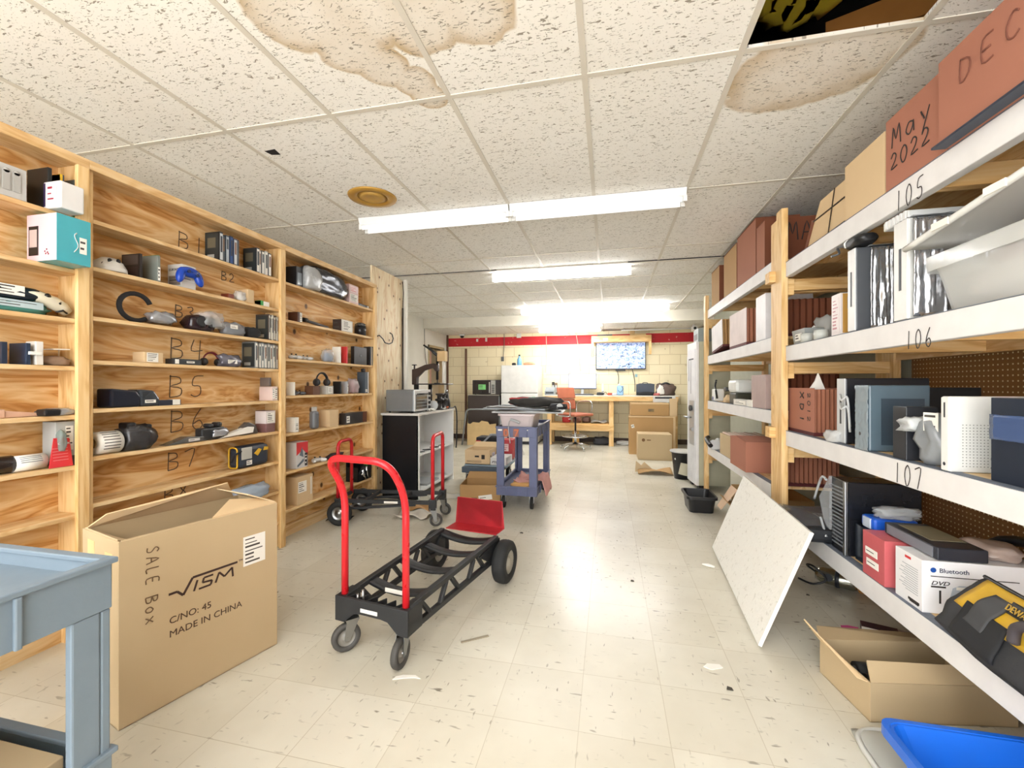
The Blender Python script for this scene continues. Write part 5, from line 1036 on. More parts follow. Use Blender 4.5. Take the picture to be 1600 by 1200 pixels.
q = Vector((-1.12, .775)); W_, L_ = .66, 1.0
o = utility_cart('utility_cart', 'blue grey plastic utility cart nearest the viewer at the left', (q.x-W_/2-.004, q.y-L_/2-.004, 0), 0, W_, L_, .8, P('#7C8C99', .5, var=.12, bump=.12), .05, .36, .115)
m = M(); m.lathe([(.003, 0), (.003, .012), (.001, .014)], (W_/2-.33, L_/2-.07, .762), 2, 8); m.build('white_speck', PAPER, o)
# flat carton lying on its lower tray
m = M(); m.box(0, .34, 0, .3, 0, .05); tag(m.build('flat_carton', CARD, loc=(-1.53, .42, .321), bev=.003), 'flat cardboard box lying on the lower tray of the nearest utility cart', 'carton')
o = utility_cart('utility_cart', 'purple grey utility cart numbered in orange, piled with grey folded tables', (-.865, 4.5, 0), 0, .4, .92, .80, PLASTICB, .045, .225, .1, False)
m = M(); [m.box(-.16+.0, .16, -.47-.006, -.469, .715+.0, .79) for _ in ()]
t7 = P('#C76E4A', .7)
m = M(); F = frame((-.13, -.4705, .705), (1,0,0), (0,0,1)); m.box(0, .055, 0, .078, 0, .002, 0, F); m.box(.1, .155, 0, .078, 0, .002, 0, F); m.build('orange_tape', P('#8A5E58', .6), o)
text('0', (-.125, -.4735, .708), (1,0,0), (0,0,1), .098, t7, o, 'painted_number', off=.002); text('7', (-.022, -.4735, .708), (1,0,0), (0,0,1), .098, t7, o, 'painted_number', off=.002)
m = M(); m.box(-.18, -.14, -.4685, -.4665, .76, .775); m.lathe([(.006, 0), (.001, .002)], (.11, -.469, .77), 1, 10); m.build('white_label', PAPER, o)
tub_o = tub('clear pinkish storage bin sitting in the top tray of the purple grey cart', 'storage bin', (-.875, 4.3, .767), .35, .46, .155, P('#D9CCCC', .3, alpha=.8, var=0), .02)
m = M(); m.blob((0, 0, .02), (.28, .36, .13), 131, .12); m.build('pink_contents', P('#D79AA0', .6), tub_o)
m = M(); m.tube(smooth([(-.05, -.236, .1), (-.06, -.28, .07), (-.055, -.31, .0), (-.04, -.31, -.12)]), .004); m.tube(smooth([(-.05, -.25, .1), (.0, -.255, .09), (.04, -.255, .07)]), .012); m.build('hanging_strap', LGREY, tub_o)
for k, (x0, x1, y0, y1, z0, rz, c) in enumerate(((-.28, .42, -.1, .6, .927, .05, LGREY), (-.42, .24, .02, .62, .953, -.1, P('#9FA5AA', .4)))):
    o = thing('folding_table', ('grey folding table lying flat across the clear bin on the purple grey cart', 'topmost grey folding table on the purple grey cart, under the black jacket')[k], 'folding table', (-.85, 4.2, z0), rz)
    m = M(); m.box(x0, x1, y0, y1, 0, .014); m.build('table_top', c, o, bev=.004)
    m = M(); m.tube([(x0+.03, y0+.05, .018), (x0+.03, y1-.05, .018), (x1-.03, y1-.05, .018), (x1-.03, y0+.05, .018)], .007, 8, closed=True); m.build('folded_leg', STEEL, o)
o = thing('jacket', 'black jacket with a red lining heaped on the grey folding tables', 'jacket', (-.78, 4.35, .982))
m = M(); m.blob((.05, .1, 0), (.5, .42, .1), 135, .25, 2.5); m.build('jacket_body', P('#35332F', .85, var=.25, bump=.3), o); m = M(); m.blob((-.1, .1, .012), (.26, .3, .085), 136, .25); m.build('red_lining', P('#B7262C', .8, bump=.2), o)
o = thing('black_mitt', 'black padded glove end poking out at the right of the folding tables', 'glove', (-.47, 4.12, .968)); m = M(); m.blob((0, 0, 0), (.16, .14, .06), 137, .2); m.build('glove_body', BLACKM, o); m = M(); m.lathe([(.03, 0), (.02, .006), (.001, .006)], (.02, -.07, .03), 1, 14); m.build('white_mark', LGREY, o)
o = thing('towel', 'crumpled pink towel spilling over the lower tray of the purple grey cart', 'towel', (-.78, 4.3, .1915)); 
def tw(u, v):
    x = -.14+.42*u; y = -.14+.42*v; z = .05+.05*noise.noise(Vector((x*11, y*11, 1)))+.02*noise.noise(Vector((x*26, y*26, 3)))
    z = max(z, .007)
    if x > .08: z = z*.4+.06
    if x > .15: z -= (x-.15)*1.2; x = .15+(x-.15)*.3
    return (x, y, z)
m = M(); m.sheet(tw, 28, 26, th=.006); m.build('towel_cloth', P('#E2A69E', .9, bump=.4), o); m = M(); m.blob((-.06, -.1, 0), (.2, .12, .05), 139, .2); m.build('orange_cloth', P('#DDAA6A', .9), o)
# ---- convertible hand truck
def wheel(o, c, r, w, hub, name='wheel', axis=0):
    c = Vector(c); m = M(); m.lathe([(r*.55, -w*.5), (r*.85, -w*.5), (r*.97, -w*.36), (r, -w*.1), (r*.985, 0), (r, w*.1), (r*.97, w*.36), (r*.85, w*.5), (r*.55, w*.5)], c, axis, 36, closed=True); wo = m.build(name, RUBBER, o)
    m = M(); m.lathe([(.0001, -w*.42), (r*.2, -w*.42), (r*.24, -w*.2), (r*.5, -w*.2), (r*.56, -w*.42), (r*.56, w*.42), (r*.5, w*.2), (r*.24, w*.2), (r*.2, w*.42), (.0001, w*.42)], c, axis, 30); m.build('hub', hub, wo); return wo
def caster(o, x, y, r, top, ang):
    c = M(); w = r*.42; R = Matrix.Translation((x, y, 0)) @ Matrix.Rotation(ang, 4, 'Z')
    c.lathe([(r*.62, -w/2), (r*.94, -w/2), (r, -w*.25), (r, w*.25), (r*.94, w/2), (r*.62, w/2)], (0, -.028, r), 0, 28, closed=True)
    c.v = [R @ p for p in c.v]; wo = c.build('caster_wheel', P('#4A4845', .6), o)
    c = M(); c.lathe([(.0001, -w*.4), (r*.25, -w*.4), (r*.28, -w*.15), (r*.6, -w*.15), (r*.64, -w*.35), (r*.64, w*.35), (r*.6, w*.15), (r*.28, w*.15), (r*.25, w*.4), (.0001, w*.4)], (0, -.028, r), 0, 24); c.v = [R @ p for p in c.v]; c.build('hub', P('#8C8880', .4), wo)
    c = M()
    for s in (-1, 1): c.prism([(-.028-.012, r-.012), (-.028+.012, r-.012), (.024, top-.004), (-.03, top-.004)], s*(w/2+.004), s*(w/2+.008), axis=0)
    c.box(-w/2-.008, w/2+.008, -.032, .026, top-.008, top); c.cyl((-w/2-.01, -.028, r), (w/2+.01, -.028, r), .006, seg=8); c.v = [R @ p for p in c.v]; c.build('caster_fork', STEEL, o)
FRM = P('#26282B', .5, var=.2)
o = thing('hand_truck', 'red handled convertible hand truck lying on its wheels mid floor', 'hand truck', (-1.0, 1.73, 0), -math.radians(9.2))
HW = .165; DZ_ = .245; LY_ = .92
for s in (-1, 1):
    m = M(); x = s*HW; xb = s*(HW+.025)
    m.bar((x, -.02, DZ_), (xb, LY_-.05, DZ_+.02), .03, .026); m.bar((x, .04, DZ_-.1), (xb, LY_-.12, .145), .026, .026)
    for k, (a, b) in enumerate(((.08, .16), (.30, .24), (.34, .42), (.58, .52), (.62, .70), (.84, .76))): m.bar((x+(xb-x)*a/.9, a, DZ_-.005), (x+(xb-x)*b/.9, b, .147), .022, .02)
    m.build('side_frame', FRM, o, bev=.004)
for k, y in enumerate((.16, .42, .66)):
    m = M(); hw = HW+.025*y/LY_
    m.sheet(lambda u, v: (-hw+2*hw*u, y-.028+.056*v, DZ_+.008-.03*math.sin(PI*u)), 14, 3, th=.016); m.build('cross_member', FRM, o)
m = M(); F = frame((-.06, .1295, DZ_-.028), (1,0,0), (0,0,1)); m.box(0, .1, 0, .02, 0, .002, 0, F); m.build('white_label', PAPER, o)
m = M(); m.prism([(-HW-.03, DZ_-.1), (-HW-.03, DZ_+.012), (HW+.03, DZ_+.012), (HW+.03, DZ_-.1), (HW-.02, DZ_-.1), (HW*.55, DZ_-.055), (0, DZ_-.042), (-HW*.55, DZ_-.055), (-HW+.02, DZ_-.1)], -.05, -.035, axis=1)
m.box(-HW-.03, HW+.03, -.035, .03, DZ_-.06, DZ_-.045)
for s in (-1, 1): m.box(s*(HW-.02), s*(HW+.03), -.049, .06, DZ_-.1, DZ_+.0125)
for k in range(6): m.bar((-HW+.02+k*.05, -.035, DZ_-.02), (-HW+.045+k*.05, .028, DZ_-.02), .006, .05)
m.build('caster_bracket', FRM, o, bev=.003)
m = M(); F = frame((-.05, -.0505, DZ_-.036), (1,0,0), (0,0,1)); m.box(0, .09, 0, .016, 0, .002, 0, F); m.build('white_label', PAPER, o)
m = M(); m.cyl((-.08, .0, DZ_-.045), (-.08, .0, DZ_+.035), .006, seg=8); m.cyl((-.11, .0, DZ_-.045), (-.11, .0, DZ_+.01), .006, seg=8); m.build('lock_pin', STEEL, o)
for s in (-1, 1): caster(o, s*.14, -.0, .0635, DZ_-.1, s*.35-.25)
hb = []; R_ = .055
for t_ in (0, 1): pass
pts = fillet([(-HW, -.02, DZ_-.02), (-HW, -.02, .725), (-HW, -.135, .892), (HW, -.135, .892), (HW, -.02, .725), (HW, -.02, DZ_-.02)], .09, 8); m = M(); m.tube(pts, .0155, 14); m.build('handle', P('#D8232C', .28, var=.08), o)
m = M(); m.box(-.18, .18, LY_-.03, LY_+.1, DZ_+.022, DZ_+.028); m.box(-.165, .165, LY_+.1, LY_+.106, DZ_+.022, DZ_+.20); m.prism([(-.18, DZ_+.02), (.18, DZ_+.02), (.165, DZ_+.2), (-.165, DZ_+.2)], LY_+.1, LY_+.105, axis=1); m.build('toe_plate', P('#C22630', .45, var=.25), o, bev=.003)
m = M(); m.sheet(lambda u, v: (-.19+.38*u, LY_-.1+.07*v, DZ_+.02-.03*math.sin(PI*u)), 12, 3, th=.02); m.build('cross_member', FRM, o)
for s in (-1, 1): wheel(o, (s*.245, LY_-.05, .127), .127, .08, P('#B9B4A6', .5), 'wheel'); m = M(); m.prism([(LY_-.3, DZ_-.01), (LY_-.02, DZ_+.01), (LY_-.02, .11), (LY_-.08, .105)], s*.188, s*.2, axis=0); m.build('axle_plate', FRM, o)
m = M(); m.cyl((-.27, LY_-.05, .127), (.27, LY_-.05, .127), .009, seg=10); m.build('axle', STEEL, o)
# ---- second hand truck behind, lying crosswise
o = thing('platform_truck', 'low black truck with two red arch handles before the black counter', 'platform truck', (-1.46, 3.42, 0), PI/2+.13)
# local +y runs to the big wheels (world -x), local x across (world y)
Lp = .86; dz = .2
for s in (-1, 1):
    m = M(); m.bar((s*.17+.17, 0, dz), (s*.17+.17, Lp, dz), .03, .03); m.bar((s*.17+.17, .15, dz-.02), (s*.17+.17, Lp-.05, .13), .02, .02); m.build('side_rail', FRM, o)
for y in (.0, .3, .6, Lp): m = M(); m.bar((0, y, dz), (.34, y, dz), .025, .025); m.build('cross_member', FRM, o)
def arch(y, h, lean, r, x0=.0, x1=.34):
    pts = fillet([(x0, y, dz-.01), (x0, y, h), (x1, y, h), (x1, y, dz-.01)], .07, 8); m = M(); m.tube(pts, r, 12); return m.build('handle', P('#CB2029', .3, var=.1), o)
arch(.0, .765, 0, .016); arch(Lp-.0, .70, 0, .015, .04, .3)
for s in (0, 1): m = M(); m.box(s*.34-.025, s*.34+.025, -.03, .03, dz-.06, dz+.03); m.build('corner_block', FRM, o, bev=.003); caster(o, s*.34, 0, .055, dz-.045, .3-.5*s)
for x in (-.05, .40): wheel(o, (x, Lp-.06, .105), .105, .06, STEEL)
m = M(); m.cyl((-.06, Lp-.06, .105), (.41, Lp-.06, .105), .009, seg=8); m.build('axle', STEEL, o)
m = M(); m.box(.04, .09, -.0125-.002, -.0125, dz-.01, dz+.01); m.box(-.0185, -.0165, .3, .42, dz-.01, dz+.008); m.build('white_label', PAPER, o)
# ---- ceiling tile leaning at the rack
a = Vector((.677, 2.15, 0)); b = Vector((.752, 3.385, 0)); up = Vector((.21, 0, .53))
e = (b-a); n = e.cross(up).normalized()
m = M(); vs = [a, b, b+up, a+up]; th_ = n*.016
m.add([p for p in vs]+[p-th_ for p in vs], [(0,1,2,3), (7,6,5,4), (0,4,5,1), (1,5,6,2), (2,6,7,3), (3,7,4,0)])
tl = NT('loose_fibre_tile'); g = tl.ramp(tl.noise(tl.mp(), 42, 2, .5, .6), ((.62, 0.0), (.68, 1.0))); tl.base(tl.mix(tl.math('MULTIPLY', g, .35), '#F3F1EA', '#B9B4A6'), .85, 0, .2); tl.bump(tl.noise(tl.mp(), 38, 3), .5, .008)
tag(m.build('ceiling_tile', tl.m, loc=(0, 0, .013)), 'white textured ceiling tile leaning on the floor against the right rack', 'ceiling tile')
# ---- open carton under the bottom shelf
A = onZ(1360, 1129, 0); dirx = Vector((.467, .082, 0)).normalized(); ang = math.atan2(dirx.y, dirx.x)
o = thing('open_carton', 'open brown cardboard box on the floor under the bottom shelf, black rolls inside', 'carton', (A.x, A.y, 0), ang); w, d, h = .5, .27, .14
m = M(); m.box(0, w, 0, .005, 0, h); m.box(0, w, d-.005, d, 0, h); m.box(0, .005, .005, d-.005, 0, h); m.box(w-.005, w, .005, d-.005, 0, h); m.box(0, w, 0, d, 0, .005); m.build('carton_walls', CARD, o, bev=.001)
flap([(0, 0, h), (w, 0, h), (w-.05, .05, h+.035), (.03, .06, h+.042)], mt=CARD); flap([(0, d, h), (0, 0.01, h), (-.02, .03, h+.0), (-.05, d+.02, h+.07)], mt=CARDL); flap([(w, d, h), (0, d, h), (.05, d+.1, h+.0), (w-.05, d+.1, h-.02)], mt=CARD)
for k, (x0, y0, x1, y1, r, zz) in enumerate(((.1, .21, .4, .17, .034, .042), (.08, .12, .36, .09, .038, .046))):
    rl = thing('black_roll', ('rear black rubber roll lying in the open brown box', 'front shiny black roll lying in the open brown box')[k], 'roll', (A.x, A.y, .006), ang); m = M(); m.tube(smooth([(x0, y0, zz), ((x0+x1)/2, (y0+y1)/2, zz+.002), (x1, y1, zz)], 4), r, 16); m.build('roll_body', P('#222428', .35 if k else .6), rl); m = M(); dd = Vector((x1-x0, y1-y0, 0)).normalized(); m.cyl(Vector((x0, y0, zz))-dd*.004, Vector((x0, y0, zz))+dd*.001, r*.55, seg=16); m.build('roll_end', P('#4A4C50', .4), rl)
# pink card and small boxes behind it
q = onZ(1328, 982, 0); m = M(); m.prism([(-.04, -.015), (.03, -.02), (.04, .01), (.0, .02), (-.035, .012)], 0, .004); tag(m.build('pink_card', P('#E4569A', .5), loc=(q.x, q.y, .001)), 'small crumpled bright pink card on the floor behind the open brown box', 'card')
q = onZ(1374, 990, 0); o = thing('small_box', 'small flat white and maroon box on the floor behind the open brown box', 'box', (q.x, q.y, .001), -.35); m = M(); m.box(-.07, .07, -.03, .03, 0, .03); m.build('box_body', P('#4A2A34', .45), o, bev=.001); m = M(); m.box(-.071, .04, -.0312, -.0302, .002, .028); m.build('white_side_print', PAPER, o)
q = onZ(1402, 990, 0); m = M(); m.box(-.05, .06, -.04, .04, 0, .006, mat=Matrix.Rotation(-.4, 4, 'Z')); tag(m.build('leaflet', P('#B7A29C', .5), loc=(q.x+.03, q.y-.02, .001)), 'thin printed leaflet beside the small maroon box on the floor', 'leaflet')
# ---- chrome grinder
q = onZ(1285, 905, 0); o = thing('bench_grinder', 'chrome bodied power tool with an orange end on the floor under the rack', 'power tool', (q.x+.08, q.y-.13, .001), -.55)
m = M(); m.lathe([(.001, -.16), (.03, -.16), (.045, -.13), (.05, .02), (.042, .04), (.001, .042)], (0, 0, .052), 0, 24); m.build('motor_body', P('#B9B8A8', .2, .9, .2), o); m = M(); m.lathe([(.035, .042), (.05, .05), (.05, .1), (.035, .115), (.001, .116)], (0, 0, .052), 0, 24); m.build('orange_end', P('#D38A2E', .4), o); m = M(); m.lathe([(.052, -.06), (.054, -.05), (.052, -.04)], (0, 0, .052), 0, 24); m.lathe([(.022, 0), (.012, .008), (.001, .009)], (-.09, -.05, .06), 1, 14); m.build('collar', DARK, o); m = M(); m.tube(smooth([(-.16, 0, .06), (-.2, -.03, .1), (-.16, -.06, .11), (-.1, -.06, .05), (-.16, -.08, .012), (-.24, -.05, .012)]), .006); m.build('cord', BLACK, o)
# ---- blue bin with a clear lid below
o = thing('bin_lid', 'large clear plastic lid flat on the floor under the blue bin', 'lid', (1.08, 1.49, 0)); m = M(); 
def lid2(u, v):
    a = 2*u-1; b = 2*v-1; e = max(abs(a)**8, abs(b)**8); return (.27*a*(1-.04*b**8), .235*b*(1-.04*a**8), .03-.022*e)
m.sheet(lid2, 28, 24, th=.004); m.build('lid_panel', P('#C9C9C0', .3, alpha=.75, var=0), o)
m = M(); m.tube([(.27*math.copysign(abs(math.cos(t))**.35, math.cos(t)), .235*math.copysign(abs(math.sin(t))**.35, math.sin(t)), .012) for t in [2*PI*k/40 for k in range(40)]], .009, 8, closed=True); m.build('lid_rim', P('#D6D6D0', .3), o)
m = M(); m.tube([(-.277, .04, .014), (-.285, .0, .022), (-.277, -.05, .014)], .007); m.build('latch', LGREY, o)
o = tub('bright blue open plastic bin on the floor at the bottom right corner', 'storage bin', (1.06, 1.265, .036), .52, .46, .165, P('#1565D2', .35, var=.05), .03, taper=.82, th=.006, lip=.014)
# ---- black tote and broken carton under the far rack
q = onZ(1087, 800, 0); o = tub('small black open tote on the floor at the end of the far rack', 'tote', (q.x+.05, q.y+.12, .001), .25, .36, .155, BLACK, .025, 'tote', .85)
q = onZ(1118, 824, 0); o = thing('broken_carton', 'broken brown carton with hanging flaps on the floor beneath the far rack', 'carton', (.97, 3.75, .001)); m = M(); m.box(.12, .58, 0, .006, 0, .3); m.box(.12, .58, .5, .506, 0, .3); m.box(.12, .126, .006, .5, 0, .14); m.box(.574, .58, .006, .5, 0, .3); m.box(.12, .58, 0, .506, 0, .005); m.build('carton_walls', CARDD, o)
flap([(.12, .0, .14), (.12, .5, .14), (.02, .5, .2), (.02, .02, .19)], mt=CARDD); flap([(.12, .3, .29), (.12, .5, .29), (-.0, .49, .1), (-.02, .28, .12)], mt=P('#D5B595', .7)); m = M(); m.box(.22, .36, .0-.002, -.0005, .1, .14); m.build('label_sticker', PAPER, o)
q = onZ(1107, 886, 0); m = M(); m.tube([(-.035, .02, .008), (.0, .0, .012), (.035, -.015, .009)], [.006, .011, .007], 10); tag(m.build('paper_scrap', PAPER, loc=(q.x, q.y, .0)), 'small white rolled scrap on the floor left of the leaning ceiling tile', 'scrap')
q = onZ(1114, 1042, 0); m = M(); m.prism([(-.04, -.01), (-.01, -.025), (.04, .0), (.03, .02), (-.02, .015)], .0005, .003); tag(m.build('paper_scrap', PAPER, loc=(q.x, q.y, 0)), 'white torn paper scrap on the floor left of the open brown box', 'scrap')
q = onZ(636, 1058, 0); m = M(); m.prism([(-.05, -.03), (-.01, -.012), (.03, .0), (.06, .0), (.03, .015), (-.02, .006), (-.045, -.01)], .0005, .003); tag(m.build('paper_scrap', PAPER, loc=(q.x, q.y, 0)), 'white torn paper strip on the floor before the front casters of the hand truck', 'scrap')
q = onZ(740, 1000, 0); m = M(); m.bar((-.05, -.035, .002), (.06, .045, .002), .014, .003); tag(m.build('tape_scrap', P('#A59A84', .6), loc=(q.x, q.y, 0.0006)), 'grey brown strip of tape stuck on the floor right of the hand truck', 'tape')
for k, (px, py, s) in enumerate(((1140, 1077, .012), (988, 908, .01), (1262, 930, .008), (740, 830, .02), (815, 833, .014))):
    q = onZ(px, py, 0); m = M(); m.prism([(-s, -s*.5), (s, -s*.7), (s*.8, s*.5), (-s*.5, s)], .0004, .003+s*.1); tag(m.build('dirt_chip', P('#3E382E', .8), loc=(q.x, q.y, 0)), ('tiny dark chip on the floor left of the open brown box', 'tiny dark chip on the open floor left of the leaning tile', 'tiny dark chip at the foot of the leaning ceiling tile', 'dark flat chip behind the red toe plate', 'dark flat chip right of the red toe plate')[k], 'debris')

q = onZ(518, 812, 0); m = M(); m.sheet(lambda u, v: (q.x-.02+.2*u, q.y-.06+.14*v, .004+.02*abs(math.sin(5*u+3*v))), 10, 8, th=.002); tag(m.build('black_scrap', BLACKM), 'black plastic scrap on the floor at the foot of the far wall shelf', 'scrap')
# ================================================================== COUNTER AND THINGS BEHIND
CX0, CX1, CY0, CY1, CZ = -2.36, -1.935, 4.82, 0, .905
CX0, CX1, CY0, CY1 = -2.35, -1.935, 4.165, 5.2
o = thing('display_counter', 'tall black sided counter whose white open shelves face the aisle', 'counter', (CX0, CY0, 0)); w, l = CX1-CX0, CY1-CY0
m = M(); m.box(0, w-.003, 0, .02, 0, CZ-.025); m.build('black_side_panel', P('#101116', .3), o, bev=.002)
m = M(); m.box(0, .018, .02, l, 0, CZ-.025); m.box(0, w, l-.02, l, 0, CZ-.025); m.box(w-.02, w, .0, .035, 0, CZ-.025); m.build('white_case', WHITE, o)
for z, nm in ((.08, 'bottom_board'), (.47, 'shelf_board')): m = M(); m.box(.018, w-.01, .021, l-.021, z-.02, z); m.build(nm, WHITE, o)
m = M(); m.box(-.01, w+.015, -.02, l+.01, CZ-.0245, CZ); m.build('counter_top', P('#DEDBD4', .35), o, bev=.003)
m = M(); m.box(.018, .019, l*.5, l*.5+.006, .09, .44); m.box(.018, .019, l*.45, l*.45+.02, .5, .87); m.build('seam', P('#B9B6B0', .5), o)
for k in range(3): cable('cable_bundle', ('near', 'middle', 'far')[k]+' black cable lying on the middle shelf of the white counter', [(CX1-.1+.0, CY0+.12+.2*k, .476), (CX1-.03, CY0+.2+.2*k, .478), (CX1-.06, CY0+.3+.2*k, .476), (CX1-.02, CY0+.38+.2*k, .477)], .006, BLACK)
m = M(); m.box(0, .26, 0, .35, 0, .02); tag(m.build('grey_board', LGREY, loc=(CX1-.3, CY0+.3, .081)), 'flat grey board lying on the bottom board of the white counter', 'board')
# toaster oven
o = thing('toaster_oven', 'silver grey toaster oven on the near end of the black counter', 'toaster oven', (CX0+.03, CY0+.02, CZ+.001)); W, D, H = .33, .42, .245
m = M(); m.box(0, W-.01, 0, D, .015, H); m.build('oven_body', P('#8E9294', .35, .5), o, bev=.006); m = M(); m.box(W-.01, W, 0, D, .015, H); m.build('front_frame', P('#D9DADA', .3, .3), o, bev=.003)
m = M(); m.box(W, W+.004, .03, D-.11, .04, H-.05); m.build('glass_door', P('#5D646B', .08, .6), o); m = M(); m.cyl((W+.03, .05, H-.045), (W+.03, D-.13, H-.045), .008); m.box(W, W+.03, .06, .075, H-.05, H-.04); m.box(W, W+.03, D-.155, D-.14, H-.05, H-.04); m.build('door_handle', BLACK, o)
m = M(); [m.bar((W+.0045, .04, .07+.035*k), (W+.0045, D-.12, .07+.035*k), .002, .004) for k in range(4)]; m.build('rack_lines', LGREY, o)
for k in range(4): m = M(); m.lathe([(.018, 0), (.015, .018), (.001, .018)], (W, D-.05, .05+.05*k), 0, 14); m.build('knob', BLACK, o)
for a in (.03, W-.04):
    for b in (.03, D-.03): m = M(); m.cyl((a, b, 0), (a, b, .016), .012, seg=8); m.build('foot', BLACK, o)
# cast iron sewing machine on its own iron stand behind the oven
o = thing('sewing_machine', 'dark brown cast iron sewing machine standing behind the toaster oven', 'sewing machine', (CX0+.16, CY0+.66, CZ+.001)); Z = .30
IRON = P('#3B2A24', .35, var=.2)
m = M(); m.box(-.12, .14, -.11, .13, 0, .02); m.cyl((-.08, 0, .02), (-.08, 0, Z), .03); m.cyl((.1, 0, .02), (.1, 0, Z), .022); m.build('iron_stand', BLACK, o)
m = M(); m.box(-.03, .36, -.09, .09, Z, Z+.014); m.build('base_plate', P('#2B2C30', .3), o, bev=.003)
m = M(); m.prism([(-.13, Z), (-.06, Z), (-.055, Z+.09), (.03, Z+.17), (.14, Z+.2), (.17, Z+.16), (.21, Z+.16), (.21, Z+.24), (.15, Z+.255), (.04, Z+.24), (-.06, Z+.2), (-.13, Z+.185)], -.025, .025, axis=1); m.build('machine_arm', IRON, o, bev=.008)
m = M(); m.cyl((-.105, 0, Z+.18), (-.105, 0, Z+.235), .01, seg=8); m.cyl((-.105, 0, Z+.235), (-.105, 0, Z+.245), .035, .025, 14); m.build('spool_pin', BLACK, o)
m = M(); m.cyl((.19, 0, Z+.06), (.19, 0, Z+.33), .016); m.cyl((.19, 0, Z+.0145), (.19, 0, Z+.06), .006); m.cyl((.19, 0, Z+.0145), (.19, 0, Z+.022), .04); m.build('needle_bar', P('#20201F', .3), o)
m = M(); m.tube([(.2, 0, Z+.34), (.1, .02, Z+.42), (.0, .03, Z+.48)], [.018, .014, .01], 10); m.tube([(.15, .03, Z+.36), (.06, .05, Z+.44), (.0, .03, Z+.48)], .008); m.build('lever', BLACK, o)
m = M(); m.box(.2, .3, -.03, .05, Z+.28, Z+.4); m.build('tan_block', TAN, o); m = M(); m.box(.26, .28, -.02, .03, Z+.02, Z+.28); m.build('white_gauge', P('#E1DDD2', .5), o)
# small stuff on the counter
for k, (x, y) in enumerate(((-1.985, 4.86), (-1.985, 4.975))):
    o = thing('spool', ('dark spool stacked with a black cap beside the toaster oven', 'second dark spool behind the first beside the toaster oven')[k], 'spool', (x, y, CZ+.001)); m = M(); m.lathe([(.05, 0), (.05, .012), (.028, .02), (.028, .1), (.055, .11), (.055, .13), (.03, .135), (.03, .17), (.05, .18), (.05, .195)], (0,0,0), 2, 20); m.build('spool_body', P('#2B2726', .4), o)
o = thing('heat_gun', 'black heat gun standing on its end on the far end of the black counter', 'heat gun', (-1.99, 5.1, CZ+.001), 2.9); m = M(); m.lathe([(.045, 0), (.05, .03), (.045, .1), (.03, .13), (.025, .19), (.02, .2)], (0,0,0), 2, 18); m.build('gun_body', P('#1F1D1E', .35), o); m = M(); m.tube([(.0, .02, .05), (.06, .03, .04), (.12, .02, .03)], [.03, .026, .022], 10); m.build('gun_handle', BLACK, o); m = M(); m.cyl((0, 0, .2), (0, 0, .235), .014); m.build('nozzle', STEEL, o)
m = M(); m.sheet(lambda u, v: (-1.975+.045*u, 4.46+.14*v, CZ+.004+.03*abs(math.sin(5*u+2*v))), 14, 10, th=.0015); tag(m.build('paper_sheet', PAPER), 'crumpled white paper in front on the black counter top', 'paper')
m = M(); m.sheet(lambda u, v: (-2.02+.08*u, 5.0-.08*v, CZ+.004+.012*abs(math.sin(6*u+4*v))), 10, 8, th=.0015); tag(m.build('paper_sheet', P('#E9E2D2', .7)), 'second crumpled pale paper near the far end of the black counter', 'paper')
o = thing('white_cone', 'white plastic cone lying beside the spools on the black counter', 'cone', (-1.985, 4.69, CZ+.004)); m = M(); m.lathe([(.055, -.02), (.05, 0), (.01, .1), (.001, .1)], (0, 0, .056), 1, 20); m.build('cone_body', P('#E5E1D6', .4), o); m = M(); m.lathe([(.057, -.025), (.057, -.018)], (0, 0, .057), 1, 20); m.build('cone_rim', GREYW, o)
m = M(); m.blob((-1.95, 5.03, CZ+.001), (.03, .04, .035), 151, .2); tag(m.build('orange_piece', ORANGE), 'small orange plastic piece on the black counter among papers', 'plastic piece')
cable('power_cord', 'black power cord drooping off the far right corner of the black counter', [(-1.93, 5.0, CZ+.012), (-1.918, 5.14, CZ+.012), (-1.905, 5.19, CZ+.02), (-1.89, 5.2, CZ-.1), (-1.9, 5.22, .5), (-1.905, 5.21, .4)], .008, BLACK)
# under the second truck: papers and bits on the floor
for k, (px, py, c, l) in enumerate(((690, 779, '#EDE9DF', 'white board lying on the floor below the white counter'), (645, 800, '#C79A62', 'torn brown cardboard on the floor behind the low black truck'), (640, 812, '#E7DFD0', 'crumpled pale paper on the floor behind the low black truck'))):
    q = onZ(px, py, 0); m = M(); m.sheet(lambda u, v: (q.x-.16+.32*u, q.y+.0+.2*v, .004+(.04 if k else .004)*abs(math.sin(5*u+3*v+k))), 12, 8, th=.002); tag(m.build(('flat_board', 'torn_cardboard', 'paper_sheet')[k], P(c, .7)), l, ('board', 'cardboard', 'paper')[k])
# ---- stack on a dark blue platform dolly
q = onZ(722, 782, 0)
DX0, DX1, DY0_, DY1_ = -1.66, -1.2, 4.72, 5.5
o = thing('platform_dolly', 'dark blue grey platform dolly loaded with boxes behind the red arch handle', 'dolly', (DX0, DY0_, 0)); w, l = DX1-DX0, DY1_-DY0_; z = .26
m = M(); m.box(0, w, 0, l, z-.07, z); m.build('deck', P('#4A5A68', .5, var=.15), o, bev=.012); m = M(); m.box(.02, w+.07, .06, l*.6, z+.001, z+.02); m.build('deck_pad', P('#8FA0AA', .4), o)
for x in (.06, w-.06):
    for y in (.1, l-.1): wheel(o, (x, y, .085), .085, .04, LGREY, 'caster'); m = M(); m.box(x-.03, x+.03, y-.03, y+.03, .12, z-.07); m.build('caster_fork', STEEL, o)
z += .022
o = thing('carton_box', 'open beige printed carton on the dark blue dolly', 'carton', (DX0+.02, DY0_+.07, z)); W, D, H = .3, .3, .165
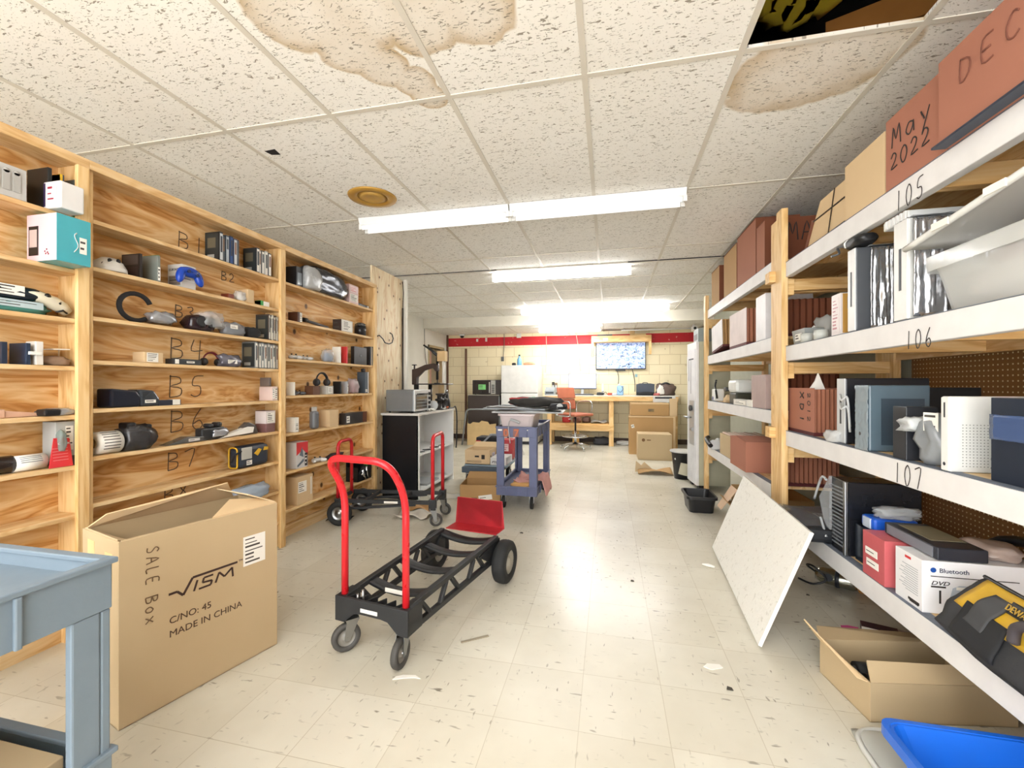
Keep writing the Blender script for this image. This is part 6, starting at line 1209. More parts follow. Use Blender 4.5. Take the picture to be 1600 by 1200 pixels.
m = M(); m.box(0, W, 0, .005, 0, H); m.box(0, W, D-.005, D, 0, H); m.box(0, .005, .005, D-.005, 0, H); m.box(W-.005, W, .005, D-.005, 0, H); m.box(0, W, 0, D, 0, .005); m.build('carton_walls', CARDL, o); m = M(); m.box(.12, .17, -.001, 0, .08, .1); m.box(.2, .24, -.001, 0, .06, .11); m.box(W, W+.001, .03, .06, .05, .1); m.box(.02, .2, -.001, 0, .02, .024); m.box(.02, .2, -.001, 0, .035, .039); m.build('printed_marks', INK, o); sticker((W+.0006, .1, .03), (0,1,0), (0,0,1), .12, .09, o, 4, P('#D8CBD6', .6)); flap([(W, D, H), (0, D, H), (.02, D+.08, H+.05), (W-.02, D+.08, H+.05)], mt=CARDL)
o = thing('red_carton', 'red printed carton on the dark blue dolly behind the white box', 'box', (DX0+.30, DY0_+.47, z)); m = M(); m.box(0, .2, 0, .2, 0, .24); m.build('box_body', P('#B8252C', .4), o, bev=.002); sticker((.09, -.0006, .1), (1,0,0), (0,0,1), .06, .09, o, 3, P('#E6C9C4', .5), P('#B8252C', .5))
o = thing('white_carton', 'long white box with black printing on the front of the dark blue dolly', 'box', (DX0+.33, DY0_+.06, z)); m = M(); m.box(0, .19, 0, .3, 0, .085); m.build('box_body', P('#EAE8E4', .4), o, bev=.002); text('PTG', (.02, -.0008, .022), (1,0,0), (0,0,1), .035, INK, o, shear=.2, off=.001)
o = thing('flat_boxes', 'large white flat pack leaning on the red carton on the dark blue dolly', 'flat pack', (DX0+.34, DY0_+.69, z)); m = M(); R = Matrix.Rotation(-.75, 4, 'Y'); m.box(-.27, -.23, 0, .3, 0, .0); 
m = M(); m.prism([(.0, 0), (.04, 0), (-.2, .33), (-.24, .33)][::1], 0, .3, axis=1); 
m = M(); m.prism([(.18, 0), (.24, 0), (.06, .36), (.0, .34)], 0, .2, axis=1); m.build('pack_body', P('#DAD8D2', .5), o, bev=.003); m = M(); m.prism([(.15, .04), (.17, .04), (.03, .31), (.01, .3)], -.001, .0, axis=1); m.build('edge_print', INK, o)
o = thing('black_case', 'black and red case leaning behind the beige carton on the dark blue dolly', 'case', (DX0+.02, DY0_+.5, z)); m = M(); m.box(.0, .26, 0, .22, 0, .26); m.build('case_body', BLACKM, o, bev=.01); m = M(); m.box(-.001, .06, -.003, .0, .13, .22); m.build('red_side', REDP, o); m = M(); m.bar((.1, -.01, .2), (.2, -.008, .3), .03, .02); m.bar((.16, .1, .285), (.34, .1, .285), .05, .02); m.build('grey_bars', GREY, o)
q = onZ(745, 790, 0); o = thing('open_carton', 'low open brown box on the floor in front of the purple grey cart', 'carton', (-1.5, 4.22, .001), .12); W, D, H = .42, .34, .17
m = M(); m.box(0, W, 0, .005, 0, H); m.box(0, W, D-.005, D, 0, H); m.box(0, .005, .005, D-.005, 0, H); m.box(W-.005, W, .005, D-.005, 0, H); m.box(0, W, 0, D, 0, .005); m.build('carton_walls', CARDD, o); m = M(); m.box(.12, .18, -.001, 0, .02, .04); m.build('printed_marks', INK, o); flap([(W, D, H), (0, D, H), (.03, D+.02, H+.07), (W-.1, D+.02, H+.07)], mt=CARDD); sticker((.2, -.0006, .01), (1,0,.15), (0,0,1), .14, .05, o, 1)
# ================================================================== BACK OF THE ROOM
# fridge
FY = 8.55
a = onY(783, 571, FY); b = onY(840, 571, FY)
o = thing('refrigerator', 'white two door refrigerator with a green leaf sticker against the back wall', 'refrigerator', (a.x, FY, 0)); W = b.x-a.x; H = a.z
m = M(); m.box(0, W, .05, .68, .04, H); m.build('cabinet', P('#EDEBE2', .35), o, bev=.01); m = M(); m.box(0, W, 0, .048, H-.56, H); m.build('freezer_door', P('#F4F2EC', .3), o, bev=.012); m = M(); m.box(0, W, 0, .048, .06, H-.575); md = m.build('door', P('#F4F2EC', .3), o, bev=.012)
m = M(); m.tube(smooth([(W*.62, -.002, H-.8), (W*.75, -.003, H-.68), (W*.92, -.002, H-.64), (W*.8, -.003, H-.75), (W*.62, -.002, H-.8)]), .006, flat=.3); m.build('leaf_sticker', P('#6FB58C', .4), md)
for z0, z1 in ((H-.5, H-.3), (H-.95, H-.6)): m = M(); m.box(.015, .035, -.03, -.02, z0, z1); m.box(.015, .035, -.02, 0, z0, z0+.02); m.box(.015, .035, -.02, 0, z1-.02, z1); m.build('door_handle', WHITE, o)
m = M(); m.box(.03, W-.03, .02, .6, 0, .06); m.build('base_grille', DARK, o)
o = thing('spray_bottle', 'blue bottle standing on top of the refrigerator', 'bottle', (a.x+W*.45, FY+.2, H+.001)); m = M(); m.lathe([(.045, 0), (.05, .02), (.045, .13), (.018, .17), (.018, .2)], (0,0,0), 2, 18); m.build('bottle_body', P('#79B7E0', .2), o); m = M(); m.lathe([(.02, .2), (.02, .225), (.001, .226)], (0,0,0), 2, 14); m.build('cap', BLACK, o)
m = M(); m.blob((a.x+W*.72, FY+.2, H+.001), (.22, .12, .07), 161, .3); tag(m.build('snack_bag', P('#E0A27E', .4)), 'orange and white snack bag lying on top of the refrigerator', 'snack bag')
m = M(); m.blob((a.x+W*.3, FY+.2, H+.001), (.08, .1, .06), 162, .3); tag(m.build('black_cup', BLACK), 'small black lump beside the blue bottle on the refrigerator', 'cup')
# mini fridge and microwave
MY = 8.62
a = onY(731, 617, MY); b = onY(780, 617, MY); W = b.x-a.x
o = thing('mini_fridge', 'small dark brown refrigerator under the microwave', 'refrigerator', (a.x, MY, 0)); H = a.z
m = M(); m.box(0, W, .04, .55, .02, H-.012); m.build('cabinet', P('#2C2320', .4), o, bev=.006); m = M(); m.box(0, W-.01, 0, .038, .03, H-.02); m.build('door', P('#3A2D28', .35), o, bev=.006); m = M(); m.box(-.005, W+.005, -.005, .55, H-.0115, H); m.build('top_panel', P('#C9C2B4', .4), o); m = M(); m.box(W-.008, W+.002, -.004, .06, .1, H-.03); m.build('edge_strip', P('#BFC4C6', .3), o)
a2 = onY(738, 594, MY+.03); b2 = onY(782, 594, MY+.03)
o = thing('microwave', 'dark microwave with a green notice on its door', 'microwave oven', (a2.x, MY+.03, H+.001)); W = b2.x-a2.x; HH = a2.z-H
m = M(); m.box(0, W, .02, .4, .01, HH); m.build('oven_body', P('#3A302C', .4), o, bev=.004); m = M(); m.box(.005, W*.66, 0, .02, .02, HH-.01); d_ = m.build('door', P('#2A201C', .2), o, bev=.003); sticker((W*.22, -.001, HH*.35), (1,0,0), (0,0,1), W*.26, HH*.35, d_, 3, P('#7FD07A', .5)); m = M(); m.box(W*.66, W*.82, -.003, .02, .02, HH-.01); m.build('control_panel', P('#B9B5AC', .35), o); m = M(); [m.box(W*.69, W*.79, -.005, -.003, .05+.035*k, .07+.035*k) for k in range(5)]; m.build('keypad', DARK, o); m = M(); m.box(W*.6, W*.63, -.02, 0, .04, HH-.04); m.build('door_handle', P('#CFCBC2', .3), o)
for xx in (.04, W-.04): m = M(); m.cyl((xx, .1, 0), (xx, .1, .011), .015, seg=8); m.build('foot', BLACK, o)
a = onY(730, 545, 9.2); m = M(); m.box(-.02, .02, -.02, .02, 0, a.z); tag(m.build('wood_strip', P('#6E4A34', .7), loc=(a.x-.03, 9.2, 0), rotz=.0), 'brown wooden strip standing against the block wall left of the microwave', 'wood strip')
# folding table frame and torn board
FT = 8.15
a = onY(722, 690, FT)
o = thing('folding_table', 'grey tube frame of a folded table standing before the mini fridge', 'table frame', (a.x, FT, 0)); b = onY(770, 640, FT); W = b.x-a.x+.25; H = b.z
m = M(); m.tube(fillet([(0, 0, .012), (.09, 0, H), (W, 0, H+.01)], .09), .017, 10); m.tube([(W-.1, .02, .012), (W-.1, .02, H-.01)], .014); m.build('tube_frame', P('#9DA3A6', .35, .5), o); m = M(); m.box(W*.55, W+.1, .03, .3, H+.03, H+.055); m.build('table_top', LGREY, o); m = M(); m.tube([(W*.55, .04, H+.02), (W+.08, .04, H+.02)], .012); m.build('hinge_bar', STEEL, o)
a = onY(730, 690, FT+.1); b = onY(771, 655, FT+.1); W = b.x-a.x+.05
m = M(); m.prism([(0, 0), (W, 0), (W, .44), (W*.78, .42), (W*.72, .47), (W*.5, .49), (W*.42, .45), (W*.2, .46), (W*.1, .42), (0, .44)], 0, .012, axis=1); tag(m.build('torn_board', P('#E6C58E', .7), loc=(a.x, FT+.1, 0)), 'tan board with a torn top edge standing behind the grey tube frame', 'board')
# workbench
DYF = 8.6; a = onY(851, 617, DYF); b = onY(1060, 618, DYF); BX0, BX1, BZ = a.x, b.x, 1.0
o = thing('workbench', 'long wooden workbench with a white top along the back wall', 'workbench', (BX0, DYF, 0)); L = BX1-BX0; DD = .62
m = M(); m.box(0, L, 0, DD, BZ-.02, BZ); m.build('bench_top', P('#EFE9DC', .4), o, bev=.002); m = M(); m.box(0, L, 0, .04, BZ-.11, BZ-.021); m.build('front_rail', PINEX, o); m = M(); m.box(0, L, DD-.04, DD, BZ-.11, BZ-.021); m.build('rear_rail', PINEX, o)
for x in (.09, L*.515, L-.05):
    for y, nm in ((.042, 'leg'), (DD-.135, 'leg')): m = M(); m.box(x-.045, x+.045, y, y+.09, 0, BZ-.0215); m.build(nm, PINEV, o, bev=.003)
m = M(); m.box(.136, L*.515-.046, .03, DD-.08, .42, .44); m.build('lower_shelf', PINEX, o); m = M(); m.box(.03, L*.515+.05, .0, .04, .30, .42); m.build('shelf_rail', PINEX, o); m = M(); m.box(.55, .68, .1, .14, 0, .3); m.build('shelf_support', P('#D9A95C', .6), o)
def bench(px, dy=.25): return onY(px, 610, DYF+dy).x
def onbench(px, dy=.25): return (bench(px, dy), DYF+dy, BZ+.001)
o = thing('printer', 'small grey label printer at the left end of the workbench', 'printer', onbench(860, .3)); m = M(); m.box(-.1, .1, -.14, .14, 0, .02); m.prism([(-.14, .02), (.14, .02), (.14, .14), (.02, .16), (-.14, .08)], -.1, .1, axis=0); m.build('printer_body', P('#8E979D', .35), o, bev=.008); m = M(); m.box(-.08, .08, -.142, -.139, .03, .06); m.build('paper_slot', DARK, o)
for k, px in enumerate((864.5, 869)): o = thing('canister', ('left dark canister beside the label printer', 'right brown canister beside the label printer')[k], 'canister', onbench(px, .5)); m = M(); m.box(-.028, .028, -.03, .03, 0, .27-.02*k); m.build('canister_body', (P('#33302C', .4), P('#7A6048', .4))[k], o, bev=.006); m = M(); m.box(-.02, .02, -.031, -.03, .05, .2); m.build('label', LGREY, o)
o = thing('desk_cup', 'small black trophy shaped cup in front of the monitor left edge', 'cup', onbench(877, .3)); m = M(); m.lathe([(.03, 0), (.03, .01), (.008, .02), (.008, .07), (.035, .11), (.03, .13)], (0,0,0), 2, 16); m.build('cup_body', BLACK, o)
def screen(name, label, cat, c, W, H, col, stand=True, th=.04):
    o = thing(name, label, cat, c); z0 = .12 if stand else 0
    m = M(); m.box(-W/2, W/2, 0, th, z0, z0+H); m.build('bezel', P('#2A2B2F', .4), o, bev=.004)
    return o, z0
a = onY(888, 583, 9.0); b = onY(932, 607, 9.0)
o, z0 = screen('monitor', 'computer monitor showing a white window on the workbench', 'monitor', ((a.x+b.x)/2, 9.0, BZ+.001), b.x-a.x, a.z-b.z, None); z0 = .12; W, H = b.x-a.x, a.z-b.z
def EMT(c, e):
    t = NT('lit_screen'); t.base(c, .3); t.b.inputs['Emission Color'].default_value = rgb(c); t.b.inputs['Emission Strength'].default_value = e; return t.m
m = M(); m.box(-W/2+.01, W/2-.01, -.002, 0, z0+.02, z0+H-.01); m.box(-W*.42, W*.46, -.003, -.002, z0+.05, z0+H*.8, 1); m.box(-W/2+.012, W/2-.012, -.003, -.002, z0+H*.85, z0+H*.9, 2); m.box(-W*.2, W*.25, -.004, -.003, z0+H*.35, z0+H*.39, 3); m.build('display', [EMT('#C9D4F2', .3), EMT('#FBFBFF', .35), EMT('#9FA6B8', .25), EMT('#E6B9B4', .3)], o)
m = M(); m.box(-.03, .03, .01, .03, .0, z0); m.box(-.11, .11, -.05, .1, 0, .012); m.build('stand', LGREY, o, bev=.003)
o = thing('keyboard', 'keyboard in front of the computer monitor on the workbench', 'keyboard', onbench(912, .18)); m = M(); m.box(-.2, .2, -.07, .07, 0, .02); m.build('keyboard_base', DARK, o, bev=.004); m = M(); [m.box(-.19+.045*i, -.155+.045*i, -.06+.028*j, -.04+.028*j, .02, .027) for i in range(8) for j in range(4)]; m.build('keys', GREY, o)
o = thing('desk_scale', 'small black gadget with wires right of the keyboard on the workbench', 'gadget', onbench(938, .2)); m = M(); m.blob((0, 0, 0), (.14, .1, .06), 171, .3); m.build('gadget_body', BLACK, o); m = M(); m.tube(smooth([(.05, 0, .02), (.1, .03, .06), (.14, 0, .02)]), .006); m.build('wire', DARK, o)
o = thing('white_dispenser', 'white bottle shape in front of the wall right of the monitor', 'bottle', onbench(942, .42)); m = M(); m.lathe([(.05, 0), (.05, .03), (.02, .06), (.018, .22), (.001, .23)], (0,0,0), 2, 16); m.build('bottle_body', WHITE, o); m = M(); m.lathe([(.022, .06), (.022, .08)], (0,0,0), 2, 14); m.build('collar', GREY, o)
for k, (px, c, l) in enumerate(((953.5, '#B9503A', 'small red and dark piece on the workbench left of the blue bottle'), (960, '#D9DDE4', 'white paper heap on the workbench left of the blue bottle'))): m = M(); m.blob(onbench(px, .2), (.1, .08, .05), 173+k, .35); tag(m.build(('red_piece', 'paper_heap')[k], P(c, .5)), l, ('gadget', 'paper')[k])
o = thing('blue_bottle', 'big pale blue jug on the workbench under the wall screen', 'jug', onbench(969, .3)); m = M(); m.box(-.065, .065, -.06, .06, 0, .19); m.build('jug_body', P('#8EBBE6', .25), o, bev=.02); m = M(); m.cyl((-.02, 0, .19), (-.02, 0, .225), .02); m.build('cap', WHITE, o); m = M(); m.tube(smooth([(.03, -.06, .17), (.05, -.1, .12), (.0, -.075, .06), (-.04, -.07, .1)]), .005); m.build('cord', DARK, o)
o = thing('black_briefcase', 'dark grey laptop case standing open on the workbench', 'case', onbench(1008, .38)); m = M(); m.prism([(-.17, 0), (.17, 0), (.18, .22), (.1, .235), (-.1, .235), (-.17, .215)], -.02, .03, axis=1); m.build('case_lid', P('#3D4450', .45), o, bev=.006); m = M(); m.tube(smooth([(-.05, .0, .235), (-.03, .0, .25), (.03, 0, .25), (.05, 0, .235)]), .007); m.build('handle', BLACK, o)
m = M(); m.blob(onbench(1008, .15), (.3, .14, .07), 177, .35); tag(m.build('cable_heap', BLACKM), 'heap of black cables in front of the dark grey laptop case', 'cables')
m = M(); m.blob(onbench(1026, .03), (.1, .06, .05), 178, .3); tag(m.build('red_pouch', P('#C46A66', .7)), 'small red pouch beside the heap of black cables', 'pouch')
o = thing('backpack', 'brown and white bag heaped at the right end of the workbench', 'bag', onbench(1040, .25)); m = M(); m.blob((0, 0, 0), (.34, .28, .24), 179, .25); m.build('bag_body', P('#6E5A50', .7, var=.3), o); m = M(); m.blob((-.1, -.07, .02), (.14, .16, .19), 180, .3); m.build('white_part', PAPER, o); m = M(); m.tube(smooth([(-.12, -.05, .19), (0, -.08, .24), (.13, -.04, .17)]), .018); m.build('strap', BLACK, o)
o = thing('white_device', 'white machine with a dark slotted top hanging at the right front of the workbench', 'machine', (bench(1038, -.18), DYF-.18, .0)); m = M(); m.box(-.19, .19, -.05, .14, .88, .99); m.build('machine_body', P('#E4E4E0', .4), o, bev=.004); m = M(); m.box(-.17, .13, -.052, -.048, .95, .985); m.build('dark_slot', DARK, o); m = M(); m.box(-.18, -.14, .0, .1, 0, .88); m.box(.14, .18, .0, .1, 0, .88); m.build('stand_leg', LGREY, o)
for k, px in enumerate((885, 902, 916)): m = M(); m.blob((bench(px, .25), DYF+.25, .4415), (.16, .16, .12), 185+k, .3); tag(m.build('stored_bag', P(('#C9302C', '#8A5A48', '#6A4A3C')[k], .6)), ('red lump', 'brown lump', 'dark brown lump')[k]+' stored on the lower shelf of the workbench', 'stored thing')
m = M(); m.sheet(lambda u, v: (bench(938, .2)-.18+.3*u, DYF+.1+.3*v, .465+.03*abs(math.sin(4*u+v))), 10, 8, th=.02); tag(m.build('newspaper_pile', P('#B9B4AC', .7)), 'pile of grey newspapers on the lower shelf of the workbench', 'newspapers')
m = M(); m.blob((bench(940, .3), DYF+.3, .001), (.3, .2, .16), 190, .25); tag(m.build('dark_sack', P('#4A4C54', .7)), 'dark grey sack on the floor under the workbench', 'sack')
m = M(); m.blob((bench(975, .3), DYF+.35, .001), (.3, .18, .08), 191, .25); tag(m.build('white_sack', P('#D9D6D0', .6)), 'white bundle on the floor under the workbench by the middle leg', 'bundle')
# wall shelf with the screen under it
TY = 9.18; a = onY(931, 533.5, TY); b = onY(1009, 577, TY); W, H = b.x-a.x, a.z-b.z
o = thing('wall_screen', 'large wall screen showing a busy pale blue picture', 'television', ((a.x+b.x)/2, TY, b.z)); m = M(); m.box(-W/2, W/2, 0, .069, 0, H); m.build('bezel', P('#26272C', .4), o, bev=.004)
t = NT('screen_picture'); n1 = t.noise(t.mp((9, 1, 12)), 1.6, 4, .65, 1.2); c = t.ramp(n1, ((.36, '#141A30'), (.42, '#7C94CC'), (.52, '#A4BCE8'), (.6, '#D9E4FF'), (.66, '#C07878'))); t.base(c, .3); t.l(c, t.b.inputs['Emission Color']); t.b.inputs['Emission Strength'].default_value = .35
m = M(); m.box(-W/2+.015, W/2-.015, -.002, 0, .02, H-.015); m.build('display', t.m, o); m = M(); m.box(-.1, .1, .01, .04, -.03, 0); m.build('sensor_bar', BLACK, o)
a = onY(924, 523, 8.95); b = onY(1018, 533, 8.95)
o = thing('wall_shelf', 'wooden wall shelf mounted above the large wall screen', 'shelf', (a.x, 8.93, b.z)); W = b.x-a.x
m = M(); m.box(0, W, 0, .315, .0, .125); m.build('shelf_box', PINEX, o, bev=.003)
for x, zz, w_ in ((.0, -.3, .05), (W-.05, -.26, .05)): m = M(); m.prism([(.0, .0), (.05, 0), (.05, zz), (.0, zz)], 0.02, .07, axis=1); m.v = [Vector((p.x+x, p.y, p.z)) for p in m.v]; m.build('bracket', PINEV, o, bev=.004)
m = M(); m.box(W*.2, W*.28, -.001, 0, .03, .08); m.build('white_label', PAPER, o)
zt = b.z+.126
for k, (px, sx, sz, c, l) in enumerate(((945, .3, .03, '#4A4A55', 'flat dark case with a wire lying left on the wall shelf'), (988, .09, .09, '#D9B27A', 'small wooden block on the wall shelf'), (1000, .22, .035, '#E6C088', 'short wooden board lying right on the wall shelf'))):
    p = onY(px, 520, 9.02); m = M(); m.box(-sx/2, sx/2, -.05, .1, 0, sz); tag(m.build(('flat_case', 'wood_block', 'wood_board')[k], P(c, .6), loc=(p.x, 9.02, zt), bev=.003), l, ('case', 'wood block', 'board')[k])
# cords and small fittings on the back wall
for k, (px0, py0, px1, py1, l) in enumerate(((853, 515, 852, 590, 'thin pale cord hanging down the back wall right of the refrigerator'), (899, 516, 907, 580, 'thin pale cord down the back wall above the monitor'), (787, 510, 786, 562, 'thin grey cord down the back wall to a switch left of the refrigerator'), (988, 577, 992, 612, 'dark cord below the wall screen'), (964, 578, 966, 600, 'short cord with a plug below the middle of the wall screen'))):
    p0 = onY(px0, py0, 9.235); p1 = onY(px1, py1, 9.235); mid = (p0+p1)/2+Vector((.02, 0, 0)); cable('wall_cable', l, [p0, mid, p1], .007, P(('#CFC7B4', '#CFC7B4', '#8A8478', '#3A3A3C', '#55585A')[k], .5))
for k, (px, py, w, h, c, l) in enumerate(((851.5, 587, .06, .12, '#E6DFCC', 'white outlet box on the wall right of the refrigerator'), (785.5, 561, .06, .1, '#6A6A6A', 'grey switch box on the wall left of the refrigerator'), (994, 587, .05, .06, '#9FC6CE', 'small pale blue plate on the wall under the screen'), (811, 521, .1, .2, '#F2EFE6', 'white box on the red stripe above the refrigerator'), (746, 532, .04, .06, '#F2EFE6', 'left small white bracket on the red stripe'), (760, 531, .04, .08, '#F2EFE6', 'right small white bracket on the red stripe'))):
    p = onY(px, py, YB); m = M(); m.box(-w/2, w/2, -.03, -.0005, -h/2, h/2); tag(m.build('wall_plate', P(c, .5), loc=(p.x, YB, p.z), bev=.004), l, 'wall fitting')
p = onY(722, 513, 9.1); o = thing('ceiling_camera', 'white dome security camera under the ceiling at the back left corner', 'security camera', (p.x, 9.1, ZC2)); m = M(); m.lathe([(.06, -.001), (.06, -.03), (.05, -.04)], (0,0,0), 2, 20); m.build('camera_base', WHITE, o); m = M(); m.lathe([(.045, -.04), (.035, -.075), (.001, -.085)], (0,0,0), 2, 20); m.build('dome', P('#1C1C20', .1), o)
p = onY(1084, 514, 8.6); o = thing('ceiling_camera', 'white bullet camera at the right end of the conduit near the cabinet', 'security camera', (p.x, 8.6, ZC2)); m = M(); m.box(-.04, .04, -.12, .06, -.12, -.04); m.build('camera_body', WHITE, o, bev=.008); m = M(); m.cyl((0, 0, -.04), (0, 0, -.001), .02); m.build('bracket', WHITE, o); m = M(); m.cyl((0, -.125, -.08), (0, -.12, -.08), .025); m.build('lens', BLACK, o)
cable('hanging_cable', 'thin dark cord hanging down the white left wall beside the doorway', [(XL2+.02, 7.95, 2.33), (XL2+.02, 7.97, 1.95), (XL2+.02, 8.02, 1.7), (XL2+.02, 8.12, 1.55)], .006, P('#4A4A48', .5))
# drafting chair
o = thing('drafting_chair', 'tall rust brown leather drafting chair with chrome arms at the workbench', 'chair', (-.605, 8.1, 0), .0); LEA = P('#B4694E', .4, var=.15); SZ = .68
for k in range(5):
    a = 2*PI*k/5+.3; m = M(); m.tube([(0, 0, .12), (.15*math.cos(a), .15*math.sin(a), .095), (.29*math.cos(a), .29*math.sin(a), .06)], [.02, .018, .013], 10); m.tube([(.29*math.cos(a), .29*math.sin(a), .06), (.295*math.cos(a), .295*math.sin(a), .002)], .014, 8); m.build('leg', CHROME, o)
m = M(); m.cyl((0, 0, .1), (0, 0, .35), .024); m.build('base_column', CHROME, o); m = M(); m.cyl((0, 0, .35), (0, 0, SZ-.06), .017); m.build('gas_lift', BLACK, o)
m = M(); m.tube([(.24*math.cos(2*PI*k/32), .24*math.sin(2*PI*k/32), .25) for k in range(32)], .011, 8, closed=True); [m.cyl((0, 0, .25), (.24*math.cos(a), .24*math.sin(a), .25), .008, seg=8) for a in (0, 2.1, 4.2)]; m.build('foot_ring', CHROME, o)
ca_ = .9   # seat faces right and a little toward the viewer
R = Matrix.Rotation(-.8, 4, 'Z')
m = M(); m.box(-.24, .25, -.23, .23, SZ-.05, SZ, mat=R); m.build('seat', LEA, o, bev=.022)
for k, (z0, z1) in enumerate(((SZ+.06, SZ+.26), (SZ+.265, SZ+.48))):
    m = M(); m.prism([(-.26-.05*(z0-SZ), z0), (-.22-.05*(z0-SZ), z0), (-.24-.1*(z1-SZ), z1), (-.28-.1*(z1-SZ), z1)], -.21, .21, axis=1, mat=R); m.build('back_cushion', LEA, o, bev=.02)
for s in (-1, 1): m = M(); m.tube([R @ Vector(p) for p in smooth([(.14, s*.25, SZ-.05), (.17, s*.26, SZ+.1), (.15, s*.26, SZ+.2), (.05, s*.26, SZ+.22), (-.22, s*.26, SZ+.2), (-.27, s*.255, SZ+.12), (-.26, s*.25, SZ-.02), (-.2, s*.24, SZ-.05), (.14, s*.25, SZ-.05)], 3)], .012, 8); m.build('armrest', CHROME, o)
m = M(); m.bar(R @ Vector((-.15, 0, SZ-.055)), R @ Vector((.15, 0, SZ-.055)), .1, .012); m.bar(R @ Vector((0, -.24, SZ-.06)), R @ Vector((0, .24, SZ-.06)), .05, .012); m.tube([(.0, .0, SZ-.09), (-.12, -.1, SZ-.11)], .007); m.build('seat_mount', CHROME, o)
# cartons right of the bench
BY = 7.75; a = onY(983, 650, BY); b = onY(1055, 711, BY)
o = thing('flat_carton', 'large upright brown carton with printed arrows right of the workbench', 'carton', (a.x, BY, 0)); W = b.x-a.x; H = .665
m = M(); m.box(0, W, 0, .26, .0, H); m.build('carton_body', CARDD, o, bev=.003); m = M(); [m.box(W*.42+.035*k, W*.42+.035*k+.012, -.001, 0, H*.3, H*(.42+.05*min(k, 2))) for k in range(4)]; m.build('printed_arrows', INKS, o); sticker((W*.06, -.0008, H*.68), (1,0,.3), (-.3,0,1), .05, .06, o, 1); m = M(); m.box(W-.03, W+.004, -.002, .26, .0, H); m.build('taped_edge', CARDL, o)
m = M(); m.box(-.01, W, -.004, .0, H-.02, H+.004); m.build('top_edge', CARDL, o)
o = thing('flat_carton', 'low brown carton lying on top of the large upright carton', 'carton', (a.x+.03, BY+.03, H+.006)); m = M(); m.box(0, W-.12, 0, .5, 0, .215); m.build('carton_body', CARDD, o, bev=.003); sticker((W*.38, -.0008, .07), (1,0,0), (0,0,1), .1, .05, o, 3, P('#8A7450', .7)); m = M(); m.box(-.003, W-.117, -.002, .0, .2, .22); m.build('top_edge', CARDL, o)
m = M(); m.box(-.06, .06, 0, .04, .0, .3); o = m.build('tan_board', CARDL, loc=(a.x+W-.025, BY+.03, H+.006)); tag(o, 'narrow tan board standing beside the low carton on the large upright carton', 'board')
SY = 7.2; a = onY(997, 680, SY); b = onY(1050, 718, SY)
o = thing('carton_box', 'small square brown carton in front of the large upright carton', 'carton', (a.x, SY, 0)); m = M(); m.box(0, b.x-a.x, 0, .4, 0, .415); m.build('carton_body', CARD, o, bev=.003); m = M(); m.lathe([(.026, 0), (.001, .001)], ((b.x-a.x)*.16, -.0002, .32), 1, 18); m.box((b.x-a.x)*.26, (b.x-a.x)*.38, -.001, 0, .312, .328); m.build('printed_mark', P('#7C5A34', .8), o)
q = onZ(1026, 740, 0); o = thing('torn_cardboard', 'torn brown cardboard pieces on the floor before the small carton', 'cardboard', (q.x, q.y, 0)); m = M(); m.sheet(lambda u, v: (-.25+.45*u, -.12+.3*v, .012+.05*abs(math.sin(3*u+1.5*v))), 14, 8, th=.004); m.build('cardboard_sheet', CARDD, o); m = M(); m.prism([(-.28, .01), (-.1, .01), (-.06, .06), (-.16, .15), (-.2, .1), (-.27, .16)], .02, .026, axis=1); m.build('torn_flap', CARD, o)
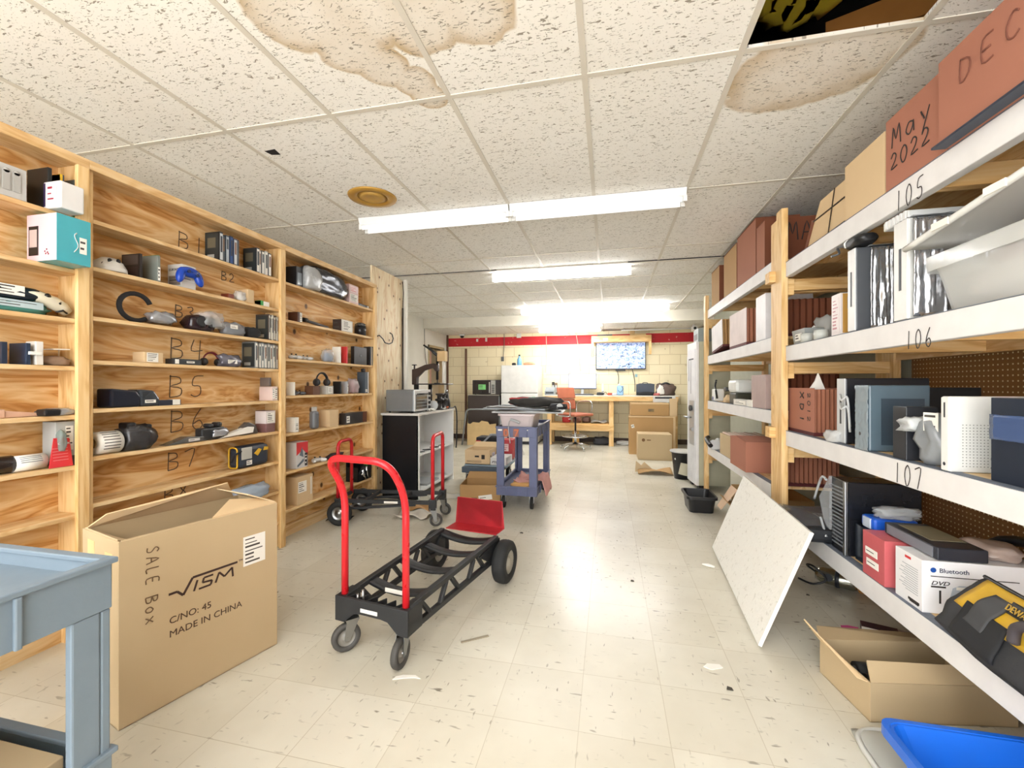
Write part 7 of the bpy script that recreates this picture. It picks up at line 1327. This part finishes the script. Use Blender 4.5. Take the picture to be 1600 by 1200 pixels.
o = thing('trash_bin', 'black bin with white contents beside the white steel cabinet', 'bin', (.93, 5.9, 0)); m = M(); m.lathe([(.1, 0), (.135, .33), (.15, .335), (.15, .36), (.13, .36), (.125, .33), (.095, .01), (.0001, .01)], (0,0,0), 2, 24); m.build('bin_shell', P('#222326', .4), o); m = M(); m.lathe([(.151, .34), (.156, .35), (.151, .362)], (0,0,0), 2, 24); m.build('white_rim', P('#D9D9D6', .3), o); m = M(); m.blob((0, 0, .2), (.2, .2, .14), 195, .2); m.build('rubbish', PAPER, o); m = M(); m.prism([(-.07, .08), (.05, .05), (.07, .2), (-.04, .22)], -.14, -.12, axis=1); m.build('printed_label', P('#C9C2A8', .6), o)
# white steel cabinet with a lock
o = thing('steel_cabinet', 'tall narrow white steel cabinet with a lever handle and keypad lock', 'cabinet', (1.01, 5.27, 0), .09); HC = 1.70
aim = math.atan2(.16, .06)
m = M(); m.box(0, .34, 0, .38, .05, HC); m.build('cabinet_body', P('#BDBBA2', .5), o, bev=.004)
m = M(); m.box(-.03, -.001, .0, .38, .05, HC); dr = m.build('door', P('#F0F0F2', .35), o, bev=.004)
m = M(); m.box(-.034, -.03, .04, .34, .1, HC-.08); m.build('door_panel', P('#E6E7EC', .35), dr)
m = M(); m.box(-.038, -.0305, .06, .26, .5, 1.02); m.build('lock_plate', P('#C6C7C8', .3, .4), dr)
m = M(); m.lathe([(.035, 0), (.035, .02), (.02, .03), (.001, .03)], (-.066, .16, .93), 0, 18); m.build('keypad_lock', P('#54565A', .3, .5), dr)
m = M(); m.tube([(-.038, .18, .82), (-.08, .18, .82), (-.085, .31, .82)], .011); m.build('lever_handle', STEEL, dr); m = M(); m.box(-.05, -.038, .12, .2, .66, .7); m.build('lower_lock', P('#A9AAAC', .3, .5), dr)
m = M(); m.box(-.036, -.0345, .2, .208, 1.1, 1.5); m.box(-.036, -.0345, .1, .3, HC-.2, HC-.185); m.box(-.036, -.0345, .29, .3, HC-.45, HC-.185); m.build('dark_groove', P('#3A3C42', .5), dr)
m = M(); m.box(-.02, .1, .381, .43, HC-.35, HC-.15); m.build('hasp', P('#DDDEDC', .4), o)
for y in (.05, .33): m = M(); m.box(.0, .06, y-.04, y+.04, 0, .05); m.build('foot', BLACK, o)
o = thing('grey_box', 'small grey box with a dark opening on top of the white steel cabinet', 'box', (1.01, 5.32, HC+.001)); m = M(); m.box(0, .16, 0, .28, 0, .16); m.build('box_body', P('#8E9A98', .5), o, bev=.004); m = M(); m.box(-.001, .0, .05, .25, .03, .1); m.build('dark_opening', BLACK, o)
